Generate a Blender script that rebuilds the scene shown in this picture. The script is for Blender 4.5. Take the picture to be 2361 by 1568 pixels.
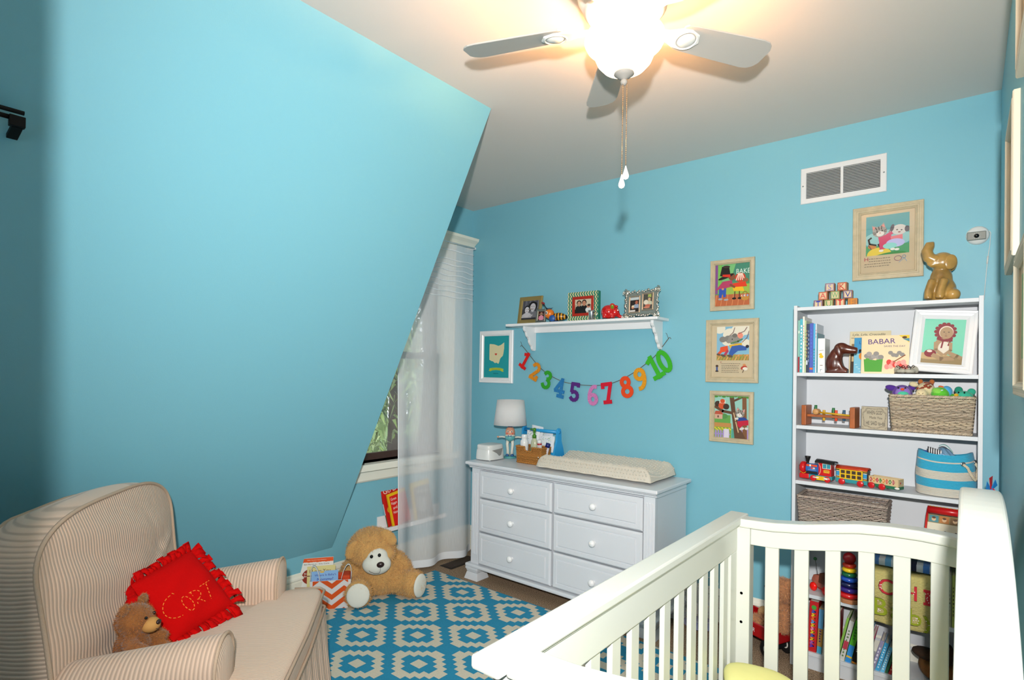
import bpy, math, random
from mathutils import Vector, Matrix, Euler
random.seed(11)
PI = math.pi
R = math.radians
sc = bpy.context.scene
for o in list(bpy.data.objects):
    bpy.data.objects.remove(o)
COL = sc.collection

# ------------------------------------------------------------------ camera
XA, XR, YB, ZC = -3.17, 0.11, 3.345, 2.765        # left wall, right wall, back wall, ceiling
cam = bpy.data.cameras.new('camera')
camo = bpy.data.objects.new('camera', cam)
COL.objects.link(camo)
yaw, pitch, roll = R(39.21165), R(0.5934), R(0.94581)
fw = Vector((-math.sin(yaw) * math.cos(pitch), math.cos(yaw) * math.cos(pitch), math.sin(pitch)))
rt = Vector((math.cos(yaw), math.sin(yaw), 0))
up = rt.cross(fw)
rt2 = rt * math.cos(roll) + up * math.sin(roll)
up2 = up * math.cos(roll) - rt * math.sin(roll)
camo.matrix_world = Matrix(((rt2.x, up2.x, -fw.x, 0), (rt2.y, up2.y, -fw.y, 0), (rt2.z, up2.z, -fw.z, 1.45), (0, 0, 0, 1)))
cam.sensor_width = 36
cam.lens = 1289.2 / 2361 * 36
cam.shift_y = (842.97 - 784) / 2361
cam.clip_start = 0.02
sc.camera = camo

# ------------------------------------------------------------------ light and exposure
sc.view_settings.view_transform = 'Standard'
sc.view_settings.look = 'None'
sc.view_settings.gamma = 1.0
sc.view_settings.use_curve_mapping = False
sc.view_settings.exposure = 0.0
w = bpy.data.worlds.new('overcast_sky')
sc.world = w
w.use_nodes = True
w.node_tree.nodes['Background'].inputs[0].default_value = (0.86, 0.93, 1.0, 1)
w.node_tree.nodes['Background'].inputs[1].default_value = 2.6

def lamp(name, kind, loc, energy, color, **kw):
    d = bpy.data.lights.new(name, kind)
    d.energy = energy
    d.color = color
    for k, v in kw.items():
        setattr(d, k, v)
    o = bpy.data.objects.new(name, d)
    o.location = loc
    COL.objects.link(o)
    return o
# the photographer's flash, just above and behind the lens
fl = lamp('camera_flash', 'SPOT', (0.075, -0.125, 1.70), 430, (1.0, 0.97, 0.93), spot_size=R(128), spot_blend=1.0, shadow_soft_size=0.032)
fl.rotation_euler = (fw + rt * 0.14 + Vector((0, 0, -0.02))).to_track_quat('-Z', 'Y').to_euler()

# ------------------------------------------------------------------ helpers
def at(px, py, ax, v):
    """the point where the sight line of a photograph pixel meets the plane axis = v"""
    d = fw + rt2 * ((px - 1180.5) / 1289.2) - up2 * ((py - 842.97) / 1289.2)
    c = Vector((0, 0, 1.45))
    return c + d * ((v - c[ax]) / d[ax])
def lin(h):
    h = h.lstrip('#')
    r = []
    for i in (0, 2, 4):
        c = int(h[i:i + 2], 16) / 255
        r.append(c / 12.92 if c <= 0.04045 else ((c + 0.055) / 1.055) ** 2.4)
    return tuple(r)

MATS = {}
def mat(name, col='#ffffff', rough=0.5, metal=0.0, spec=0.5, bump=None, var=None, emis=None, coat=0.0, vc=False, sheen=0.0, trans=0.0):
    """procedural Principled material; bump = (kind, scale, strength, axis), var = (amount, scale)"""
    if name in MATS:
        return MATS[name]
    m = bpy.data.materials.new(name)
    m.use_nodes = True
    nt = m.node_tree
    b = nt.nodes['Principled BSDF']
    N = nt.nodes.new
    L = nt.links.new
    c = lin(col) + (1,)
    b.inputs['Base Color'].default_value = c
    b.inputs['Roughness'].default_value = rough
    b.inputs['Metallic'].default_value = metal
    b.inputs['Specular IOR Level'].default_value = spec
    b.inputs['Coat Weight'].default_value = coat
    b.inputs['Sheen Weight'].default_value = sheen
    b.inputs['Transmission Weight'].default_value = trans
    src = None
    if vc:
        a = N('ShaderNodeAttribute')
        a.attribute_name = 'Col'
        src = a.outputs['Color']
        L(src, b.inputs['Base Color'])
    tc = N('ShaderNodeTexCoord')
    if var:
        n = N('ShaderNodeTexNoise')
        n.inputs['Scale'].default_value = var[1]
        n.inputs['Detail'].default_value = 4
        L(tc.outputs['Object'], n.inputs['Vector'])
        mr = N('ShaderNodeMapRange')
        mr.inputs['From Min'].default_value = 0.3
        mr.inputs['From Max'].default_value = 0.7
        mr.inputs['To Min'].default_value = 1 - var[0]
        mr.inputs['To Max'].default_value = 1 + var[0] * 0.5
        L(n.outputs['Fac'], mr.inputs['Value'])
        mx = N('ShaderNodeVectorMath')
        mx.operation = 'SCALE'
        if src:
            L(src, mx.inputs[0])
        else:
            mx.inputs[0].default_value = c[:3]
        L(mr.outputs[0], mx.inputs['Scale'])
        L(mx.outputs[0], b.inputs['Base Color'])
    if bump:
        kind, scale, strength = bump[:3]
        bp = N('ShaderNodeBump')
        bp.inputs['Strength'].default_value = strength
        bp.inputs['Distance'].default_value = 0.004
        if kind == 'noise':
            t = N('ShaderNodeTexNoise')
            t.inputs['Scale'].default_value = scale
            t.inputs['Detail'].default_value = 3
            L(tc.outputs['Object'], t.inputs['Vector'])
            L(t.outputs['Fac'], bp.inputs['Height'])
        elif kind == 'voronoi':
            t = N('ShaderNodeTexVoronoi')
            t.inputs['Scale'].default_value = scale
            L(tc.outputs['Object'], t.inputs['Vector'])
            L(t.outputs['Distance'], bp.inputs['Height'])
            bp.invert = True
        else:
            t = N('ShaderNodeTexWave')
            t.wave_type = 'BANDS'
            t.bands_direction = bump[3]
            t.inputs['Scale'].default_value = scale
            t.inputs['Distortion'].default_value = 0.4
            t.inputs['Detail'].default_value = 1
            t.inputs['Detail Scale'].default_value = 0.2
            L(tc.outputs['Object'], t.inputs['Vector'])
            L(t.outputs['Fac'], bp.inputs['Height'])
        L(bp.outputs['Normal'], b.inputs['Normal'])
    if emis:
        b.inputs['Emission Color'].default_value = lin(emis[0]) + (1,)
        b.inputs['Emission Strength'].default_value = emis[1]
    MATS[name] = m
    return m

class MB:
    """collects shapes and links them as one mesh object"""
    def __init__(s, off=(0, 0, 0), T=None):
        s.v, s.f, s.c, s.s = [], [], [], []
        s.T = T if T is not None else Matrix.Translation(-Vector(off))
        s.col = None
    def add(s, vs, fs, smooth=False):
        k = len(s.v)
        for p in vs:
            s.v.append(s.T @ Vector(p))
        for f in fs:
            s.f.append(tuple(i + k for i in f))
            s.c.append(s.col)
            s.s.append(smooth)
        return s
    def box(s, x0, x1, y0, y1, z0, z1, M=None):
        vs = [Vector((x, y, z)) for x in (x0, x1) for y in (y0, y1) for z in (z0, z1)]
        if M is not None:
            vs = [M @ p for p in vs]
        return s.add(vs, [(0, 1, 3, 2), (4, 6, 7, 5), (0, 4, 5, 1), (2, 3, 7, 6), (0, 2, 6, 4), (1, 5, 7, 3)])
    def prism(s, poly, ax, a, b, smooth=False):
        n = len(poly)
        def P(p, t):
            return {'x': (t, p[0], p[1]), 'y': (p[0], t, p[1]), 'z': (p[0], p[1], t)}[ax]
        s.add([P(p, a) for p in poly] + [P(p, b) for p in poly], [tuple(range(n)), tuple(range(2 * n - 1, n - 1, -1))])
        k = len(s.v) - 2 * n
        for i in range(n):
            j = (i + 1) % n
            s.f.append((k + i, k + n + i, k + n + j, k + j))
            s.c.append(s.col)
            s.s.append(smooth)
        return s
    def lathe(s, prof, n=24, c=(0, 0, 0), ax='z', sq=(1, 1), cap=True):
        vs, fs = [], []
        for r, h in prof:
            for i in range(n):
                a = 2 * PI * i / n
                x, y = r * math.cos(a) * sq[0], r * math.sin(a) * sq[1]
                p = {'z': (x, y, h), 'y': (x, h, y), 'x': (h, x, y)}[ax]
                vs.append((p[0] + c[0], p[1] + c[1], p[2] + c[2]))
        m = len(prof)
        for j in range(m - 1):
            for i in range(n):
                fs.append((j * n + i, j * n + (i + 1) % n, (j + 1) * n + (i + 1) % n, (j + 1) * n + i))
        s.add(vs, fs, True)
        for j, flip in ((0, True), (m - 1, False)):
            if cap and prof[j][0] > 1e-5:
                s.add([vs[j * n + i] for i in range(n)], [tuple(range(n))])
        return s
    def tube(s, pts, r, n=8, closed=False, cap=True):
        pts = [Vector(p) for p in pts]
        m = len(pts)
        rs = r if isinstance(r, (list, tuple)) else [r] * m
        vs, fs = [], []
        ref = None
        for i, p in enumerate(pts):
            if closed:
                t = pts[(i + 1) % m] - pts[i - 1]
            else:
                t = pts[min(i + 1, m - 1)] - pts[max(i - 1, 0)]
            t = t.normalized() if t.length > 1e-9 else Vector((0, 0, 1))
            if ref is None:
                ref = t.orthogonal().normalized()
            ref = (ref - t * ref.dot(t))
            ref = ref.normalized() if ref.length > 1e-6 else t.orthogonal().normalized()
            b = t.cross(ref)
            for k in range(n):
                a = 2 * PI * k / n
                vs.append(p + (ref * math.cos(a) + b * math.sin(a)) * rs[i])
        for i in range(m if closed else m - 1):
            j = (i + 1) % m
            for k in range(n):
                fs.append((i * n + k, i * n + (k + 1) % n, j * n + (k + 1) % n, j * n + k))
        if cap and not closed:
            fs.append(tuple(range(n - 1, -1, -1)))
            fs.append(tuple((m - 1) * n + k for k in range(n)))
        return s.add(vs, fs, True)
    def ell(s, c, rad, n=18, m=10, M=None):
        vs, fs = [], []
        if isinstance(rad, (int, float)):
            rad = (rad,) * 3
        c = Vector(c)
        for j in range(m + 1):
            t = PI * j / m
            for i in range(n):
                a = 2 * PI * i / n
                p = Vector((rad[0] * math.sin(t) * math.cos(a), rad[1] * math.sin(t) * math.sin(a), rad[2] * math.cos(t)))
                vs.append(c + (M @ p if M is not None else p))
        for j in range(m):
            for i in range(n):
                fs.append((j * n + i, (j + 1) * n + i, (j + 1) * n + (i + 1) % n, j * n + (i + 1) % n))
        return s.add(vs, fs, True)
    def grid(s, fn, nu, nv, smooth=True, closeu=False):
        vs = [fn(i / (nu if closeu else nu - 1), j / (nv - 1)) for j in range(nv) for i in range(nu)]
        fs = []
        for j in range(nv - 1):
            for i in range(nu if closeu else nu - 1):
                k = (i + 1) % nu
                fs.append((j * nu + i, j * nu + k, (j + 1) * nu + k, (j + 1) * nu + i))
        return s.add(vs, fs, smooth)
    def build(s, name, m, parent=None, bevel=0, sub=0, remesh=0, solid=0, loc=None, rot=None, sm=None, seg=2):
        me = bpy.data.meshes.new(name)
        me.from_pydata([tuple(p) for p in s.v], [], s.f)
        me.polygons.foreach_set('use_smooth', [x if sm is None else sm for x in s.s])
        if any(c is not None for c in s.c):
            at = me.color_attributes.new('Col', 'FLOAT_COLOR', 'CORNER')
            buf = []
            for f, c in zip(s.f, s.c):
                buf += list((c or (1, 1, 1)) + (1.0,)) * len(f)
            at.data.foreach_set('color', buf)
        me.validate()
        me.update()
        me.materials.append(m)
        o = bpy.data.objects.new(name, me)
        COL.objects.link(o)
        if parent is not None:
            o.parent = parent
        if loc is not None:
            o.location = loc
        if rot is not None:
            o.rotation_euler = rot
        if remesh:
            d = o.modifiers.new('r', 'REMESH')
            d.mode = 'VOXEL'
            d.voxel_size = remesh
            d.use_smooth_shade = True
            d = o.modifiers.new('s', 'SMOOTH')
            d.iterations = 6
            d.factor = 0.5
        if solid:
            d = o.modifiers.new('t', 'SOLIDIFY')
            d.thickness = solid
            d.offset = 0
        if bevel:
            d = o.modifiers.new('b', 'BEVEL')
            d.width = bevel
            d.segments = seg
            d.limit_method = 'ANGLE'
            d.angle_limit = R(40)
        if sub:
            d = o.modifiers.new('u', 'SUBSURF')
            d.levels = sub
            d.render_levels = sub
        return o

def tag(o, label=None, cat=None, group=None, kind=None):
    for k, v in (('label', label), ('category', cat), ('group', group), ('kind', kind)):
        if v:
            o[k] = v
    return o
def thing(name, label, cat, loc=(0, 0, 0), rot=(0, 0, 0), group=None):
    o = bpy.data.objects.new(name, None)
    o.empty_display_size = 0.05
    COL.objects.link(o)
    o.location = loc
    o.rotation_euler = rot
    return tag(o, label, cat, group)
def dup(o, parent=None):
    c = o.copy()
    COL.objects.link(c)
    if parent is not None:
        c.parent = parent
    for ch in list(o.children):
        dup(ch, c)
    return c
def struct(o):
    o['kind'] = 'structure'
    return o
def fr(o, u, v, n):
    o, u, v, n = Vector(o), Vector(u), Vector(v), Vector(n)
    return Matrix(((u.x, v.x, n.x, o.x), (u.y, v.y, n.y, o.y), (u.z, v.z, n.z, o.z), (0, 0, 0, 1)))
def FY(x=0, y=0, z=0):       # a picture plane that faces the room from the back wall
    return fr((x, y, z), (1, 0, 0), (0, 0, 1), (0, -1, 0))
def FX(x=0, y=0, z=0):       # a picture plane that faces +X (left wall)
    return fr((x, y, z), (0, 1, 0), (0, 0, 1), (1, 0, 0))
def FZ(x=0, y=0, z=0):
    return fr((x, y, z), (1, 0, 0), (0, 1, 0), (0, 0, 1))

# flat lettering from Blender's built-in font, made once while the scene is small
TEXTS = ['BAKE', 'T', 'H', 'BABAR', 'SAVES THE DAY', 'Lyle, Lyle, Crocodile', 'L', 'S', 'K', 'A', 'W', 'V', 'U', 'I', 'E', 'FLYER',
         'WHEN GOD', 'Made You', 'HE SAID ta-da', '999', 'R', 'O', 'D', 'B', 'C', 'b', 'y', 'a', 'Where Is Baby\'s', 'Mommy?', 'I Love You',
         'Bill Martin Jr / Eric Carle', '40th Anniversary Edition', 'Brown Bear,', 'Brown Bear,', 'Go Do', 'Green', 'Eggs', 'and', 'Ham',
         'Nursery Rhymes', 'First Book', 'Spot', 'ABC', '123', 'SEE', 'COLORS', 'the Cat', 'FP', '8']
TX = {}
def make_texts():
    obs = []
    for t in set(TEXTS):
        cu = bpy.data.curves.new('lettering', 'FONT')
        cu.body = t
        cu.resolution_u = 3
        ob = bpy.data.objects.new('lettering', cu)
        COL.objects.link(ob)
        obs.append((t, ob, cu))
    dg = bpy.context.evaluated_depsgraph_get()
    for t, ob, cu in obs:
        me = bpy.data.meshes.new_from_object(ob.evaluated_get(dg))
        vs = [(p.co.x, p.co.y) for p in me.vertices]
        fs = [tuple(p.vertices) for p in me.polygons]
        x0, x1 = min(p[0] for p in vs), max(p[0] for p in vs)
        y0, y1 = min(p[1] for p in vs), max(p[1] for p in vs)
        TX[t] = ([(p[0] - (x0 + x1) / 2, p[1] - (y0 + y1) / 2) for p in vs], fs, x1 - x0, y1 - y0)
        bpy.data.meshes.remove(me)
        bpy.data.objects.remove(ob)
        bpy.data.curves.remove(cu)
make_texts()

class Art(MB):
    """flat print: coloured shapes laid over one another on a plane (u, v)"""
    def __init__(s, M, step=0.00025):
        super().__init__(T=M)
        s.k = 0
        s.step = min(step, .00006)
        s.cl = None
    def _z(s):
        s.k += 1
        return s.k * s.step
    def clip(s, u0, v0, u1, v1):
        s.cl = (u0, v0, u1, v1)
    def poly(s, col, pts):
        if s.cl:
            pts = clip_poly(pts, s.cl)
            if len(pts) < 3:
                return s
        s.col = lin(col)
        z = s._z()
        return s.add([(p[0], p[1], z) for p in pts], [tuple(range(len(pts)))])
    def rect(s, col, u0, v0, u1, v1):
        return s.poly(col, [(u0, v0), (u1, v0), (u1, v1), (u0, v1)])
    def el(s, col, cu, cv, ru, rv, rot=0, n=22):
        a = R(rot)
        return s.poly(col, [(cu + ru * math.cos(t) * math.cos(a) - rv * math.sin(t) * math.sin(a),
                             cv + ru * math.cos(t) * math.sin(a) + rv * math.sin(t) * math.cos(a)) for t in (2 * PI * i / n for i in range(n))])
    def line(s, col, pts, wd):
        k0 = s.k
        for (a, b) in zip(pts, pts[1:]):
            s.k = k0
            d = Vector((b[0] - a[0], b[1] - a[1]))
            if d.length < 1e-7:
                continue
            e = d.normalized() * wd * 0.3
            nn = Vector((-d.y, d.x)).normalized() * wd / 2
            a2, b2 = Vector(a[:2]) - e, Vector(b[:2]) + e
            s.poly(col, [a2 + nn, a2 - nn, b2 - nn, b2 + nn])
        s.k = k0 + 1
        return s
    def arc(s, col, cu, cv, ru, rv, a0, a1, wd, n=12):
        return s.line(col, [(cu + ru * math.cos(R(a0 + (a1 - a0) * i / n)), cv + rv * math.sin(R(a0 + (a1 - a0) * i / n))) for i in range(n + 1)], wd)
    def text(s, col, t, cu, cv, width, height=None, rot=0, shear=0):
        vs, fs, w0, h0 = TX[t]
        k = width / w0
        ky = height / h0 if height else k
        a = R(rot)
        s.col = lin(col)
        z = s._z()
        out = []
        for x, y in vs:
            x, y = x * k + shear * y * ky, y * ky
            out.append((cu + x * math.cos(a) - y * math.sin(a), cv + x * math.sin(a) + y * math.cos(a), z))
        return s.add(out, fs)
def clip_poly(pts, c):
    pts = [(p[0], p[1]) for p in pts]
    for ax, lim, sg in ((0, c[0], 1), (0, c[2], -1), (1, c[1], 1), (1, c[3], -1)):
        out = []
        for i in range(len(pts)):
            a, b = pts[i - 1], pts[i]
            ia, ib = (a[ax] - lim) * sg >= 0, (b[ax] - lim) * sg >= 0
            if ia != ib:
                t = (lim - a[ax]) / (b[ax] - a[ax])
                out.append((a[0] + (b[0] - a[0]) * t, a[1] + (b[1] - a[1]) * t))
            if ib:
                out.append(b)
        pts = out
        if not pts:
            return []
    return pts

def frame_mb(mb, wd, ht, prof, M):
    """mitred picture frame: prof = [(inset, height)] swept round a wd x ht rectangle centred on M"""
    n = len(prof)
    vs, fs = [], []
    for sx, sy in ((-1, -1), (1, -1), (1, 1), (-1, 1)):
        for d, h in prof:
            vs.append(M @ Vector((sx * (wd / 2 - d), sy * (ht / 2 - d), h)))
    for c in range(4):
        e = (c + 1) % 4
        for i in range(n):
            j = (i + 1) % n
            fs.append((c * n + i, e * n + i, e * n + j, c * n + j))
    return mb.add(vs, fs)
def fur(o, n, ln, m, parent, wd=0.0016, droop=0.3, name='fur', tint=0.18, keep=None, base='#c98f55'):
    """short tapered hairs over a figure's surface: one uncountable part"""
    bpy.context.view_layer.update()
    dg = bpy.context.evaluated_depsgraph_get()
    ev = o.evaluated_get(dg)
    me = ev.to_mesh()
    me.calc_loop_triangles()
    vs = [v.co.copy() for v in me.vertices]
    tr = [(t.vertices[:], t.area, t.normal.copy()) for t in me.loop_triangles]
    ev.to_mesh_clear()
    rnd = random.Random(5)
    pick = rnd.choices(tr, weights=[t[1] for t in tr], k=n)
    mb = MB()
    bc = lin(base)
    for (t, a, nn) in pick:
        r1, r2 = rnd.random(), rnd.random()
        if r1 + r2 > 1:
            r1, r2 = 1 - r1, 1 - r2
        p = vs[t[0]] + (vs[t[1]] - vs[t[0]]) * r1 + (vs[t[2]] - vs[t[0]]) * r2
        if keep and not keep(p):
            continue
        d = (nn + Vector((rnd.uniform(-.7, .7), rnd.uniform(-.7, .7), rnd.uniform(-.7, .7) - droop))).normalized()
        s = nn.cross(d)
        s = s.normalized() if s.length > 1e-4 else nn.orthogonal().normalized()
        s = s * wd
        k = 1 + rnd.uniform(-tint, tint)
        mb.col = tuple(min(1, c * k) for c in bc)
        q = p + d * ln * rnd.uniform(.6, 1.2)
        mb.add([p - s, p + s, q], [(0, 1, 2)])
    return tag(mb.build(name, m, parent), kind='stuff')
# ------------------------------------------------------------------ materials shared
PAINT = mat('blue_wall_paint', '#77b5c6', 0.5, spec=0.5, bump=('noise', 220, 0.06))
CEIL = mat('ceiling_paint', '#d9d3cd', 0.8, spec=0.2, bump=('noise', 180, 0.05))
TRIM = mat('cream_trim_paint', '#e6e4d6', 0.4)
WHITE = mat('white_lacquer', '#e9e9ea', 0.32, spec=0.5)
WHITE2 = mat('white_laminate', '#cdd1d6', 0.45)
CRIB = mat('crib_white_enamel', '#ced1ca', 0.28, spec=0.5)
PRINT = mat('printed_paper', '#ffffff', 0.55, vc=True, spec=0.25)
TOY = mat('glossy_toy_paint', '#ffffff', 0.35, vc=True)
CLOTHC = mat('coloured_plush', '#ffffff', 0.9, vc=True, bump=('noise', 300, 0.3), sheen=0.2)
BLACK = mat('black_metal', '#060607', 0.6, spec=.2)
CREAMF = mat('cream_frame_wood', '#bfb193', 0.55, var=(0.12, 30))
PAGES = mat('paper_pages', '#d9d2c2', 0.8)
WOOD = mat('toy_wood', '#b0713a', 0.5, var=(0.2, 20))
SILVER = mat('polished_silver', '#c8c8c8', 0.22, metal=1.0)
KNOBW = mat('white_knob_paint', '#f2f2f2', 0.25)

def carpet_mat():
    m = mat('beige_carpet', '#8a6f57', 0.95, spec=0.1)
    nt = m.node_tree
    b = nt.nodes['Principled BSDF']
    N, L = nt.nodes.new, nt.links.new
    tc = N('ShaderNodeTexCoord')
    n = N('ShaderNodeTexNoise')
    n.inputs['Scale'].default_value = 190
    n.inputs['Detail'].default_value = 3
    L(tc.outputs['Object'], n.inputs['Vector'])
    cr = N('ShaderNodeValToRGB')
    cr.color_ramp.elements[0].position, cr.color_ramp.elements[0].color = 0.33, lin('#54402f') + (1,)
    cr.color_ramp.elements[1].position, cr.color_ramp.elements[1].color = 0.62, lin('#b39a80') + (1,)
    L(n.outputs['Fac'], cr.inputs['Fac'])
    L(cr.outputs['Color'], b.inputs['Base Color'])
    bp = N('ShaderNodeBump')
    bp.inputs['Strength'].default_value = 0.7
    bp.inputs['Distance'].default_value = 0.006
    L(n.outputs['Fac'], bp.inputs['Height'])
    L(bp.outputs['Normal'], b.inputs['Normal'])
    return m
CARPET = carpet_mat()
def glass_mat(name, refl=1.0, tint='#ffffff'):
    m = bpy.data.materials.new(name)
    m.use_nodes = True
    nt = m.node_tree
    N, L = nt.nodes.new, nt.links.new
    nt.nodes.remove(nt.nodes['Principled BSDF'])
    t, g, f, mx = N('ShaderNodeBsdfTransparent'), N('ShaderNodeBsdfGlossy'), N('ShaderNodeFresnel'), N('ShaderNodeMixShader')
    t.inputs[0].default_value = lin(tint) + (1,)
    g.inputs['Roughness'].default_value = 0.02
    f.inputs[0].default_value = 1.5
    L(f.outputs[0], mx.inputs[0])
    L(t.outputs[0], mx.inputs[1])
    L(g.outputs[0], mx.inputs[2])
    L(mx.outputs[0], nt.nodes['Material Output'].inputs[0])
    return m
GLASS = glass_mat('clear_glass')

# ------------------------------------------------------------------ room shell
YN = -1.0
struct(MB().box(XA - .1, XR + .1, YN - .1, YB + .1, -.1, 0).build('floor', CARPET))
struct(MB().box(XA - .1, XR + .1, YN - .1, YB + .1, ZC, ZC + .1).build('ceiling', CEIL))
struct(MB().box(XA - .1, XR + .1, YB, YB + .1, 0, ZC).build('wall_back', PAINT))
struct(MB().box(XR, XR + .1, YN - .1, YB, 0, ZC).build('wall_right', PAINT))
NX0, NX1, NZ0, NZ1 = -1.90, -1.10, .85, 2.15     # unseen window added behind the photographer to bring in soft fill light
m = MB().box(XA - .1, NX0, YN - .1, YN, 0, ZC).box(NX1, XR, YN - .1, YN, 0, ZC).box(NX0, NX1, YN - .1, YN, 0, NZ0).box(NX0, NX1, YN - .1, YN, NZ1, ZC)
struct(m.build('wall_front', PAINT))
w2 = struct(bpy.data.objects.new('fill_window', None))
COL.objects.link(w2)
m = MB()
frame_mb(m, NX1 - NX0 + .16, NZ1 - NZ0 + .16, [(0, 0), (0, .02), (.07, .02), (.08, .012), (.08, -.1), (.075, -.1)], fr(((NX0 + NX1) / 2, YN, (NZ0 + NZ1) / 2), (-1, 0, 0), (0, 0, 1), (0, 1, 0)))
m.build('casing', TRIM, w2)
m = MB().box(NX0, NX1, YN - .06, YN - .03, 1.48, 1.53)
for x0 in (NX0, NX1 - .04):
    m.box(x0, x0 + .04, YN - .06, YN - .03, NZ0, NZ1)
s = m.build('sash', WHITE, w2)
MB().box(NX0 + .04, NX1 - .04, YN - .047, YN - .043, NZ0, NZ1).build('pane', GLASS, s)
WY0, WY1, WZ0, WZ1 = 2.26, 3.03, .81, 2.40      # window opening
m = MB()
m.box(XA - .1, XA, YN, WY0, 0, ZC)
m.box(XA - .1, XA, WY1, YB, 0, ZC)
m.box(XA - .1, XA, WY0, WY1, 0, WZ0)
m.box(XA - .1, XA, WY0, WY1, WZ1, ZC)
struct(m.build('wall_left', PAINT))
# steep attic slope with its dormer cheek
struct(MB().prism([(XA, .295), (-1.86, ZC), (XA, ZC)], 'y', YN, 2.081).build('wall_slope', PAINT))

# baseboards: a moulded profile (depth, height)
BP = [(0, 0), (.016, 0), (.016, .072), (.011, .075), (.011, .082), (.016, .085), (.016, .140), (.011, .143), (.011, .150), (.019, .156), (.017, .166), (.009, .176), (.006, .188), (0, .192)]
m = MB().prism([(YB - d, h) for d, h in BP], 'x', XA, XR)
struct(m.build('baseboard_back', TRIM))
m = MB().prism([(XA + d, h) for d, h in BP], 'y', YN, YB)
struct(m.build('baseboard_left', TRIM))
m = MB().prism([(XR - d, h) for d, h in BP], 'y', YN, YB)
struct(m.build('baseboard_right', TRIM))

# window with casing, sill, sashes and panes
win = struct(bpy.data.objects.new('window_1', None))
COL.objects.link(win)
m = MB()
for y0, y1 in ((WY0 - .11, WY0), (WY1, WY1 + .11)):
    m.box(XA, XA + .022, y0, y1, WZ0, WZ1 + .05)
    m.box(XA + .022, XA + .032, y0 + .012, y0 + .024, WZ0, WZ1 + .05)
    m.box(XA + .022, XA + .032, y1 - .024, y1 - .012, WZ0, WZ1 + .05)
m.box(XA, XA + .024, WY0 - .11, WY1 + .11, WZ1, WZ1 + .05)
m.box(XA - .1, XA, WY0 - .004, WY0 + .01, WZ0, WZ1)
m.box(XA - .1, XA, WY1 - .01, WY1 + .004, WZ0, WZ1)
m.build('casing', TRIM, win, bevel=.003)
m = MB().prism([(XA, WZ1 + .05), (XA + .02, WZ1 + .05), (XA + .03, WZ1 + .065), (XA + .045, WZ1 + .08), (XA + .075, WZ1 + .10), (XA + .08, WZ1 + .12), (XA, WZ1 + .12)], 'y', WY0 - .19, YB - .005)
m.build('cornice', TRIM, win)
m = MB().box(XA - .1, XA + .07, WY0 - .14, WY1 + .14, WZ0 - .047, WZ0)
m.build('window_sill', TRIM, win, bevel=.006)
m = MB().prism([(XA, WZ0 - .126), (XA + .012, WZ0 - .126), (XA + .02, WZ0 - .115), (XA + .02, WZ0 - .06), (XA + .028, WZ0 - .047), (XA, WZ0 - .047)], 'y', WY0 - .12, WY1 + .12)
m.build('apron', TRIM, win)
DARKW = mat('dark_brown_sash', '#3a241b', 0.4)
ZM = 1.555
for nm, x, z0, z1 in (('lower_sash', XA - .045, WZ0 + .012, ZM + .025), ('upper_sash', XA - .075, ZM - .025, WZ1)):
    m = MB()
    m.box(x - .015, x + .015, WY0 + .01, WY0 + .05, z0, z1).box(x - .015, x + .015, WY1 - .05, WY1 - .01, z0, z1)
    m.box(x - .015, x + .015, WY0 + .05, WY1 - .05, z0, z0 + .045).box(x - .015, x + .015, WY0 + .05, WY1 - .05, z1 - .045, z1)
    s = m.build(nm, DARKW, win)
    MB().box(x - .002, x + .002, WY0 + .05, WY1 - .05, z0 + .045, z1 - .045).build('pane', GLASS, s)

struct(MB().box(-40, XA - .3, -20, 40, -3.1, -3.0).build('floor_outdoor_lawn', mat('lawn_green', '#5f7a3a', .95, var=(.3, 3), bump=('noise', 30, .6))))
# a drooping evergreen outside the window
tr = thing('evergreen_tree', 'drooping green evergreen tree outside the dormer window', 'tree', (-5.6, 4.6, -3))
m = MB(off=(-5.6, 4.6, -3))
m.tube([(-5.6, 4.6, -3), (-5.65, 4.62, 0), (-5.6, 4.6, 4.2)], [.16, .13, .05], 10)
m.build('trunk', mat('bark', '#4d3b2c', 0.9, bump=('noise', 20, .6)), tr)
LEAF = mat('leaf_green', '#8fa35f', 0.7, vc=True)
m = MB(off=(-5.6, 4.6, -3))
rnd = random.Random(3)
for i in range(950):
    a = rnd.uniform(0, 2 * PI)
    z = rnd.uniform(-2.2, 4.0)
    rr = rnd.uniform(.5, 1.6) * (1.25 - .14 * (z + 1))
    p = Vector((-5.6 + math.cos(a) * rr, 4.6 + math.sin(a) * rr, z))
    ln = rnd.uniform(.5, .95)
    q = [p + Vector((math.cos(a) * .1 * t, math.sin(a) * .1 * t, -ln * t * t)) for t in (0, .35, .7, 1)]
    for j in range(34):
        t = rnd.random()
        k = min(2, int(t * 3))
        b = q[k].lerp(q[k + 1], t * 3 - k)
        d = Vector((rnd.uniform(-1, 1), rnd.uniform(-1, 1), rnd.uniform(-1.8, -.3))).normalized() * rnd.uniform(.1, .24)
        s = Vector((rnd.uniform(-1, 1), rnd.uniform(-1, 1), .2))  .normalized() * .022
        g = rnd.uniform(.5, 1.25)
        m.col = tuple(c * g for c in lin(rnd.choice(['#8fa356', '#a8b878', '#6f8445', '#93a06a'])))
        m.add([b - s, b + s, b + d], [(0, 1, 2)])
tag(m.build('foliage', LEAF, tr), kind='stuff')

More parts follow.
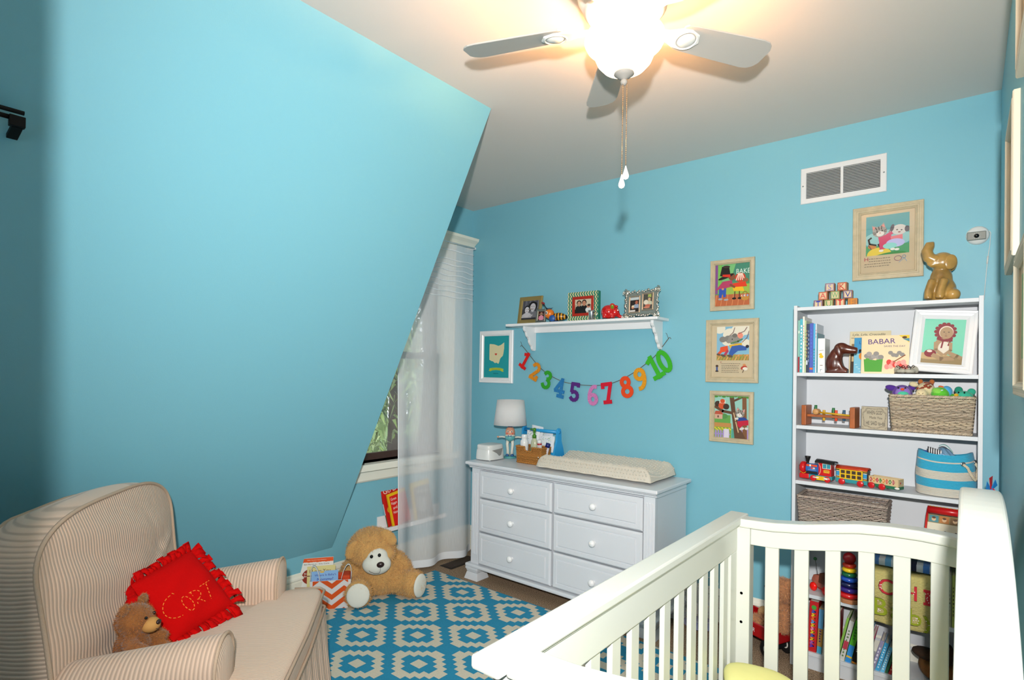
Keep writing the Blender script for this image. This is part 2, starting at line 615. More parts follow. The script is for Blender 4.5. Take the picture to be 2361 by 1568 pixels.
# slim white post added out of view to shade the left of the slope
struct(MB().box(-.975, -.94, .035, .126, 0, ZC).build('shadow_post', WHITE, bevel=.003))
SLN = Vector((.8839, 0, -.4677))
P1, P2 = at(56, 262, 0, -2.115), at(58, 287, 0, -2.125)
h = thing('double_curtain_rod', 'end of a black double curtain rod on the sloped wall at the far left', 'curtain rod', P2)
MB(off=P2).tube([P1, P1 + Vector((0, -.30, 0))], .0062, 12).build('front_rod', BLACK, h)
MB(off=P2).tube([P2 + Vector((0, 0, .010)), P2 + Vector((0, -.30, .010))], .0068, 12).build('back_rod', BLACK, h)
m = MB(off=P2)
m.box(P2.x - .010, P2.x + .010, P2.y - .036, P2.y, P2.z - .014, P2.z + .017)
m.prism([(P2.x, P2.z - .006), (P2.x, P2.z - .016), (P2.x - .075, P2.z - .030), (P2.x - .075, P2.z - .016)], 'y', P2.y - .030, P2.y - .004)
m.build('end_bracket', BLACK, h, bevel=.0015)

# ------------------------------------------------------------------ sheer curtain and its rod
def sheer():
    m = bpy.data.materials.new('white_sheer_voile')
    m.use_nodes = True
    nt = m.node_tree
    N, L = nt.nodes.new, nt.links.new
    nt.nodes.remove(nt.nodes['Principled BSDF'])
    t, d, tl, a, mx = N('ShaderNodeBsdfTransparent'), N('ShaderNodeBsdfDiffuse'), N('ShaderNodeBsdfTranslucent'), N('ShaderNodeMixShader'), N('ShaderNodeMixShader')
    d.inputs[0].default_value = (.93, .94, .96, 1)
    tl.inputs[0].default_value = (.9, .92, .94, 1)
    a.inputs[0].default_value = .25
    tc, mp, n, mr = N('ShaderNodeTexCoord'), N('ShaderNodeMapping'), N('ShaderNodeTexNoise'), N('ShaderNodeMapRange')
    mp.inputs['Scale'].default_value = (1, 160, 5)
    n.inputs['Scale'].default_value = 2.2
    n.inputs['Detail'].default_value = 5
    mr.inputs['To Min'].default_value = .50
    mr.inputs['To Max'].default_value = .72
    L(tc.outputs['Object'], mp.inputs[0])
    L(mp.outputs[0], n.inputs['Vector'])
    L(n.outputs['Fac'], mr.inputs['Value'])
    L(mr.outputs[0], mx.inputs[0])
    L(d.outputs[0], a.inputs[1])
    L(tl.outputs[0], a.inputs[2])
    L(t.outputs[0], mx.inputs[1])
    L(a.outputs[0], mx.inputs[2])
    L(mx.outputs[0], nt.nodes['Material Output'].inputs[0])
    return m
SHEER = sheer()
HEM = mat('doubled_voile', '#e4e7ea', 0.9)
cu = thing('sheer_curtain', 'sheer white curtain panel hanging over the dormer window', 'curtain', (-3.06, 2.9, 0))
CY0, CY1 = 2.485, 3.262
def cpt(u, z):
    y = CY0 + (CY1 - CY0) * u
    k = 1 - z / 2.42
    x = -3.075 + .028 * math.sin(u * 2 * PI * 2.6 + 1.0) * (.25 + .95 * k) + .02 * math.sin(u * 2 * PI * 1.1 + 2.2) * k + .04 * k
    return (x, y, z)
off = (-3.06, 2.9, 0)
m = MB(off=off).grid(lambda u, v: cpt(u, .075 + (2.42 - .075) * v), 90, 40)
m.build('voile_panel', SHEER, cu)
m = MB(off=off).grid(lambda u, v: (cpt(u, .03 + .055 * v)[0], cpt(u, 0)[1], .022 + .055 * v), 90, 3)
m.build('hem', HEM, cu)
for i in range(9):
    z = 2.37 - i * .041 - (.03 if i else 0)
    m = MB(off=off).tube([(cpt(u / 60, z)[0] + .003, cpt(u / 60, z)[1], z + .004 * math.sin(u * .35 + i)) for u in range(61)], .0045, 5)
    m.build('tuck', HEM, cu)
m = MB(off=off).tube([cpt(0, z) for z in (.03, .6, 1.2, 1.8, 2.4)], .0035, 6)
m.build('side_hem', HEM, cu)
rod = thing('curtain_rod', 'slim white curtain rod at the top of the dormer window', 'curtain rod', (-3.075, 2.9, 2.418))
m = MB(off=(-3.075, 2.9, 2.418)).tube([(-3.075, 2.2, 2.43), (-3.075, 3.275, 2.43)], .006, 10)
m.build('rod', WHITE, rod)
m = MB(off=(-3.075, 2.9, 2.418)).box(-3.15, -3.069, 3.268, 3.28, 2.422, 2.438).box(-3.17, -3.146, 3.26, 3.288, 2.41, 2.45)
m.build('bracket', WHITE, rod)

# ------------------------------------------------------------------ supply register in the floor
v = thing('floor_register', 'brown metal floor register in the carpet under the curtain', 'vent', (-2.965, 3.05, 0))
m = MB().box(-.06, .06, -.15, .15, 0, .003)
m.build('plate', mat('register_dark', '#1c1712', .6), v)
for i in range(22):
    y = -.135 + i * .0128
    MB().box(-.05, .05, y, y + .004, .003, .007).build('louver', mat('register_brown', '#3b2f26', .5), v)

# ------------------------------------------------------------------ the kilim rug
rug = thing('flatweave_rug', 'turquoise and ivory flatweave rug with stepped diamonds on the carpet', 'rug', (-1.76, 2.04, 0))
RX0, RX1, RY0, RY1 = -2.972, -.545, 1.27, 2.802
m = MB(off=(-1.76, 2.04, 0)).box(RX0, RX1, RY0, RY1, .0005, .006)
m.build('rug_base', mat('turquoise_wool', '#1b86ab', .95, bump=('noise', 260, .4), var=(.1, 120)), rug)
RUGP = mat('woven_wool_pattern', '#ffffff', .95, vc=True, bump=('noise', 260, .4), var=(.09, 150))
A = Art(FZ(1.76, -2.04, .006))
A.step = .0004
p, q = .0345, .0290
def stepped(cx, cy, n):
    pts = []
    for sx, sy in ((1, 1), (-1, 1), (-1, -1), (1, -1)):
        seg = []
        for k in range(n):
            i, j = n - k, k + 1            # cell (i, j) on the outer stair
            seg += [(i * p, (j - 1) * q), (i * p, j * q)]
        if sx * sy < 0:
            seg = seg[::-1]
        pts += [(cx + sx * a, cy + sy * b) for a, b in seg]
    return pts
for i in range(-3, 14):
    for j in range(-3, 12):
        if (i + j) % 2:
            continue
        cx, cy = -2.543 + .2316 * i, 2.6445 - .195 * j
        A.cl = (RX0 + .004, RY0 + .004, RX1 - .004, RY1 - .004)
        for n, c in ((5, '#cfc6b2'), (3, '#1b86ab'), (1, '#cfc6b2')):
            A.k = {5: 0, 3: 1, 1: 2}[n]
            A.poly(c, stepped(cx, cy, n))
A.build('stepped_diamonds', RUGP, rug)
# ------------------------------------------------------------------ ceiling fan
FCX, FCY = -.883, 1.640
UPK = Matrix.Translation((0, 0, .021))
fan = thing('ceiling_fan', 'white five-bladed ceiling fan with a lit frosted bowl lamp and pull chains', 'ceiling fan', (FCX, FCY, ZC))
FANW = mat('fan_white_enamel', '#e4e2de', .35)
m = MB().lathe([(.0, 0), (.14, 0), (.145, -.015), (.135, -.03), (.15, -.04), (.155, -.075), (.14, -.10), (.125, -.108)], 40)
m.lathe([(.125, -.108), (.135, -.12), (.12, -.135), (.08, -.14), (0, -.14)], 40)
m.build('motor_housing', FANW, fan)
m = MB()
for i in range(40):
    a = 2 * PI * i / 40
    M = Matrix.Rotation(a, 4, 'Z')
    m.box(.146, .157, -.004, .004, -.07, -.045, M)
m.build('housing_ribs', FANW, fan)
m = MB(T=UPK).lathe([(.06, -.145), (.05, -.16), (.035, -.17), (.035, -.19), (.045, -.195), (.045, -.205), (.01, -.21), (.006, -.35)], 32)
for k in range(3):
    a = R(20 + 120 * k)
    m.tube([(.03 * math.cos(a), .03 * math.sin(a), -.2), (.092 * math.cos(a), .092 * math.sin(a), -.206), (.112 * math.cos(a), .112 * math.sin(a), -.212)], .004, 6)
m.build('light_fitter', FANW, fan)
BOWL = mat('frosted_bowl_lit', '#fff4e0', .5, emis=('#ffdcae', 6))
prof = [(.098, -.208), (.115, -.215), (.128, -.228), (.131, -.243), (.124, -.258), (.108, -.27), (.100, -.277), (.097, -.29), (.088, -.312), (.07, -.332), (.045, -.346), (.018, -.352), (.0, -.353)]
m = MB(T=UPK).lathe(prof, 40, cap=False)
m.build('glass_bowl', BOWL, fan)
m = MB(T=UPK).lathe([(0, -.346), (.032, -.349), (.033, -.353), (.022, -.362), (.009, -.37), (.006, -.372)], 24)
m.ell((0, 0, -.379), .0115, 14, 10)
f2 = m.build('finial', mat('fan_finial', '#8f8b86', .6, spec=.2), fan)
for ang, k in ((200.4, 0), (128.4, 1), (57.4, 2), (-15.6, 3), (-87.6, 4)):
    a = R(ang)
    M = Matrix.Rotation(a, 4, 'Z') @ Matrix.Translation((0, 0, -.165)) @ Matrix.Rotation(R(-12), 4, 'X')
    ol = []
    for x, wd in ((.205, .045), (.215, .053), (.25, .056), (.40, .062), (.51, .066), (.538, .062), (.555, .05), (.566, .03)):
        ol.append((x, wd))
    poly = [(x, w_) for x, w_ in ol] + [(x, -w_) for x, w_ in ol[::-1]]
    m = MB(T=M)
    m.prism(poly, 'z', -.003, .003)
    bl = m.build('blade', mat('fan_blade_finish', '#b3aea8', .45), fan, bevel=.0015, seg=1)
    m = MB(T=M)
    m.prism([(.10, .018), (.16, .022), (.20, .04), (.235, .043), (.27, .03), (.285, .0), (.27, -.03), (.235, -.043), (.20, -.04), (.16, -.022), (.10, -.018)], 'z', -.010, -.0035)
    m.lathe([(.0, -.016), (.02, -.016), (.03, -.010)], 20, (.235, 0, 0))
    m.lathe([(.034, -.010), (.038, -.014), (.042, -.010)], 20, (.235, 0, 0))
    m.build('blade_iron', FANW, fan, bevel=.002)
CHAIN = mat('brass_bead_chain', '#b08d68', .3, metal=.8)
def chain(x, y, z0, z1, nm):
    m = MB()
    n = int((z0 - z1) / .0062)
    m.tube([(x, y, z0), (x, y, z1)], .0008, 5)
    for i in range(n):
        m.ell((x, y, z0 - i * .0062), .0021, 6, 4)
    c = m.build('pull_chain', CHAIN, fan)
    m = MB().lathe([(.0015, z1 + .006), (.003, z1), (.006, z1 - .01), (.0105, z1 - .024), (.011, z1 - .03), (.008, z1 - .037), (.0, z1 - .04)], 16, (x, y, 0))
    m.build('chain_pull', KNOBW, c)
chain(.000, -.006, -.36, -.671, 'a')
chain(.009, .004, -.35, -.641, 'b')
for k in range(3):
    a = R(80 + 120 * k)
    lamp('fan_bulb', 'POINT', (FCX + .062 * math.cos(a), FCY + .062 * math.sin(a), ZC - .198), 27, (1.0, .46, .15), shadow_soft_size=.02)

# ------------------------------------------------------------------ crib
cr = thing('baby_crib', 'white wooden baby crib with slatted sides and an arched back rail', 'crib', (-.34, 1.58, .006))
co = (-.34, 1.58, .006)
ZT = [(-.735, .897), (-.673, .897), (-.566, .901), (-.463, .914), (-.366, .933), (-.288, .948), (-.2, .956), (-.119, .958), (-.03, .954), (0.0, .95)]
def ztop(x):
    for (x0, z0), (x1, z1) in zip(ZT, ZT[1:]):
        if x <= x1:
            return z0 + (z1 - z0) * (x - x0) / (x1 - x0)
    return ZT[-1][1]
# front rail
f = MB(off=co).box(-.745, -.674, .80, 2.335, .872, .90).build('front_top_rail', CRIB, cr, bevel=.006)
m = MB(off=co).box(-.735, -.684, .86, 2.27, .862, .873)
m.build('front_apron', CRIB, cr, bevel=.002)
m = MB(off=co).box(-.722, -.690, .87, 2.26, .768, .866)
m.build('front_apron', CRIB, cr, bevel=.004)
MB(off=co).box(-.722, -.690, .87, 2.26, .12, .19).build('front_bottom_rail', CRIB, cr, bevel=.004)
for i in range(12):
    y = .985 + i * .1055
    MB(off=co).box(-.714, -.698, y - .024, y + .024, .19, .77).build('slat', CRIB, cr, bevel=.003)
for y0 in (.845, 2.245):
    MB(off=co).box(-.727, -.643, y0, y0 + .055, .0, .872).build('corner_post', CRIB, cr, bevel=.004)
    MB(off=co).box(-.005, .05, y0, y0 + .055, .0, .93).build('corner_post', CRIB, cr, bevel=.004)
MB(off=co).box(-.722, -.69, 2.175, 2.245, .19, .77).build('corner_stile', CRIB, cr, bevel=.004)
MB(off=co).box(-.722, -.69, .87, .93, .19, .77).build('corner_stile', CRIB, cr, bevel=.004)
xs = [-.66 + i * .0221 for i in range(31)]
for y0, y1, ya, yb in ((2.232, 2.300, 2.252, 2.285), (.83, .906, .85, .885)):
    lo, hi = -.682, -.012
    xx = [lo + (hi - lo) * i / 32 for i in range(33)]
    m = MB(off=co).prism([(x, ztop(x)) for x in xx] + [(x, ztop(x) - .033) for x in xx[::-1]], 'y', y0, y1)
    m.build('end_top_rail', CRIB, cr, bevel=.006)
    xx = [-.643 + (.637) * i / 32 for i in range(33)]
    m = MB(off=co).prism([(x, ztop(x) - .033) for x in xx] + [(x, ztop(x) - .098) for x in xx[::-1]], 'y', ya, yb)
    m.build('end_apron', CRIB, cr, bevel=.003)
    MB(off=co).box(-.643, -.006, ya, yb, .12, .19).build('end_bottom_rail', CRIB, cr, bevel=.004)
    for i in range(6):
        x = -.568 + i * .1005
        MB(off=co).box(x - .024, x + .024, (ya + yb) / 2 - .008, (ya + yb) / 2 + .008, .19, ztop(x) - .09).build('slat', CRIB, cr, bevel=.003)
# tall arched back rail along the right wall
def zar(y):
    return 1.198 - .46 * (y - 1.60) ** 2 - .18 * max(0, abs(y - 1.6) - .35) ** 2
ys = [.80 + (2.335 - .80) * i / 40 for i in range(41)]
m = MB(off=co).prism([(y, zar(y)) for y in ys] + [(y, zar(y) - .03) for y in ys[::-1]], 'x', -.014, .062)
m.build('back_top_rail', CRIB, cr, bevel=.008, seg=3)
m = MB(off=co).prism([(y, zar(y) - .03) for y in ys[2:-2]] + [(y, zar(y) - .15) for y in ys[2:-2][::-1]], 'x', .006, .044)
m.build('back_apron', CRIB, cr, bevel=.003)
MB(off=co).box(.006, .044, .9, 2.245, .12, .19).build('back_bottom_rail', CRIB, cr, bevel=.004)
for i in range(12):
    y = .985 + i * .1055
    MB(off=co).box(.017, .033, y - .024, y + .024, .19, zar(y) - .14).build('slat', CRIB, cr, bevel=.003)
HOLE_SHADE = mat('bolt_hole_shade', '#5a5650', .6)  # flat dark discs on the post, painted as the shade in bolt holes
for z in (.61, .50):
    MB(off=co).lathe([(0, 2.2449), (.0055, 2.2449)], 12, (-.672, 0, z), 'y').build('bolt_hole_shade', HOLE_SHADE, cr)
MB(off=co).box(-.69, -.0, .90, 2.24, .20, .23).build('mattress_board', CRIB, cr)
YEL = mat('yellow_cotton', '#e6e394', .9, bump=('noise', 14, .25), var=(.04, 8))
ma = thing('crib_mattress', 'crib mattress in a pale yellow sheet inside the white crib', 'mattress', (-.345, 1.57, .23))
def puff(mb, x0, x1, y0, y1, z0, z1, r, nx=18, ny=18):
    def fn(u, v):
        a, b = 2 * u - 1, 2 * v - 1
        return (a, b)
    for sgn in (1, -1):
        def g(u, v):
            a, b = 2 * u - 1, 2 * v - 1
            h = (max(0, 1 - abs(a) ** 6) * max(0, 1 - abs(b) ** 6)) ** .4
            return ((x0 + x1) / 2 + a * (x1 - x0) / 2, (y0 + y1) / 2 + b * (y1 - y0) / 2, (z0 + z1) / 2 + sgn * h * (z1 - z0) / 2)
        mb.grid(g, nx, ny)
    return mb
puff(MB(off=(-.345, 1.57, .23)), -.672, -.018, .905, 2.235, .231, .35, .05).build('sheet', YEL, ma)
yc = thing('crib_cushion', 'puffy pale yellow cushion in the far corner of the crib', 'cushion', (-.53, 2.08, .335))
m = MB(off=(-.53, 2.08, .335))
def cushf(u, v):
    t, a = u * 2 * PI, v * PI
    k = 1 + .04 * math.sin(5 * t)
    return (-.52 + .165 * k * math.sin(a) ** .7 * math.cos(t), 2.09 + .13 * k * math.sin(a) ** .7 * math.sin(t), .340 + .052 * math.cos(a) + .03 * math.sin(a) * -math.cos(t))
m.grid(cushf, 40, 20, closeu=True)
m.build('cover', YEL, yc)

# ------------------------------------------------------------------ dresser
dr = thing('dresser', 'white six-drawer dresser with round knobs standing against the blue wall', 'dresser', (-2.02, 3.1, 0))
do = (-2.02, 3.1, 0)
DB = mat('dresser_white_paint', '#d8dbe0', .33)
MB(off=do).box(-2.738, -1.298, 2.850, 3.336, .793, .815).build('top', DB, dr, bevel=.006)
m = MB(off=do).prism([(2.868, .793), (2.868, .786), (2.880, .779), (2.880, .772), (2.894, .766), (3.30, .766), (3.30, .793)], 'x', -2.722, -1.314)
m.build('cornice_moulding', DB, dr, bevel=.002)
MB(off=do).box(-2.70, -1.325, 2.912, 3.322, .10, .768).build('carcass', DB, dr)
MB(off=do).box(-2.70, -2.632, 2.885, 2.915, .105, .768).build('pilaster', DB, dr, bevel=.002)
MB(off=do).box(-1.392, -1.325, 2.885, 2.915, .105, .768).build('pilaster', DB, dr, bevel=.002)
for x0 in (-2.684, -1.376):
    for k in range(3):
        MB(off=do).box(x0 + k * .0165, x0 + k * .0165 + .008, 2.8805, 2.887, .17, .735).build('reed', DB, dr, bevel=.003)
MB(off=do).box(-2.728, -1.298, 2.856, 3.326, .082, .105).build('base_moulding', DB, dr, bevel=.007)
for x in (-2.665, -1.36):
    for y in (2.91, 3.26):
        m = MB(off=do)
        for (ha, hb, za, zb) in ((.062, .048, 0, .048), (.046, .05, .048, .058), (.05, .052, .058, .068), (.056, .056, .068, .083)):
            vs = [(x + sx * h, y + sy * h, z) for z, h in ((za, ha), (zb, hb)) for sx, sy in ((-1, -1), (1, -1), (1, 1), (-1, 1))]
            m.add(vs, [(3, 2, 1, 0), (4, 5, 6, 7)] + [(i, (i + 1) % 4, 4 + (i + 1) % 4, 4 + i) for i in range(4)])
        m.build('foot', DB, dr, bevel=.002)
def drawer(x0, x1, z0, z1):
    m = MB(off=do)
    # raised front with a routed inner rectangle
    rect = [(0, 2.905), (0, 2.884), (.010, 2.873), (.030, 2.873), (.033, 2.879), (.037, 2.879), (.042, 2.8715), (.046, 2.8715)]
    vs, fs = [], []
    for d, y in rect:
        vs += [(x0 + d, y, z0 + d), (x1 - d, y, z0 + d), (x1 - d, y, z1 - d), (x0 + d, y, z1 - d)]
    for i in range(len(rect) - 1):
        for k in range(4):
            fs.append((i * 4 + k, i * 4 + (k + 1) % 4, i * 4 + 4 + (k + 1) % 4, i * 4 + 4 + k))
    e = (len(rect) - 1) * 4
    fs += [(e, e + 1, e + 2, e + 3), (3, 2, 1, 0)]
    m.add(vs, fs)
    d = m.build('drawer', DB, dr)
    cx, cz = (x0 + x1) / 2, (z0 + z1) / 2
    MB(off=do).lathe([(.010, 2.873), (.008, 2.865), (.008, 2.859), (.017, 2.855), (.0205, 2.847), (.019, 2.838), (.012, 2.832), (0, 2.830)], 20, (cx, 0, cz), 'y').build('knob', KNOBW, d)
for z0, z1 in ((.572, .757), (.338, .563), (.112, .328)):
    drawer(-2.622, -2.013, z0, z1)
    drawer(-1.998, -1.397, z0, z1)

# ------------------------------------------------------------------ bookcase
bk = thing('bookcase', 'tall white bookcase full of books and toys in the right corner', 'bookcase', (-.32, 3.215, 0))
bo = (-.32, 3.215, 0)
BY0, BY1 = 3.096, 3.336
for x0, x1 in ((-.687, -.671), (.034, .050)):
    MB(off=bo).box(x0, x1, BY0, BY1, 0, 1.806).build('side_panel', WHITE2, bk, bevel=.001)
MB(off=bo).box(-.671, .034, BY1 - .006, BY1, .02, 1.796).build('back_panel', WHITE2, bk)
MB(off=bo).box(-.671, .034, BY0, BY1 - .006, 1.780, 1.797).build('top_panel', WHITE2, bk, bevel=.001)
SH = [1.468, 1.203, .926, .680, .370, .086]
for z in SH:
    MB(off=bo).box(-.671, .034, BY0 + .003, BY1 - .006, z - .018, z).build('shelf', WHITE2, bk, bevel=.001)
MB(off=bo).box(-.671, .034, BY0 + .012, BY0 + .026, 0, .068).build('plinth', WHITE2, bk)
# ------------------------------------------------------------------ corduroy armchair
CHO = Vector((-2.03, 1.02, .006))
CA = math.atan2(.748, .663)
ch = thing('armchair', 'beige corduroy slipcovered armchair at the lower left', 'armchair', CHO, (0, 0, CA))
def cord(name, ax, period, col='#cbb09b', st=.55, lo=.74, dis=.012):
    """corduroy: ribs along one local axis, drawn as relief, and a slightly darker wale between"""
    m = mat(name, col, .92, spec=.15, sheen=.15)
    nt = m.node_tree
    b = nt.nodes['Principled BSDF']
    N, L = nt.nodes.new, nt.links.new
    tc = N('ShaderNodeTexCoord')
    ns = N('ShaderNodeTexNoise')
    ns.inputs['Scale'].default_value = 5
    ad = N('ShaderNodeVectorMath')
    ad.operation = 'MULTIPLY_ADD'
    ad.inputs[1].default_value = (dis, dis, dis)
    t = N('ShaderNodeTexWave')
    t.bands_direction = ax
    t.inputs['Scale'].default_value = 2 * PI / period / 20
    cr = N('ShaderNodeValToRGB')
    c = lin(col)
    cr.color_ramp.elements[0].position = .05
    cr.color_ramp.elements[0].color = tuple(x * lo for x in c) + (1,)
    cr.color_ramp.elements[1].position = .5
    cr.color_ramp.elements[1].color = tuple(x * 1.05 for x in c) + (1,)
    bp = N('ShaderNodeBump')
    bp.inputs['Strength'].default_value = st
    bp.inputs['Distance'].default_value = .004
    L(tc.outputs['Object'], ns.inputs['Vector'])
    L(ns.outputs['Color'], ad.inputs[0])
    L(tc.outputs['Object'], ad.inputs[2])
    L(ad.outputs[0], t.inputs['Vector'])
    L(t.outputs['Fac'], cr.inputs['Fac'])
    L(cr.outputs[0], b.inputs['Base Color'])
    L(t.outputs['Fac'], bp.inputs['Height'])
    L(bp.outputs[0], b.inputs['Normal'])
    return m
CX, CYm, CZm = cord('corduroy_rings', 'X', .0125), cord('corduroy_upright', 'Y', .0125), cord('corduroy_rows', 'Z', .0125)
CFINE = cord('corduroy_fine', 'Y', .007, '#cbb29d', .3, .84, .003)
PIPE = mat('beige_piping', '#b39b85', .9, bump=('noise', 300, .4))
# arms: rounded top rail with a panelled front, rising a little to the front
def arm(sy):
    cy = sy * .352
    def sec(a, x):
        # profile in (y, z): rounded top on straight sides
        zt = .535 + .085 * (x + .62) / .62
        hw = .083
        if a < .25:
            return (cy - hw, .06 + (zt - hw - .06) * a / .25)
        if a < .75:
            t = PI - PI * (a - .25) / .5
            return (cy + hw * math.cos(t), zt - hw + hw * math.sin(t))
        return (cy + hw, .06 + (zt - hw - .06) * (1 - (a - .75) / .25))
    m = MB()
    m.grid(lambda u, v: (-.72 + .72 * v,) + sec(u, -.72 + .72 * v), 40, 30)
    m.build('arm', CX, ch)
    m = MB()
    pts = [sec(i / 40, 0) for i in range(41)]
    cen = (cy, .4)
    vs = [(0, y, z) for y, z in pts] + [(.012, cen[0] + (y - cen[0]) * .8, cen[1] + (z - cen[1]) * .87) for y, z in pts] + [(.014, cy, .42)]
    n = 41
    m.add(vs, [(i, i + 1, n + i + 1, n + i) for i in range(40)] + [(n + i, n + i + 1, 2 * n) for i in range(40)], True)
    m.build('arm_front_panel', CFINE, ch)
    MB().tube([(.002, y, z) for y, z in pts], .0062, 6).build('piping', PIPE, ch)
arm(1)
arm(-1)
# seat: T-shaped cushion over a skirted base
def seat_top():
    ol = [(-.56, -.285), (-.01, -.285), (.01, -.30), (.015, -.43), (.04, -.455), (.15, -.455), (.175, -.43), (.185, 0), (.175, .43), (.15, .455), (.04, .455), (.015, .43), (.01, .30), (-.01, .285), (-.56, .285)]
    m = MB()
    rings = [(1, .37), (1.0, .40), (1.0, .425), (.985, .447), (.95, .460), (.8, .472), (.5, .480), (.05, .482)]
    cx, cy = -.15, 0
    n = len(ol)
    vs, fs = [], []
    for k, z in rings:
        for x, y in ol:
            vs.append((cx + (x - cx) * k, cy + (y - cy) * k, z))
    for j in range(len(rings) - 1):
        for i in range(n):
            fs.append((j * n + i, j * n + (i + 1) % n, (j + 1) * n + (i + 1) % n, (j + 1) * n + i))
    fs.append(tuple((len(rings) - 1) * n + i for i in range(n)))
    m.add(vs, fs, True)
    m.build('seat_cushion', CFINE, ch, sub=2)
    MB().tube([(.04, -.454, .449), (.15, -.452, .449), (.174, -.42, .449), (.183, 0, .450), (.174, .42, .449), (.15, .452, .449), (.04, .454, .449)], .0058, 6).build('piping', PIPE, ch)
    MB().tube([(.04, -.456, .375), (.15, -.456, .375), (.178, -.42, .375), (.188, 0, .375), (.178, .42, .375), (.15, .456, .375), (.04, .456, .375)], .0058, 6).build('piping', PIPE, ch)
seat_top()
def skirt(u, v):
    # pleated valance hanging in front of and round the base
    pts = [(-.70, -.437), (-.02, -.437), (.0, -.46), (.15, -.46), (.175, -.44), (.178, .44), (.15, .46), (.0, .46), (-.02, .437), (-.70, .437)]
    sl = [0]
    for a, b in zip(pts, pts[1:]):
        sl.append(sl[-1] + math.dist(a, b))
    s = u * sl[-1]
    for k in range(len(pts) - 1):
        if s <= sl[k + 1] + 1e-9:
            t = (s - sl[k]) / (sl[k + 1] - sl[k])
            a, b = pts[k], pts[k + 1]
            x, y = a[0] + (b[0] - a[0]) * t, a[1] + (b[1] - a[1]) * t
            d = Vector((b[1] - a[1], -(b[0] - a[0]))).normalized()
            break
    w_ = (.002 + .012 * v) * math.sin(s * 60) + .035 * v
    return (x + d.x * w_, y + d.y * w_, .375 - .37 * v)
MB().grid(skirt, 260, 10).build('skirt', CYm, ch)
MB().box(-.70, .16, -.43, .43, .03, .37).build('base', CFINE, ch)
# back cushion: boxed, arched top; front panel, ribbed gusset, rear panel
BW, BT, BB = .43, .985, .30
def arch(t):
    """outline of the back from lower left over the top to lower right; t in 0..1"""
    pts = []
    hw = BW
    if t < .3:
        return (-hw + .012 * math.sin(t / .3 * PI), BB + (BT - .17 - BB) * t / .3)
    if t > .7:
        a = (1 - t) / .3
        return (hw - .012 * math.sin(a * PI), BB + (BT - .17 - BB) * a)
    a = PI * (1 - (t - .3) / .4)
    c, s = math.cos(a), math.sin(a)
    return (hw * math.copysign(abs(c) ** .62, c), BT - .17 + .17 * abs(s) ** .8)
def lean(x, z):
    return x - .13 * (z - .42)
NA = 60
def back_front(u, v):
    y, z = arch(u)
    k = v
    cy, cz = 0, .66
    bul = .045 * (1 - (1 - v) ** 2.2)
    yy, zz = y + (cy - y) * v, z + (cz - z) * v
    fold = 0
    for (y0, z0, y1, z1, am, sg) in ((-.05, .60, .36, .74, .014, .022), (.02, .54, .38, .64, .012, .020), (-.30, .90, .10, .62, -.006, .03), (.15, .93, .24, .70, -.005, .02), (-.36, .50, .0, .52, .009, .018)):
        dy, dz = y1 - y0, z1 - z0
        t = max(0, min(1, ((yy - y0) * dy + (zz - z0) * dz) / (dy * dy + dz * dz)))
        d2 = (yy - y0 - dy * t) ** 2 + (zz - z0 - dz * t) ** 2
        fold += am * math.exp(-d2 / (sg * sg)) * (.35 + .65 * t)
    return (lean(-.42, zz) + bul + (.004 * math.sin(zz * 38 + yy * 9) + fold) * min(1, v * 4), yy, zz)
m = MB().grid(back_front, 90, 40)
def back_foot(u, v):
    # the part of the front between its two lower corners and the centre
    y, z = (-BW + 2 * BW * u) * (1 - v), BB + (.66 - BB) * v
    return (lean(-.42, z) + .045 * (1 - (1 - v) ** 2.2), y, z)
m.grid(back_foot, 24, 16)
m.build('back_panel', CYm, ch)
def gus(u, v):
    y, z = arch(u)
    k = 1 + .05 * math.sin(v * PI) - .10 * v
    yy, zz = y * k, .66 + (z - .66) * k
    return (lean(-.42 - .20 * v, zz) + .004 * math.sin(u * 120), yy, zz)
m = MB()
m.grid(gus, NA, 12)
m.build('back_gusset', CZm, ch)
def back_rear(u, v):
    y, z = gus(u, 1)[1:]
    yy, zz = y * (1 - v), z + (.66 - z) * v
    return (lean(-.62, zz) - .03 * (1 - (1 - v) ** 2), yy, zz)
MB().grid(back_rear, NA, 8).build('rear_panel', CFINE, ch)
MB().tube([(lean(-.418, arch(i / 80)[1]), arch(i / 80)[0], arch(i / 80)[1]) for i in range(81)], .0068, 6).build('piping', PIPE, ch)
MB().tube([gus(i / 80, 1) for i in range(81)], .0068, 6).build('piping', PIPE, ch)

# ------------------------------------------------------------------ plush figures
def figure(name, label, cat, loc, rz, group=None):
    return thing(name, label, cat, loc, (0, 0, rz), group)
def rotz(a): return Matrix.Rotation(R(a), 3, 'Z')
def rotx(a): return Matrix.Rotation(R(a), 3, 'X')
def roty(a): return Matrix.Rotation(R(a), 3, 'Y')
GOLD = mat('golden_plush', '#c89a5b', .95, bump=('noise', 90, .8), sheen=.3, var=(.12, 14))
GOLDF = mat('plush_hair', '#ffffff', .9, vc=True, sheen=.2)
SOLE = mat('cream_velour', '#d9d8cd', .9, bump=('noise', 200, .25))
EYE = mat('black_glass_eye', '#050505', .08)
NOSE = mat('brown_nose', '#2a1512', .35)
SEAM = mat('dark_thread', '#3a2a22', .9)

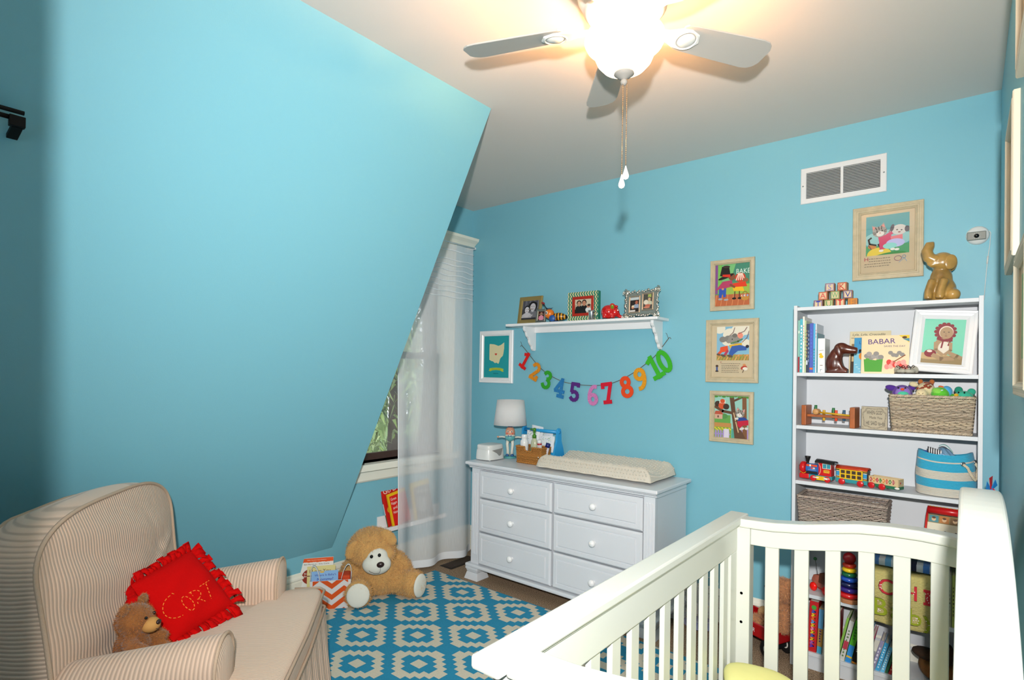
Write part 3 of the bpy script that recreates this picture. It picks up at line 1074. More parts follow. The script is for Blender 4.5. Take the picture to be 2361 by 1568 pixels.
# the big golden bear on the rug
br = figure('teddy_bear', 'large golden teddy bear with a white muzzle sitting on the rug by the wall', 'teddy bear', (-2.94, 2.275, .006), R(52.3))
br.scale = (.94, .94, .94)
m = MB()
m.ell((0, .03, .135), (.165, .15, .15))
m.ell((0, .035, .22), (.135, .125, .11))
m.ell((-.05, -.03, .318), (.160, .135, .118))
m.ell((-.05, -.015, .368), (.127, .115, .085))
m.ell((-.105, -.06, .283), (.085, .08, .06)).ell((.03, -.07, .293), (.085, .08, .06))
m.tube([(-.09, .02, .09), (-.12, -.10, .075), (-.125, -.20, .08)], [.085, .078, .083], 14)
m.ell((-.125, -.205, .088), (.088, .06, .088))
m.tube([(.09, .0, .09), (.165, -.045, .085), (.215, -.085, .085)], [.085, .082, .08], 14)
m.ell((.228, -.095, .086), (.082, .085, .09))
m.tube([(.10, .02, .24), (.165, .03, .16), (.195, .02, .075)], [.06, .062, .055], 12)
m.tube([(-.10, .03, .25), (-.18, .02, .18), (-.21, .0, .09)], [.06, .065, .058], 12)
bb = m.build('body', GOLD, br, remesh=.011)
fur(bb, 17000, .019, GOLDF, br, .0014, .25, tint=.3, base='#cc9c5c', keep=lambda p: not (p.y < -.10 and abs(p.x + .005) < .09 and .21 < p.z < .335) and not (p.y < -.25))
for c, rz_, ry_ in (((-.165, -.098, .335), 12, 30), ((.058, -.085, .402), -12, -48)):
    M = rotz(rz_) @ roty(ry_)
    m = MB().ell(c, (.046, .026, .068), M=M)
    e = m.build('ear', GOLD, br, remesh=.006)
    fur(e, 700, .010, GOLDF, br, .0012, .3, base='#c99a59', name='ear_fur')
m = MB(T=Matrix.Translation((-.012, -.004, -.034))).ell((.0, -.143, .282), (.094, .060, .068), 24, 14)
m.ell((.0, -.132, .328), (.072, .050, .062), 24, 14)
mz = m.build('muzzle', SOLE, br, remesh=.006)
MB(T=Matrix.Translation((-.012, -.004, -.034))).ell((.024, -.200, .296), (.025, .014, .019), M=roty(-8)).build('nose', NOSE, br)
MB(T=Matrix.Translation((-.012, -.004, -.034))).ell((-.034, -.178, .345), (.011, .009, .012)).build('eye', EYE, br)
MB(T=Matrix.Translation((-.012, -.004, -.034))).ell((.016, -.180, .352), (.011, .009, .012)).build('eye', EYE, br)
MB(T=Matrix.Translation((-.012, -.004, -.034))).tube([(-.058, -.182, .266), (-.04, -.194, .251), (-.01, -.2005, .241), (.018, -.2005, .243), (.024, -.204, .26), (.024, -.207, .278)], .0012, 5).build('mouth_stitch', SEAM, br)
MB().ell((-.124, -.252, .090), (.073, .016, .075), M=rotx(-6)).build('sole', SOLE, br)
MB().ell((.274, -.150, .088), (.066, .016, .078), M=rotz(48)).build('sole', SOLE, br)

# little brown bear in the armchair
BRN = mat('brown_plush', '#8a5424', .95, bump=('noise', 120, .8), sheen=.3, var=(.25, 18))
sb = thing('teddy_bear', 'small brown teddy bear slumped beside the red cushion on the armchair', 'teddy bear', (0, 0, 0))
sb.scale = (.9, .9, .9)
sb.location = CHO + Vector((.663, .748, 0)) * -.33 + Vector((-.748, .663, 0)) * -.185 + Vector((0, 0, .468))
sb.rotation_euler = (0, 0, CA + R(80))   # the face (-y) looks to the picture's right
m = MB()
m.ell((0, .0, .065), (.06, .055, .07))
m.ell((0, -.005, .160), (.064, .060, .058))
m.tube([(.04, -.01, .10), (.065, -.04, .075), (.07, -.075, .06)], [.027, .028, .026], 10)
m.tube([(-.04, -.01, .10), (-.07, -.05, .085), (-.075, -.095, .075)], [.027, .03, .029], 10)
m.tube([(.04, -.03, .02), (.055, -.10, .025)], [.034, .033], 10)
m.tube([(-.04, -.03, .02), (-.055, -.10, .025)], [.034, .033], 10)
b2 = m.build('body', BRN, sb, remesh=.006)
fur(b2, 6500, .010, GOLDF, sb, .0009, .3, tint=.4, base='#9a5c24')
for sx in (-1, 1):
    e = MB().ell((sx * .05, .0, .213), (.022, .012, .022), M=roty(sx * 20)).build('ear', BRN, sb, remesh=.004)
    fur(e, 350, .008, GOLDF, sb, .0009, .3, tint=.3, base='#a06a38', name='ear_fur')
MB().ell((0, -.062, .143), (.032, .033, .027), 20, 12).build('muzzle', mat('tan_velour', '#b98647', .85), sb)
MB().ell((0, -.092, .154), (.012, .007, .009)).build('nose', NOSE, sb)
for sx in (-1, 1):
    MB().ell((sx * .022, -.060, .176), .0055).build('eye', EYE, sb)
MB().tube([(-.014, -.088, .136), (-.006, -.0945, .131), (.004, -.0955, .131), (.014, -.09, .138)], .001, 5).build('mouth_stitch', SEAM, sb)

# red fleece cushion with knotted fringe
RED = mat('red_fleece', '#bd0808', .95, bump=('noise', 160, .3), spec=.08)
cp = thing('fringed_cushion', 'red fleece cushion with knotted fringe and stitched name on the armchair', 'cushion', CHO, (0, 0, CA))
T_, L_, R_, B_ = Vector((-.297, .183, .721)), Vector((-.415, -.04, .672)), Vector((-.12, .14, .518)), Vector((-.256, -.08, .478))
cn = ((R_ - L_).cross(T_ - B_)).normalized()
if cn.x < 0:
    cn = -cn
def cush(u, v, s):
    p = L_.lerp(T_, u).lerp(B_.lerp(R_, u), v)
    h = (max(0, 1 - abs(2 * u - 1) ** 2.6) * max(0, 1 - abs(2 * v - 1) ** 2.6)) ** .6
    wr = .004 * math.sin(9 * u + 14 * v) * h
    return p + cn * (s * (.050 if s > 0 else .025) * h + wr)
m = MB()
m.grid(lambda u, v: cush(u, v, 1), 26, 26)
m.grid(lambda u, v: cush(u, v, -1), 26, 26)
m.build('cushion_cover', RED, cp)
rnd = random.Random(9)
def strip(p, d, side, ln):
    mb = MB()
    q0 = Vector(p)
    w_ = side.normalized() * .012
    d1 = (d + cn * rnd.uniform(.1, .7)).normalized()
    pts = [q0, q0 + d1 * ln * .35, q0 + (d1 * .7 + d * .3 + Vector((0, 0, -.15))) * ln * .7, q0 + (d * .8 + cn * rnd.uniform(-.3, .5) + side * rnd.uniform(-.5, .5) + Vector((0, 0, -.25))) * ln]
    ws = [.6, .75, 1.1, 1.15]
    vs = []
    for a, k in zip(pts, ws):
        vs += [a - w_ * k, a + w_ * k]
    mb.add(vs, [(0, 1, 3, 2), (2, 3, 5, 4), (4, 5, 7, 6)], True)
    mb.build('fringe_strip', RED, cp, solid=.003)
for (a, b, out) in ((L_, T_, None), (T_, R_, None), (R_, B_, None), (L_, B_, None)):
    d = ((a + b) / 2 - (L_ + R_) / 2).normalized()
    for i in range(12):
        t = (i + .5) / 12
        for rep in (0, 1):
            strip(a.lerp(b, t + rnd.uniform(-.02, .02)) - d * .008, (d + (b - a).normalized() * rnd.uniform(-.45, .45)).normalized(), (b - a), rnd.uniform(.045, .07))
THR = mat('orange_thread', '#f08a2c', .7)
def stitch(pts, dash=.0085, gap=.006):
    mb = MB()
    P3 = [cush(u, v, 1) + cn * .0022 for u, v in pts]
    on, acc, cur = True, 0, [P3[0]]
    for a, b in zip(P3, P3[1:]):
        L0 = (b - a).length
        t = 0
        while t < L0:
            step = min((dash if on else gap) - acc, L0 - t)
            t += step
            acc += step
            if on:
                cur.append(a.lerp(b, t / L0))
            if acc >= (dash if on else gap) - 1e-9:
                if on and len(cur) > 1:
                    mb.tube(cur, .0014, 5)
                on, acc = not on, 0
                cur = [a.lerp(b, t / L0)]
    if on and len(cur) > 1:
        mb.tube(cur, .0014, 5)
    mb.build('stitched_letter', THR, cp)
def arcp(cu, cv, ru, rv, a0, a1, n=26):
    return [(cu + ru * math.cos(R(a0 + (a1 - a0) * i / n)), cv + rv * math.sin(R(a0 + (a1 - a0) * i / n))) for i in range(n + 1)]
stitch(arcp(.235, .61, .155, .16, -90, -270))                   # C
stitch([(.265, .435), (.30, .475)])
stitch(arcp(.365, .67, .055, .115, 0, 360))                     # O
stitch([(.475, .55), (.47, .77)])                               # R
stitch([(.455, .555)] + arcp(.485, .625, .088, .068, -90, 90) + [(.51, .70), (.58, .77)])
stitch([(.72, .565), (.68, .78)])                               # T
stitch([(.62, .555), (.80, .545)])
# ------------------------------------------------------------------ toys on top of the bookcase
BLK = mat('worn_block_wood', '#a9784e', .6, var=(.2, 60))
def block(px, row, letter, colour, bg, words, front=True):
    s = .0205
    x = -.621 + (px - 1874) * .00191
    z = 1.7972 + row * .0412
    t = thing('alphabet_block', words, 'toy block', (x, 3.205, z), (0, 0, R(random.Random(px).uniform(-5, 5))), 'wooden alphabet blocks on the bookcase')
    MB().box(-s, s, -s, s, 0, 2 * s).build('cube', BLK, t, bevel=.002)
    A = Art(FY(0, -s - .0001, s))
    A.rect(colour, -s * .86, -s * .86, s * .86, s * .86)
    A.rect(bg, -s * .74, -s * .74, s * .74, s * .74)
    w_, h_ = TX[letter][2:]
    hh = s * 1.3
    A.text(colour, letter, 0, 0, min(hh * w_ / h_, s * 1.35) if letter != 'I' else s * .28, hh)
    for sy in ((1, -1) if letter in 'IT' else (-1,)):
        if letter in 'IT':
            A.rect(colour, -s * .38, sy * hh / 2 - s * .1, s * .38, sy * hh / 2 + s * .1)
    A.build('letter_print', PRINT, t)
    return t
BG = '#cfb893'
block(1888, 0, 'T', '#24379a', BG, 'wooden alphabet block with a blue T, bottom left of the pyramid')
block(1913, 0, 'U', '#2b8a3e', BG, 'wooden alphabet block with a green U in the bottom row')
block(1939, 0, 'I', '#c01a20', BG, 'wooden alphabet block with a red I in the bottom row')
block(1967, 0, 'E', '#d9861f', '#a9713c', 'darker wooden alphabet block with an orange E, bottom right')
block(1900, 1, 'A', '#cc4a4a', BG, 'wooden alphabet block with a pinkish red A in the middle row')
block(1928, 1, 'W', '#4aa36a', BG, 'wooden alphabet block with a green W in the middle row')
block(1956, 1, 'V', '#25348c', BG, 'wooden alphabet block with a dark blue V in the middle row')
block(1915, 2, 'S', '#6f74b8', BG, 'wooden alphabet block with a lilac blue S, top left of the pyramid')
block(1944, 2, 'K', '#b8141c', BG, 'wooden alphabet block with a red K, top right of the pyramid')

# seated elephant figurine, trunk raised
ELE = mat('amber_glazed_ceramic', '#b08a48', .28, var=(.5, 11), coat=.4)
el = thing('elephant_figurine', 'amber glazed ceramic elephant sitting with raised trunk on the bookcase', 'figurine', (-.098, 3.21, 1.798))
m = MB()
m.ell((0.005, .0, .055), (.052, .046, .060))
m.ell((.0, .0, .105), (.043, .04, .06))
m.ell((0.004, -.003, .182), (.046, .042, .046))
m.ell((-.02, -.018, .195), (.024, .024, .02))
m.tube([(-.02, -.02, .19), (-.045, -.025, .205), (-.052, -.025, .235), (-.042, -.02, .262), (-.024, -.02, .262)], [.027, .025, .023, .021, .017], 12)
m.tube([(-.012, -.03, .175), (-.036, -.032, .168), (-.05, -.03, .18)], [.014, .013, .008], 10)
m.tube([(-.03, -.03, .10), (-.045, -.04, .05), (-.046, -.044, .012)], [.018, .016, .017], 10)
m.tube([(.015, -.04, .10), (.0, -.052, .05), (-.004, -.055, .012)], [.018, .016, .017], 10)
m.ell((.042, -.025, .03), (.03, .034, .028))
m.ell((-.035, .0, .028), (.026, .034, .026))
m.build('body', ELE, el, remesh=.0045)
for y, rz_ in ((-.030, 25), (.030, -25)):
    MB().ell((.034, y, .176), (.026, .008, .034), M=rotz(rz_) @ roty(10)).build('ear', ELE, el, sm=True)
MB().ell((-.024, -.038, .207), .004).build('eye', EYE, el)

# ------------------------------------------------------------------ books
def book(words, x0, x1, z, h, depth, col, yf, lean=0, group=None, deco=None, name='book', pages='#d9d2c2'):
    """upright book, spine to the front; deco(A, th, h) paints the spine"""
    th = x1 - x0
    t = thing(name, words, 'book', (x0 if lean >= 0 else x1, yf, z), (0, R(lean), 0), group)
    o = 0 if lean >= 0 else -th
    c = mat('cover_' + col.strip('#'), col, .4)
    k = min(.0022, th * .22)
    m = MB().box(o, o + k, .0, depth, 0, h).box(o + th - k, o + th, .0, depth, 0, h).box(o + k, o + th - k, 0, k, 0, h)
    m.build('cover', c, t)
    MB().box(o + k, o + th - k, k, depth - .004, .003, h - .003).build('pages', PAGES, t)
    if deco:
        A = Art(FY(o, -.0002, 0), .0002)
        A.clip(.0006, .001, th - .0006, h - .001)
        deco(A, th, h)
        A.build('spine_print', PRINT, t)
    return t
def bars(*spec):
    def d(A, th, h):
        for col, a, b in spec:
            A.rect(col, 0, h * a, th, h * b)
    return d
def squig(col, a, b, n=9, base=None, extra=()):
    """a line of small spine lettering, too small to read"""
    def d(A, th, h):
        if base:
            A.rect(base, 0, h * a - .004, th, h * b + .004)
        rnd = random.Random(n)
        for i in range(n):
            v = h * (a + (b - a) * (i + .5) / n)
            l = h * (b - a) / n * .33
            A.rect(col, th * .28, v - l, th * rnd.uniform(.55, .75), v + l * rnd.uniform(.2, 1))
        for c2, a2, b2 in extra:
            A.rect(c2, 0, h * a2, th, h * b2)
    return d
X1 = lambda zx: -.671 + (zx - 163) * .000428
ZS = 1.4685
GU = 'upright books on the top shelf'
for w0, w1, top, col, dec, words in (
    (165, 187, 385, '#7fb3a5', bars(('#9b2f3a', .0, .3), ('#c9d8c8', .75, .8)), 'pale green book with a maroon foot, first on the top shelf'),
    (187, 216, 372, '#3fa9bd', squig('#eef4f4', .05, .9, 13), 'turquoise book with large white spine lettering on the top shelf'),
    (216, 236, 348, '#e4dfd4', squig('#b9763a', .55, .85, 7), 'tallest cream book with tan spine lettering on the top shelf'),
    (236, 254, 390, '#b3c294', squig('#6d7b4a', .2, .8, 9), 'sage green book right of the tallest cream book'),
    (254, 272, 425, '#1b2946', squig('#c8a44a', .3, .9, 8, extra=(('#d8dfe6', .16, .25),)), 'dark navy book with a pale label near its foot'),
    (272, 290, 425, '#15305c', squig('#9fb6d8', .2, .9, 8), 'navy book with light blue spine lettering'),
    (290, 328, 420, '#3a50ae', squig('#5468c4', .3, .9, 9, extra=(('#d9703a', .06, .10),)), 'thick royal blue book with an orange spot at its foot'),
    (328, 350, 425, '#3c9fd0', squig('#1f6f3a', .1, .5, 7), 'sky blue book right of the thick royal blue book'),
    (350, 364, 425, '#ccd5de', squig('#c04a56', .7, .9, 3), 'pale grey book with a little red spine print'),
    (364, 375, 520, '#1f7d8a', None, 'short dark teal book beside the white duckling book')):
    book(words, X1(w0) + .0003, X1(w1) - .0003, ZS, (922 - top) * .000492, .17, col, 3.112, 0, GU, dec)
def duck(A, th, h):
    A.line('#8a8478', [(th * .2, h * .64), (th * .8, h * .66)], .002)
    A.el('#f0bb1e', th * .5, h * .47, th * .3, th * .26)
    A.el('#f0bb1e', th * .42, h * .54, th * .19, th * .18)
    A.el('#e0701c', th * .22, h * .53, th * .1, th * .06)
    A.rect('#6d3a30', th * .3, h * .21, th * .7, h * .225)
    A.line('#35527a', [(th * .62, h * .1), (th * .38, h * .1), (th * .38, h * .04)], .0016)
book('white book with a yellow duckling on its spine beside the brown dog', -.5795, -.548, ZS, .170, .125, '#e3e5e1', 3.112, 0, None, duck)

def faceout(words, x0, x1, z, h, yb, lean, col, draw, th=.006, cat='book', name='picture_book', rz=0):
    """a book shown cover first, leaning back"""
    t = thing(name, words, cat, ((x0 + x1) / 2, yb, z), (R(-lean), 0, rz))
    wd = x1 - x0
    MB().box(-wd / 2, wd / 2, 0, .0012, 0, h).box(-wd / 2, wd / 2, th - .0012, th, 0, h).box(-wd / 2, -wd / 2 + .0015, .0012, th - .0012, 0, h).build('cover', mat('cover_' + col.strip('#'), col, .4), t)
    MB().box(-wd / 2 + .0015, wd / 2 - .002, .0012, th - .0012, .002, h - .002).build('pages', PAGES, t)
    A = Art(FY(-wd / 2, -.0002, 0), .0002)
    A.clip(.0005, .0005, wd - .0005, h - .0005)
    draw(A, wd, h)
    A.build('cover_print', PRINT, t)
    return t
def d_lyle(A, w_, h):
    A.text('#3a3a38', 'Lyle, Lyle, Crocodile', w_ * .47, h * .915, w_ * .80, h * .07, shear=.25)
    A.line('#8a7a5a', [(w_ * .04, h * .84), (w_ * .3, h * .84)], .003)
    A.rect('#4a3a2c', w_ * .03, .0, w_ * .16, h * .5)
    A.rect('#c8b184', w_ * .06, h * .28, w_ * .12, h * .40)
    A.rect('#8b6d43', w_ * .05, h * .55, w_ * .14, h * .7)
P = at(1958, 800, 1, 3.27)
Q = at(2053, 800, 1, 3.27)
faceout('cream picture book with a title in grey script, hindmost on the top shelf', P.x, Q.x, ZS, .215, 3.262, 9, '#dbcba4', d_lyle)
def d_blue(A, w_, h):
    A.rect('#7fc3dd', 0, 0, w_, h * .55)
    A.rect('#3e93c4', 0, h * .55, w_, h)
    for i in range(16):
        A.el('#bfe3ec', w_ * ((i * 37) % 100) / 100, h * .3 * ((i * 53) % 100) / 100, .006, .002)
    A.el('#e08a2a', w_ * .3, h * .48, .018, .02)
    A.text('#1f3f8f', 'L', w_ * .2, h * .86, .008, .014)
P = at(1968, 800, 1, 3.225)
faceout('blue picture book half hidden behind the cream book with elephants', P.x, P.x + .13, ZS, .180, 3.225, 9, '#4c9cc8', d_blue)
def d_bab(A, w_, h):
    A.text('#4a2f7d', 'BABAR', w_ * .43, h * .845, w_ * .57, h * .13, rot=2)
    A.text('#4a3a6d', 'SAVES THE DAY', w_ * .70, h * .715, w_ * .44, h * .045)
    A.poly('#e8c23a', [(w_ * .78, h), (w_, h), (w_, h * .80)])
    A.el('#5a3a20', w_ * .90, h * .94, w_ * .05, h * .03)
    A.poly('#4a8aa0', [(w_ * .86, h * .90), (w_, h * .92), (w_, h * .83)])
    # plain bouquet and grass shapes stand in for the cover's figures
    for i in range(9):
        A.line('#4f9d3a', [(w_ * (.10 + .04 * i), h * .06), (w_ * (.08 + .045 * i), h * (.36 + .03 * math.sin(i)))], .009)
    for i in range(7):
        A.el(['#8f8a86', '#a09a96'][i % 2], w_ * (.12 + .05 * i), h * (.46 + .06 * math.sin(i * 2)), w_ * .06, h * .06)
    for i in range(10):
        A.el(['#ec8e86', '#d8433c', '#f0a49a'][i % 3], w_ * (.55 + .042 * i), h * (.18 + .12 * math.sin(i * 1.4) ** 2), w_ * .055, h * .07)
    for i in range(5):
        A.el('#8f8a86', w_ * (.62 + .06 * i), h * (.50 + .04 * math.cos(i * 2)), w_ * .05, h * .05)
    A.line('#8a4a2a', [(w_ * .68, h * .30), (w_ * .92, h * .48)], .004)
P = at(1985, 820, 1, 3.16)
Q = at(2096, 820, 1, 3.16)
faceout('cream picture book with a purple title, in front of the other face-out books', P.x, Q.x, ZS, .184, 3.16, 8, '#e6cfa6', d_bab)

# carved brown dog
DOG = mat('polished_brown_wood', '#54200f', .3, var=(.3, 25), coat=.3)
dg_ = thing('dog_figurine', 'carved dark brown dog figurine looking right beside the white duckling book', 'figurine', (-.487, 3.135, ZS))
m = MB()
m.ell((-.022, .0, .040), (.036, .030, .052))
m.ell((-.015, .0, .072), (.028, .026, .035))
m.ell((.006, .0, .106), (.031, .025, .025))
m.tube([(.015, 0, .104), (.045, 0, .098), (.070, 0, .095)], [.022, .0175, .0135], 12)
m.tube([(-.005, -.01, .05), (.008, -.014, .02), (.03, -.014, .008)], [.016, .012, .010], 10)
m.tube([(-.005, .01, .05), (.008, .014, .02), (.03, .014, .008)], [.016, .012, .010], 10)
m.box(-.055, .035, -.026, .026, 0, .010)
dg_.scale = (1.06, 1.1, 1.14)
m.build('body', DOG, dg_, remesh=.004)
for sy in (-1, 1):
    MB().ell((-.004, sy * .022, .094), (.014, .006, .026), M=roty(-14)).build('ear', DOG, dg_)
MB().ell((.022, -.016, .112), .0025).build('eye', EYE, dg_)
MB().ell((.080, 0, .096), (.005, .005, .005)).build('nose', mat('black_nose', '#0a0606', .3), dg_)

# baby shoes
SHOE = mat('old_white_leather', '#b9b3a3', .55, var=(.2, 60))
for i, px in enumerate((2075, 2102)):
    P = at(px, 858, 1, 3.13)
    s = thing('baby_shoe', ('left' if i == 0 else 'right') + ' one of the white baby shoes with dark laces before the portrait', 'shoe', (P.x, 3.13, ZS), (0, 0, R(28 if i == 0 else -30)), 'pair of baby shoes')
    m = MB()
    m.ell((0, -.012, .012), (.018, .026, .014))
    m.ell((0, .018, .017), (.016, .018, .020))
    m.build('upper', SHOE, s, remesh=.003)
    MB().prism([(.018 * math.cos(a) * (1 if True else 1), .037 * math.sin(a)) for a in (2 * PI * k / 20 for k in range(20))], 'z', 0, .005).build('sole', mat('dark_sole', '#3a3028', .6), s)
    m = MB()
    for sx in (-1, 1):
        m.tube([(0, -.004, .030), (sx * .012, -.008, .040), (sx * .019, -.006, .034), (sx * .008, -.002, .029)], .0014, 5)
        m.tube([(0, -.004, .030), (sx * .010, -.022, .030), (sx * .014, -.03, .02)], .0012, 5)
    m.build('lace', mat('dark_lace', '#15161c', .8), s)

# baby portrait in its wide white frame, leaning in the corner of the top shelf
pf = thing('portrait_frame', 'large white frame with a tinted baby portrait leaning on the top shelf', 'picture frame', (-.100, 3.165, ZS + .006), (R(-12), R(4.5), 0))
FW, FH = .232, .292
M = FY(0, 0, FH / 2)
frame_mb(m := MB(), FW, FH, [(0, 0), (0, .014), (.004, .018), (.012, .016), (.016, .018), (.026, .015), (.030, .016), (.042, .006), (.042, 0)], M)
m.build('frame', WHITE, pf)
MB().box(-FW / 2 + .004, FW / 2 - .004, -.001, .003, .004, FH - .004).build('backing', mat('backing_board', '#7a6a55', .8), pf)
A = Art(FY(0, -.0035, FH / 2), .0002)
a, b = FW / 2 - .041, FH / 2 - .041
A.clip(-a, -b, a, b)
A.rect('#7fd3b8', -a, -b, a, b)
A.rect('#a08a62', -a, -b, a, -b + .040)
A.el('#c7ab7b', -.04, -b + .035, .07, .016)
SK = '#b0926f'
A.el('#8a1c2e', .005, .045, .032, .036)
for i in range(14):
    t = i / 14 * 2 * PI
    A.el('#8a1c2e', .005 + .034 * math.cos(t), .045 + .037 * math.sin(t), .008, .008, n=10)
A.el('#e9dccb', .008, .043, .026, .030)
A.el(SK, .009, .040, .024, .028)
A.el('#4a3a30', .000, .044, .0035, .002, n=10).el('#4a3a30', .017, .044, .0035, .002, n=10)
A.el('#8a5a4a', .008, .026, .005, .002, n=10)
A.line('#7a5c48', [(.008, .040), (.006, .034), (.010, .033)], .001)
A.el(SK, -.004, -.022, .028, .036)
A.el('#e2dacb', .006, -.030, .022, .030)
A.line('#8a1c2e', [(-.02, .012), (.0, .004), (.03, .006)], .011)
A.line('#8a1c2e', [(.0, .004), (-.004, -.03)], .006).line('#8a1c2e', [(.026, .004), (.02, -.018)], .006)
A.line(SK, [(-.026, -.008), (-.024, -.04), (.002, -.062)], .013).line(SK, [(.028, -.008), (.030, -.04), (.012, -.06)], .012)
A.el('#8a1c2e', -.042, -.058, .022, .018).el('#e2dacb', -.045, -.048, .010, .006)
A.line(SK, [(-.03, -.066), (.0, -.082), (.04, -.078)], .018).line(SK, [(.03, -.055), (.055, -.066), (.066, -.072)], .016)
A.line('#7a5c48', [(.002, -.072), (.03, -.070), (.05, -.078)], .0012)
A.build('photo_print', PRINT, pf)
MB().box(-a, a, -.0062, -.0058, FH / 2 - b, FH / 2 + b).build('glazing', GLASS, pf)

# ------------------------------------------------------------------ second shelf: pounding bench, sign, basket of plush toys
ZS = 1.2035
pb = thing('pounding_bench', 'wooden toy pounding bench with coloured pegs on the second shelf', 'toy', (-.532, 3.165, ZS), (0, 0, R(-6)))
for x in (-.108, .108):
    m = MB().prism([(-.045, 0), (.045, 0), (.045, .10), (-.045, .10)], 'x', x - .011, x + .011)
    m.build('end_board', mat('orange_beech', '#a85a26', .45, var=(.2, 25)), pb, bevel=.003)
MB().box(-.097, .097, -.026, .026, .043, .055).build('plank', mat('orange_beech', '#a85a26'), pb, bevel=.001)
for x, y, c, z0 in ((-.068, .01, '#1f6b35', .048), (.012, .012, '#1f6b35', .038), (.030, -.010, '#d8431f', .028), (.060, .008, '#24506e', .030), (-.03, .01, '#d6a52a', .025)):
    MB().lathe([(.0062, z0), (.0065, z0 + .001), (.0065, z0 + .052), (.006, z0 + .053)], 14, (x, y, 0)).build('peg', mat('peg_' + c.strip('#'), c, .4), pb)
ml = thing('toy_mallet', 'small toy mallet with a yellow handle lying on the pounding bench', 'mallet', (-.575, 3.135, ZS + .0552), (0, R(3), R(-8)))
MB().tube([(-.002, 0, .012), (.135, 0, .012)], .0048, 12).build('handle', mat('yellow_handle', '#c99a22', .4), ml)
MB().lathe([(.0, -.02), (.0135, -.02), (.0145, -.017), (.0145, .017), (.0135, .02), (0, .02)], 20, (-.012, 0, .0145), 'y').build('mallet_head', mat('pale_beech', '#c8935a', .5, var=(.15, 40)), ml)

sg = thing('sign_block', 'square cream wooden block with a hand-lettered saying', 'sign', (-.343, 3.14, ZS), (0, 0, R(2)))
MB().box(-.052, .052, 0, .028, 0, .107).build('wooden_block', mat('dark_grey_edge', '#5d5852', .7), sg, bevel=.0008)
A = Art(FY(0, -.0003, .0535), .0002)
A.rect('#aca18a', -.0515, -.053, .0515, .053)
K = '#2e2a28'
A.text(K, 'WHEN GOD', 0, .026, .062, .018)
A.text(K, 'Made You', .006, .002, .050, .011, rot=-2)
A.text(K, 'HE SAID ta-da', .004, -.024, .074, .018)
for i in range(44):
    t = 2 * PI * i / 44
    k = 1 + .06 * math.sin(7 * t)
    x, y = .044 * k * math.copysign(abs(math.cos(t)) ** .6, math.cos(t)), .045 * k * math.copysign(abs(math.sin(t)) ** .6, math.sin(t))
    A.line(K, [(x * .965, y * .965), (x * 1.03, y * 1.03)], .0008)
for k_ in (.96, 1.04):
    A.line(K, [(.044 * k_ * (1 + .06 * math.sin(7 * t)) * math.copysign(abs(math.cos(t)) ** .6, math.cos(t)), .045 * k_ * (1 + .06 * math.sin(7 * t)) * math.copysign(abs(math.sin(t)) ** .6, math.sin(t))) for t in (2 * PI * i / 60 for i in range(61))], .0007)
for sx in (-1, 1):
    for sy in (-1, 1):
        A.line(K, [(sx * .042, sy * .047), (sx * .049, sy * .040)], .0009).line(K, [(sx * .045, sy * .049), (sx * .049, sy * .046)], .0009)
A.build('lettering', PRINT, sg)

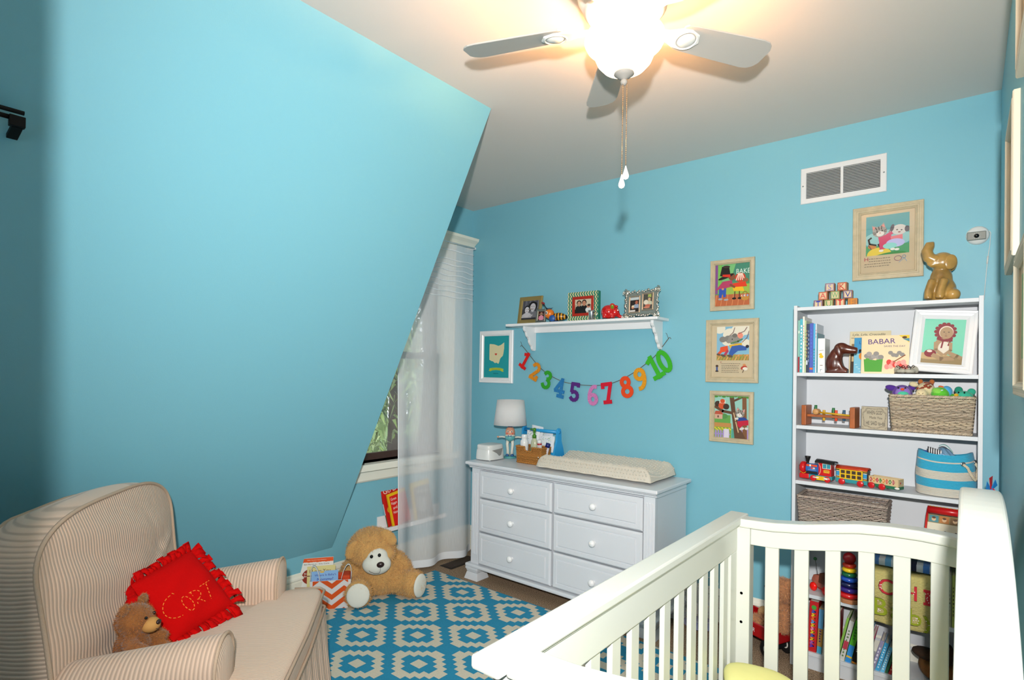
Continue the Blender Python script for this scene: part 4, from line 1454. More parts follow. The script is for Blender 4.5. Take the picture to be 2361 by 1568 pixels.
def wicker(name, words, x0, x1, y0, y1, z0, z1, col, rows, pitch, slant=.012, rr=.0040, amp=.0044, notch=None, cat='basket'):
    """woven basket: rows of strands passing in and out of upright stakes"""
    cx, cy = (x0 + x1) / 2, (y0 + y1) / 2
    t = thing(name, words, cat, (cx, cy, z0))
    hx, hy, H = (x1 - x0) / 2, (y1 - y0) / 2, z1 - z0
    mw = mat('wicker_' + col.strip('#'), '#ffffff', .75, vc=True, bump=('noise', 400, .3))
    rnd = random.Random(len(words))
    bc = lin(col)
    def per(k, z):
        """point on the rounded rectangle at stake k"""
        f = slant * (z / H - 1)
        a, b = hx + f - .004, hy + f - .004
        s = k * pitch
        L_ = 4 * (a + b)
        s = (k / NS) * L_
        for (p, d, l) in (((-a, -b), (1, 0), 2 * a), ((a, -b), (0, 1), 2 * b), ((a, b), (-1, 0), 2 * a), ((-a, b), (0, -1), 2 * b)):
            if s <= l + 1e-9:
                return Vector((p[0] + d[0] * s, p[1] + d[1] * s)), Vector((d[1], -d[0]))
            s -= l
        return Vector((-a, -b)), Vector((0, -1))
    NS = int(round(4 * (hx + hy) / pitch / 2)) * 2
    m = MB()
    for r in range(rows):
        z = .012 + (H - .024) * (r + .5) / rows
        g_ = rnd.uniform(.75, 1.2)
        m.col = tuple(c * g_ * rnd.uniform(.97, 1.03) for c in bc)
        pts = []
        for k in range(NS * 2):
            p, n = per(k / 2, z)
            o = amp * math.cos(PI * (k / 2 + r))
            pts.append((p.x + n.x * o, p.y + n.y * o, z + rnd.uniform(-.0012, .0012)))
        if notch:
            seg = []
            for q in pts:
                cut = notch[0] < q[0] < notch[1] and q[1] < 0 and z > notch[2]
                if cut:
                    if len(seg) > 1:
                        m.tube(seg, rr, 5)
                    seg = []
                else:
                    seg.append(q)
            if len(seg) > 1:
                m.tube(seg, rr, 5)
        else:
            m.tube(pts, rr, 5, closed=True)
    tag(m.build('woven_strands', mw, t), kind='stuff')
    m = MB()
    m.col = tuple(c * .7 for c in bc)
    for k in range(NS):
        p, n = per(k, 0)
        q, n2 = per(k, H)
        top = H - .006
        if notch and notch[0] < p.x < notch[1] and p.y < 0:
            top = notch[2]
        m.tube([(p.x, p.y, .004), (p.x + (q.x - p.x) * top / H, p.y + (q.y - p.y) * top / H, top)], .0024, 5)
    m.box(-hx + slant + .002, hx - slant - .002, -hy + slant + .002, hy - slant - .002, .001, .006)
    tag(m.build('stakes', mw, t), kind='stuff')
    # twisted rim and foot
    m = MB()
    for z, e in ((H - .004, 0), (.007, 0)):
        for ph in (0, 1, 2):
            pts = []
            m.col = tuple(c * (.85 + .15 * ph) for c in bc)
            for k in range(NS * 3):
                p, n = per(k / 3, z)
                a = 2 * PI * (k / 3 * .75 + ph / 3)
                q = (p.x + n.x * .004 * math.cos(a), p.y + n.y * .004 * math.cos(a), z + .0042 * math.sin(a))
                if notch and z > .02 and notch[0] < q[0] < notch[1] and q[1] < 0:
                    q = (q[0], q[1], notch[2] + q[2] - z)
                pts.append(q)
            m.tube(pts, .0042, 5, closed=True)
    m.build('braided_rim', mw, t)
    return t
GREY = '#b6a58e'
wicker('wicker_basket', 'grey wicker basket holding plush toys on the second shelf', -.284, .026, 3.100, 3.318, ZS, ZS + .168, GREY, 19, .0215)
def plush(name, words, cat, loc, rz=0):
    return thing(name, words, cat, loc, (0, 0, R(rz)))
def cm(h): return mat('plush_' + h.strip('#'), h, .9, bump=('noise', 220, .35), sheen=.25)
ZP = ZS + .150
t = plush('plush_puppy', 'purple plush puppy with an orange nose in the grey basket', 'plush toy', (-.236, 3.15, ZP))
MB().ell((0, 0, .024), (.040, .036, .040)).build('head', cm('#5b2f96'), t)
MB().ell((.004, -.022, .026), (.030, .020, .030)).build('face', cm('#8a6cc0'), t)
MB().ell((.006, -.036, .020), (.022, .012, .016)).build('muzzle', cm('#45b896'), t)
MB().ell((.004, -.042, .044), (.008, .007, .006)).build('nose', cm('#e0491a'), t)
MB().ell((-.040, -.004, .048), (.026, .010, .014), M=roty(14)).build('ear', cm('#4a2288'), t)
MB().ell((.034, .006, .050), (.016, .010, .012)).build('ear', cm('#4a2288'), t)
for x in (-.012, .014):
    MB().ell((x, -.034, .050), .004).build('eye', EYE, t)
t = plush('plush_giraffe', 'cream and brown spotted plush giraffe looking over the basket rim', 'plush toy', (-.163, 3.15, ZP))
bd = MB().ell((.014, .016, .044), (.036, .036, .034)).ell((0, -.022, .022), (.024, .022, .026))
bd.build('head', cm('#d9c9a0'), t, remesh=.004)
rnd = random.Random(2)
for i in range(17):
    a, b = rnd.uniform(-1.1, 1.4), rnd.uniform(.1, 1.35)
    n = Vector((math.sin(a) * math.cos(b), -math.cos(a) * math.cos(b), math.sin(b)))
    MB().ell((.014 + n.x * .0365, .016 + n.y * .0365, .044 + n.z * .0345), (.007, .005, .003), M=n.to_track_quat('Z', 'Y').to_matrix()).build('spot', cm('#8a3a1e'), t)
for x, c in ((-.006, '#b0632a'), (.036, '#b0632a')):
    MB().ell((x, .02, .080), (.010, .008, .012)).build('horn', cm(c), t)
MB().ell((-.030, .0, .068), (.018, .008, .012), M=roty(15)).build('ear', cm('#d9c9a0'), t)
MB().tube([(-.010, -.0425, .030), (-.006, -.045, .026)], .0009, 5).tube([(.008, -.0425, .030), (.004, -.045, .026)], .0009, 5).build('nostril_stitch', SEAM, t)
t = plush('plush_parrot', 'lime green and blue plush bird in the grey basket', 'plush toy', (-.096, 3.155, ZP))
MB().ell((0, -.012, .026), (.034, .032, .032), M=roty(20)).build('body', cm('#55b82c'), t)
MB().ell((-.006, -.022, .036), (.026, .022, .018), M=roty(28)).build('cheek', cm('#7fca4a'), t)
MB().ell((.022, .004, .036), (.022, .026, .028)).build('wing', cm('#47a8dc'), t)
MB().ell((.004, .0, .058), (.012, .010, .006), M=roty(15)).build('crest', cm('#ea641c'), t)
MB().ell((.048, .0, .014), (.022, .018, .014), M=roty(28)).build('tail', cm('#3a9d22'), t)
MB().ell((.006, -.036, .044), (.006, .003, .003), M=roty(-20)).build('eye', mat('pale_eye', '#c9dde0', .4), t)
t = plush('plush_mouse', 'teal plush animal with round ears and a yellow nose in the basket', 'plush toy', (-.014, 3.165, ZP - .004))
MB().ell((0, 0, .022), (.034, .028, .026)).build('head', cm('#35b092'), t)
MB().ell((-.018, .006, .050), (.015, .008, .016)).build('ear', cm('#17876c'), t)
MB().ell((.026, .006, .044), (.015, .008, .015)).build('ear', cm('#28a184'), t)
MB().ell((-.026, -.020, .028), (.009, .009, .008)).build('nose', cm('#dca91e'), t)
for x, y in ((-.018, -.018), (.002, -.0265)):
    MB().ell((x, y, .040), (.0032, .003, .004)).build('eye', EYE, t)
# ------------------------------------------------------------------ third shelf: pull-along train and rope bag
ZS = .9265
REDT, YELT, TEAL, BLKT = mat('toy_red', '#c4161a', .3), mat('toy_yellow', '#e0b416', .35), mat('toy_teal', '#2a8a92', .4), mat('toy_black', '#14120f', .35)
LITHO = mat('lithographed_paper', '#ffffff', .4, vc=True)
def wheels(t, xs, y, z, r, col):
    for x in xs:
        for sy in (-1, 1):
            MB().lathe([(0, -.004), (r - .002, -.004), (r, -.002), (r, .002), (r - .002, .004), (0, .004)], 22, (x, sy * y, z), 'y').build('wheel', col, t)
en = thing('toy_locomotive', 'red and black wooden toy locomotive with a smiling face', 'toy train', (-.585, 3.165, ZS), (0, 0, R(-7)))
MB().box(-.070, .074, -.026, .026, .012, .030).build('chassis', TEAL, en, bevel=.002)
MB().box(-.078, -.030, -.028, .028, .006, .032).build('bumper', REDT, en, bevel=.006)
m = MB().lathe([(0, -.048), (.025, -.048), (.026, -.046), (.026, .012), (0, .012)], 26, (0, 0, .056), 'x')
b_ = m.build('boiler', mat('toy_blue', '#2d62a8', .35), en)
A = Art(FY(0, -.0268, .056), .0002)
A.rect('#d94a22', -.044, .014, .006, .024).rect('#e9e2cc', -.030, .014, -.022, .024).rect('#1a1712', -.044, -.019, .008, -.010)
A.el('#d23a2a', -.018, .006, .005, .004).el('#e6c9a8', -.008, .006, .005, .004)
for i in range(9):
    A.rect('#9ab2d2', -.036 + i * .0042, -.004, -.033 + i * .0042, -.002)
A.build('boiler_litho', LITHO, en)
MB().lathe([(0, -.079), (.024, -.078), (.030, -.072), (.031, -.062), (.029, -.053), (0, -.052)], 28, (0, 0, .058), 'x').build('face', REDT, en)
for y in (-.013, .011):
    e = MB().ell((-.076, y, .064), (.004, .0075, .0085)).build('eye', mat('toy_white', '#e6e2d8', .3), en)
    MB().ell((-.0795, y - .002, .067), (.002, .004, .004)).build('pupil', BLKT, e)
MB().tube([(-.0775, .020, .075), (-.0795, .004, .080), (-.078, -.012, .055), (-.073, -.024, .038), (-.056, -.030, .032), (-.044, -.029, .040)], .0013, 6).build('whistle_cord', YELT, en)
MB().lathe([(.007, .078), (.006, .088), (.008, .098), (.014, .114), (.0135, .117), (.0, .117)], 20, (-.046, 0, 0)).build('smokestack', BLKT, en)
MB().box(.012, .070, -.025, .025, .030, .094).build('cab', REDT, en, bevel=.001)
A = Art(FY(0, -.0253, 0), .0002)
A.rect('#e3dcc4', .030, .066, .068, .091)
A.rect('#2f8ea0', .032, .068, .048, .089).rect('#2f8ea0', .050, .068, .066, .089)
A.rect('#e0b52a', .036, .046, .062, .060)
A.text('#b3261c', '999', .049, .053, .021, .0095)
A.arc('#e3dcc4', .006, .060, .016, .030, -70, 70, .0018)
A.build('cab_litho', LITHO, en)
m = MB().grid(lambda u, v: (-.002 + .086 * u, -.036 + .072 * v, .095 + .010 * math.sin(PI * v) + .002 * math.cos(PI * u)), 10, 12)
m.build('cab_roof', BLKT, en, solid=.005)
wheels(en, (-.010, .054), .030, .0145, .0145, REDT)
MB().box(.006, .044, -.037, -.033, .008, .028).build('cylinder_block', YELT, en, bevel=.004)
m = MB().tube([(-.010, -.0355, .020), (.018, -.0365, .020)], .0032, 8).tube([(.040, -.0365, .019), (.058, -.0355, .018)], .005, 8)
m.build('piston_rod', mat('toy_white', '#e6e2d8', .3), en)

co_ = thing('toy_coach', 'yellow-windowed toy passenger coach with a red roof', 'toy train', (-.430, 3.160, ZS), (0, 0, R(-9)))
MB().box(-.068, .068, -.026, .026, .010, .030).build('chassis', TEAL, co_, bevel=.002)
MB().box(-.066, .066, -.024, .024, .030, .076).build('car_body', mat('coach_dark', '#3a2a1e', .5), co_)
m = MB()
for x in (-.048, -.0245, -.001, .0225, .046):
    m.box(x - .003, x + .003, -.0275, -.0245, .028, .074)
for z in (.028, .049, .070):
    m.box(-.051, .049, -.0272, -.0247, z, z + .005)
m.build('window_grille', YELT, co_)
A = Art(FY(0, -.0243, 0), .0002)
for x0 in (-.066, .050):
    for c, z0, z1 in (('#e0b52a', .031, .034), ('#15130f', .034, .038), ('#d8c3a0', .038, .041), ('#2f8ec0', .041, .062), ('#d8c3a0', .062, .066), ('#15130f', .066, .071), ('#e0b52a', .071, .074)):
        A.rect(c, x0, z0, x0 + .016, z1)
A.build('side_litho', LITHO, co_)
m = MB().grid(lambda u, v: (-.069 + .138 * u, -.030 + .060 * v, .076 + .013 * math.sin(PI * v) ** .7), 4, 14)
m.build('roof', mat('roof_orange_red', '#c23a18', .4), co_, solid=.003)
wheels(co_, (-.040, .040), .030, .0145, .0145, REDT)

go = thing('toy_gondola', 'open toy wagon with the word RAILROAD in coloured diamonds', 'toy train', (-.293, 3.140, ZS), (0, 0, R(-19)))
MB().box(-.066, .064, -.024, .024, .010, .024).build('chassis', mat('toy_green', '#1f6a4a', .4), go, bevel=.002)
GW = mat('pale_litho_board', '#cdb488', .5)
for y in (-.024, .021):
    MB().box(-.066, .062, y, y + .003, .024, .058).build('side_board', GW, go)
for x in (-.066, .059):
    MB().box(x, x + .003, -.0205, .0205, .024, .056).build('end_board', GW, go)
MB().box(-.062, .058, -.0205, .0205, .026, .044).build('blue_load', mat('toy_blue', '#2d62a8', .35), go)
for y in (-.027, .024):
    MB().box(.054, .061, y, y + .003, .012, .058).build('stake', GW, go)
A = Art(FY(0, -.0243, 0), .0002)
for i, (chh, c) in enumerate(zip('RAILROAD', ('#b3202a', '#d8841e', '#b3203a', '#2a7a3a', '#d8841e', '#c8301e', '#2a7a3a', '#a31f3a'))):
    x = -.056 + i * .0138
    A.poly(c, [(x - .0066, .042), (x, .030), (x + .0066, .042), (x, .054)])
    w_, h_ = TX[chh][2:]
    A.text('#f0e6d0', chh, x, .042, .0085 * min(1, w_ / h_) if chh != 'I' else .0016, .0085)
A.build('railroad_litho', LITHO, go)
A = Art(fr((.0622, 0, .040), (0, 1, 0), (0, 0, 1), (1, 0, 0)), .0002)
A.el('#c8301e', -.005, 0, .005, .005).el('#e3d6b8', .005, 0, .005, .005).el('#4a8ab8', .005, .001, .003, .003)
A.build('end_emblem', LITHO, go)
wheels(go, (-.052, -.006), .028, .0145, .0145, REDT)
MB().ell((.056, -.025, .017), (.011, .004, .005)).build('coupling', mat('toy_white', '#e6e2d8', .3), go)

bg_ = thing('rope_handle_bag', 'blue and white striped canvas storage bag with rope handles', 'storage bag', (-.078, 3.215, ZS))
def bagpt(u, v):
    a = 2 * PI * u
    k = .106 + .006 * math.sin(PI * v) - .010 * v
    x, y = k * math.copysign(abs(math.cos(a)) ** .8, math.cos(a)), .88 * k * math.copysign(abs(math.sin(a)) ** .8, math.sin(a))
    b_ = 1 + .02 * math.sin(3 * a + 4 * v) + .012 * math.sin(7 * a + 9 * v)
    return (x * b_, y * b_, .002 + .186 * v + .010 * v * math.cos(2 * a) - .006 * math.sin(a) * v)
m = MB()
NU, NV = 56, 31
for j in range(NV - 1):
    v0, v1 = j / (NV - 1), (j + 1) / (NV - 1)
    m.col = lin('#2ea3c8') if (j // 6) in (1, 3) or j >= 25 or False else lin('#c9c3b6')
    if j < 5:
        m.col = lin('#c9c3b6')
    m.grid(lambda u, v: bagpt(u, v0 + (v1 - v0) * v), NU, 2, closeu=True)
m.build('canvas', CLOTHC, bg_, solid=.004)
m = MB()
m.col = lin('#c9c3b6')
m.grid(lambda u, v: tuple(c * (1 - v) if i < 2 else .003 for i, c in enumerate(bagpt(u, 0))), 40, 4, closeu=True)
m.build('canvas_base', CLOTHC, bg_)
for a, s_ in ((-58, 1), (-12, 1)):
    p = bagpt((a % 360) / 360, .80)
    n = Vector((p[0], p[1], 0)).normalized()
    MB().lathe([(.0055, -.002), (.0095, -.002), (.0105, 0), (.0095, .0025), (.0055, .0025)], 18, (0, 0, 0)).build('eyelet', SILVER, bg_, loc=Vector(p) + n * .004, rot=n.to_track_quat('Z', 'Y').to_euler())
p, q = Vector(bagpt(302 / 360, .80)), Vector(bagpt(348 / 360, .80))
mid = (p + q) / 2
n = Vector((mid.x, mid.y, 0)).normalized()
pts = [p + n * .001, p + n * .02 + Vector((0, 0, -.012)), p.lerp(q, .25) + n * .03 + Vector((0, 0, -.055)), p.lerp(q, .55) + n * .028 + Vector((0, 0, -.072)), p.lerp(q, .85) + n * .02 + Vector((0, 0, -.06)), q + n * .016 + Vector((0, 0, -.02)), q + n * .001]
m = MB()
fine = []
for i in range(len(pts) - 1):
    for k in range(8):
        fine.append(pts[i].lerp(pts[i + 1], k / 8))
for ph in range(3):
    m.tube([f + Vector((math.cos(i * .7 + ph * 2.09), math.sin(i * .7 + ph * 2.09), math.cos(i * .7 + ph * 2.09))) * .0022 for i, f in enumerate(fine)], .003, 6)
m.build('rope_handle', mat('cotton_rope', '#c9bda5', .9), bg_)
t = thing('folded_cloth', 'light blue cloth poking out of the striped rope bag', 'cloth', (-.085, 3.195, ZS + .165))
MB().grid(lambda u, v: (-.045 + .105 * u, -.05 + .09 * v, .001 + .045 * (1 - abs(2 * u - .9)) * (.4 + .6 * v) + .004 * math.sin(20 * u + 8 * v)), 22, 14).build('fabric', mat('blue_terry', '#8fb9dc', .95, bump=('noise', 200, .4)), t, solid=.004)
t = thing('ribbon_loop', 'mint green satin ribbon loop above the striped rope bag', 'ribbon', (-.078, 3.185, ZS + .20))
MB().grid(lambda u, v: (-.022 + .05 * u, -.012 + .024 * v, .0 + .030 * math.sin(PI * (u * .75 + .2)) - .012 * u), 16, 5).build('satin', mat('mint_satin', '#86cfc0', .3), t, solid=.0015)
t = thing('plush_zebra', 'black and white striped plush toy in the striped rope bag', 'plush toy', (-.128, 3.18, ZS + .172))
m = MB()
for k in range(12):
    m.col = lin('#e3e0e0' if k % 2 else '#1a1a22')
    m.grid(lambda u, v: ((k + v) / 12 * .05 - .012, -.012 + .015 * math.cos(2 * PI * u), .014 + .015 * math.sin(2 * PI * u) + .014 * (1 - (k + v) / 12)), 14, 3, closeu=True)
m.build('striped_head', CLOTHC, t)
t = thing('plush_ball', 'navy blue plush ball in the striped rope bag', 'plush toy', (-.150, 3.185, ZS + .165))
MB().ell((0, 0, .012), (.022, .020, .018)).build('fabric', cm('#1d4fa8'), t)

# ------------------------------------------------------------------ fourth shelf
ZS = .6805
wicker('wicker_basket', 'long empty grey wicker basket on the shelf below the toy train', -.667, -.285, 3.102, 3.310, ZS, ZS + .170, '#a5968a', 17, .0215)
mt = thing('musical_toy', 'red and cream musical toy with coloured keys on the fourth shelf', 'toy', (-.035, 3.19, ZS), (0, 0, R(-5)))
sidep = [(-.062, 0), (.060, 0), (.060, .150), (.040, .166), (.015, .168), (-.010, .150), (-.05, .09), (-.062, .05)]
for x in (-.110, .055):
    MB().prism(sidep, 'x', x, x + .008).build('side_panel', REDT, mt, bevel=.002)
A_ = math.atan2(.10, .052)
Mx = Matrix.Translation((-.0275, -.056, .052)) @ Matrix.Rotation(A_, 4, 'X')
MB(T=Mx).box(-.0745, .0825, 0, .112, -.004, 0).build('sloping_panel', mat('toy_cream', '#dcd6c0', .4), mt)
A = Art(Mx @ fr((0, 0, .0004), (1, 0, 0), (0, 1, 0), (0, 0, 1)), .0002)
A.rect('#8c7a4a', -.0745, .074, .0825, .112)
for i, c in enumerate(('#4a8a92', '#b8763a', '#7a5a34', '#8a8a3a')):
    A.rect(c, -.070 + i * .038, .077, -.036 + i * .038, .108)
    A.el('#d8b48a', -.053 + i * .038, .092, .008, .010).el('#5a3a20', -.053 + i * .038, .098, .007, .005)
A.build('panel_print', LITHO, mt)
MB().tube([(-.104, -.006, .172), (.054, -.006, .172)], .0165, 18).build('roller', REDT, mt)
m = MB()
for i in range(12):
    m.box(-.098 + i * .0125, -.092 + i * .0125, -.009, -.003, .187, .1895)
m.build('roller_dots', YELT, mt)
for i, c in enumerate(('#2f7fb8', '#c4202a', '#e0b416', '#2a8a3a')):
    MB(T=Mx).lathe([(0, .0), (.013, .0), (.0135, .006), (.012, .008), (0, .008)], 18, (-.056 + i * .038, .022, 0)).build('key', mat('key_' + c.strip('#'), c, .35), mt)
    MB(T=Mx).lathe([(.0, .0), (.0055, .0), (.0055, .014), (0, .016)], 12, (-.046 + i * .038, .034, 0)).build('key_peg', BLKT, mt)

# ------------------------------------------------------------------ fifth shelf: pull toy, stacking rings, quilt, spiral books
ZS = .3705
pt = thing('pull_toy', 'wooden animal pull toy with red ball wheels on the fifth shelf', 'toy', (-.555, 3.165, ZS), (0, 0, R(-30)))
m = MB().prism([(-.045, .022), (.05, .022), (.06, .05), (.035, .085), (.005, .07), (-.02, .082), (-.045, .078), (-.055, .055)], 'y', -.014, .014)
m.build('body', mat('worn_pink_wood', '#a9604e', .5, var=(.35, 30)), pt, bevel=.003)
MB().prism([(-.012, .05), (.026, .048), (.03, .092), (-.006, .098)], 'y', -.019, .019).build('saddle', mat('brown_litho', '#5a2f1c', .5, var=(.5, 60)), pt, bevel=.002)
for x in (-.035, .035):
    MB().ell((x, -.024, .022), (.020, .012, .0215)).build('wheel', mat('translucent_red_plastic', '#f0140c', .2), pt)
    MB().ell((x, .024, .022), (.020, .012, .0215)).build('wheel', mat('translucent_red_plastic', '#f0140c', .2), pt)
MB().tube([(-.03, 0, .078), (-.042, -.004, .15)], .0012, 6).build('spring', mat('dark_wire', '#3a3632', .4, metal=.8), pt)
MB().ell((-.043, -.004, .156), .0085).build('spring_bead', mat('bead_green', '#1d6a3a', .35), pt)
st = thing('ring_stacker', 'wooden ring stacker with rainbow rings and a red ball on top', 'toy', (-.438, 3.135, ZS))
MB().prism([(.052 * math.cos(R(22.5 + 45 * k)), .052 * math.sin(R(22.5 + 45 * k))) for k in range(8)], 'z', 0, .019).build('base', mat('stacker_wood', '#b0744a', .5, var=(.15, 40)), st, bevel=.002)
z = .019
for c, r, h in (('#c8181c', .046, .026), ('#33237a', .043, .025), ('#141a48', .041, .025), ('#1f4fb0', .037, .023), ('#14603a', .033, .022), ('#e3bf1c', .0305, .021), ('#cf3418', .029, .022)):
    m = MB().lathe([(.008, z + .002)] + [(r - h * .46 + h * .46 * math.sin(PI * i / 10), z + h / 2 - h * .46 * math.cos(PI * i / 10)) for i in range(11)] + [(.008, z + h - .002)], 28)
    m.build('ring', mat('ring_' + c.strip('#'), c, .22, coat=.3), st)
    z += h
MB().ell((0, 0, z + .022), .028, 24, 14).build('top_ball', mat('ring_b01818', '#a81216', .22, coat=.3), st)

qu = thing('baby_quilt', 'folded pale yellow quilt with appliqued letters hanging off the fifth shelf', 'quilt', (-.20, 3.16, ZS))
QM = mat('yellow_quilting', '#b9ad6c', .95, bump=('voronoi', 120, .6))
def qf(u, v):
    x = -.142 + .250 * u
    s = v
    if s < .40:      # on the shelf, lying over the folded stack
        return (x, .12 - .195 * s / .4, .206 - .012 * (s / .4) ** 3 + .003 * math.sin(9 * u))
    t = (s - .4) / .6
    return (x + .006 * t * math.sin(5 * u), -.078 - .010 * math.sin(PI * min(1, t * 1.5)) - .003 * math.sin(14 * u + 3 * t), .206 - .012 - .236 * t - .006 * math.sin(4 * u) * t)
MB().grid(qf, 40, 40).build('top_layer', QM, qu, solid=.012)
MB().box(-.140, .106, -.062, .12, .002, .196).build('folded_stack', mat('quilt_stack', '#a89c62', .95, bump=('wave', 30, .8, 'Z')), qu, bevel=.02)
A = Art(FY(0, -.0968, 0), .0002)
def applique(t, cu, cv, w_, h_, c):
    A.text('#3a2a2a', t, cu, cv, w_ * 1.08, h_ * 1.06)
    A.text(c, t, cu, cv, w_, h_)
    A.text(c, t, cu + .002, cv, w_, h_)
    rnd = random.Random(len(t) * 7 + int(cu * 1000))
def dots(cu, cv, w_, h_, n, seed):
    rnd = random.Random(seed)
    for i in range(n):
        A.el('#f0dfd8', cu + rnd.uniform(-.5, .5) * w_, cv + rnd.uniform(-.45, .45) * h_, .0022, .0022, n=8)
applique('C', -.085, .128, .052, .068, '#c22a34')
applique('H', .004, .124, .050, .062, '#c22a34')
applique('I', .068, .118, .014, .062, '#c22a34')
for sy in (-1, 1):
    A.rect('#c22a34', .054, .118 + sy * .028 - .006, .082, .118 + sy * .028 + .006)
applique('B', -.104, .032, .050, .076, '#8f9c1e')
applique('a', -.044, .018, .040, .048, '#8f9c1e')
applique('b', .024, .020, .044, .072, '#8f9c1e')
applique('y', .076, .0, .044, .072, '#8f9c1e')
for cx_, cy_, w_, h_ in ((-.104, .128, .010, .06), (.004, .124, .04, .05), (.068, .118, .016, .06), (-.108, .03, .012, .07), (.024, .018, .03, .05), (.076, .0, .03, .05)):
    dots(cx_, cy_, w_, h_, 7, int(cx_ * 1e4))
A.build('applique_letters', mat('applique_cloth', '#ffffff', .9, vc=True), qu)
tw = thing('striped_blanket', 'blue and white striped blanket folded on the yellow quilt', 'blanket', (-.20, 3.16, ZS + .214))
m = MB()
for i in range(11):
    m.col = lin(['#4a7fc8', '#d6dde6', '#6fb0e0', '#d6dde6', '#3f6fc0', '#d6dde6', '#10183a', '#cfd6e0', '#3f78c8', '#c6ccd6', '#1a2a5a'][i])
    x0 = -.138 + i * .0235
    m.grid(lambda u, v: (x0 + .0235 * u, .1 - .165 * v, .006 + .034 * min(1, 6 * (1 - v)) ** .5 - .006), 4, 12)
    m.grid(lambda u, v: (x0 + .0235 * u, -.0655 - .003 * math.sin(PI * v), .002 + .03 * v), 4, 6)
m.build('fabric', CLOTHC, tw)
for nm, x, col, wd, words in (('book', -.078, '#c2b44a', .012, 'mustard yellow book beside the folded quilt'), ('book', -.064, '#9aa08a', .014, 'grey green book beside the folded quilt'), ('book', -.048, '#a9b45a', .010, 'lime book at the right of the fifth shelf')):
    book(words, x, x + wd, ZS, .225, .16, col, 3.108, 0, 'books beside the quilt', squig('#4d4a36', .2, .8, 8))
sp = thing('spiral_notebook', 'spiral bound notebook standing at the right end of the fifth shelf', 'notebook', (-.030, 3.11, ZS))
MB().box(0, .012, .006, .16, 0, .20).build('pages', PAGES, sp)
m = MB()
for i in range(24):
    z = .006 + i * .008
    m.tube([(.006 + .008 * math.cos(a), .006 + .008 * math.sin(a), z) for a in (2 * PI * k / 12 for k in range(12))], .0011, 5, closed=True)
m.build('wire_binding', SILVER, sp)

# ------------------------------------------------------------------ bottom shelf
ZS = .0865
GB = 'books on the bottom shelf'
P0 = at(1863, 1503, 1, 3.112).x
x = -.613
def d_nurs(A, th, h):
    A.el('#3f9a3a', th * .5, h * .88, th * .28, th * .28)
    for i, c in enumerate(('#2a5ab0', '#e0c02a', '#e0702a', '#5aa0d8', '#e0c02a', '#e58ab0', '#e0c02a', '#3a5ab0', '#e0b02a', '#a05ab0', '#5a3ab0')):
        v = h * (.80 - i * .068)
        A.line(c, [(th * .3, v - .006), (th * .7, v), (th * .35, v + .005)], th * .16)
for wd, h, col, dec, words in (
    (.040, .250, '#b81a1e', d_nurs, 'thick red book with coloured spine lettering, leftmost on the bottom shelf'),
    (.022, .225, '#b08440', squig('#3a2a6a', .25, .75, 9, extra=(('#5f9fd0', .55, .98), ('#4a9fc0', 0, .16))), 'tan and blue book beside the thick red one'),
    (.020, .245, '#ddd8cf', squig('#2a2422', .72, .95, 5, extra=(('#c4262c', .55, .72),)), 'white book with a red band on its spine'),
    (.036, .205, '#b01a1e', squig('#e0b03a', .45, .95, 4, extra=(('#d9cfc8', .03, .07),)), 'squat dark red book in the bottom row')):
    book(words, x, x + wd - .0006, ZS, h, .17, col, 3.112, 2.5, GB, dec)
    x += wd + .0025
x = -.487
for wd, h, col, dec, words in (
    (.010, .215, '#7fb04a', None, 'slim green board book leaning right on the bottom shelf'),
    (.020, .205, '#c9c9c4', squig('#5a7a4a', .1, .8, 9, extra=(('#b03a4a', .3, .5),)), 'white board book with grey green spine print'),
    (.024, .212, '#53b02a', squig('#3a7a2a', .55, .9, 5, extra=(('#2f86cf', 0, .42), ('#e0b42a', .12, .16))), 'bright green and blue board book leaning right'),
    (.020, .205, '#15130f', squig('#d8d4cc', .3, .85, 11, extra=(('#d8882a', .02, .06), ('#d8882a', .93, .97))), 'black board book with white spine lettering'),
    (.022, .190, '#2e93b8', squig('#d8e6e6', .5, .9, 4, extra=(('#e0a81e', 0, .42), ('#7a3a2a', .15, .2))), 'blue and orange board book leaning right'),
    (.012, .160, '#d84a7a', squig('#e0c02a', .1, .8, 5), 'pink board book at the foot of the leaning books')):
    book(words, x, x + wd - .0005, ZS, h, .15, col, 3.112, 12, GB, dec)
    x += wd + .0035
x = -.345
for wd, h, col, dec, words in (
    (.014, .150, '#8a86a8', squig('#e0dde6', .2, .8, 5), 'lilac grey board book left of the blue pair'),
    (.017, .145, '#3f9ccc', squig('#bfe0ee', .1, .9, 9), 'left one of the two sky blue board books'),
    (.016, .130, '#5fb0d8', squig('#d6ecf4', .1, .9, 9), 'right one of the two sky blue board books'),
    (.010, .100, '#2f6a4a', None, 'small dark green board book by the blue pair'),
    (.011, .095, '#c0282e', squig('#e0c0a8', .2, .8, 4), 'small red board book at the end of the leaning row')):
    book(words, x, x + wd - .0005, ZS, h, .12, col, 3.115, 15, GB, dec)
    x += wd + .003
t = thing('plush_dog', 'brown plush dog with floppy ears lying on the bottom shelf', 'plush toy', (-.115, 3.20, ZS), (0, 0, R(10)))
m = MB().ell((.0, .0, .060), (.055, .07, .060)).ell((.05, .03, .05), (.07, .07, .05))
m.build('body', mat('tan_plush', '#7a4f22', .95, bump=('noise', 150, .6)), t, remesh=.006)
MB().ell((-.022, -.03, .118), (.062, .05, .024), M=roty(8)).build('ear', mat('dark_brown_plush', '#33200f', .95, bump=('noise', 150, .6)), t)
MB().ell((.046, -.02, .13), (.03, .045, .05)).build('ear', mat('dark_brown_plush', '#33200f'), t)
t = thing('plush_bear_cub', 'small black-brown plush cub behind the little red book', 'plush toy', (-.245, 3.20, ZS))
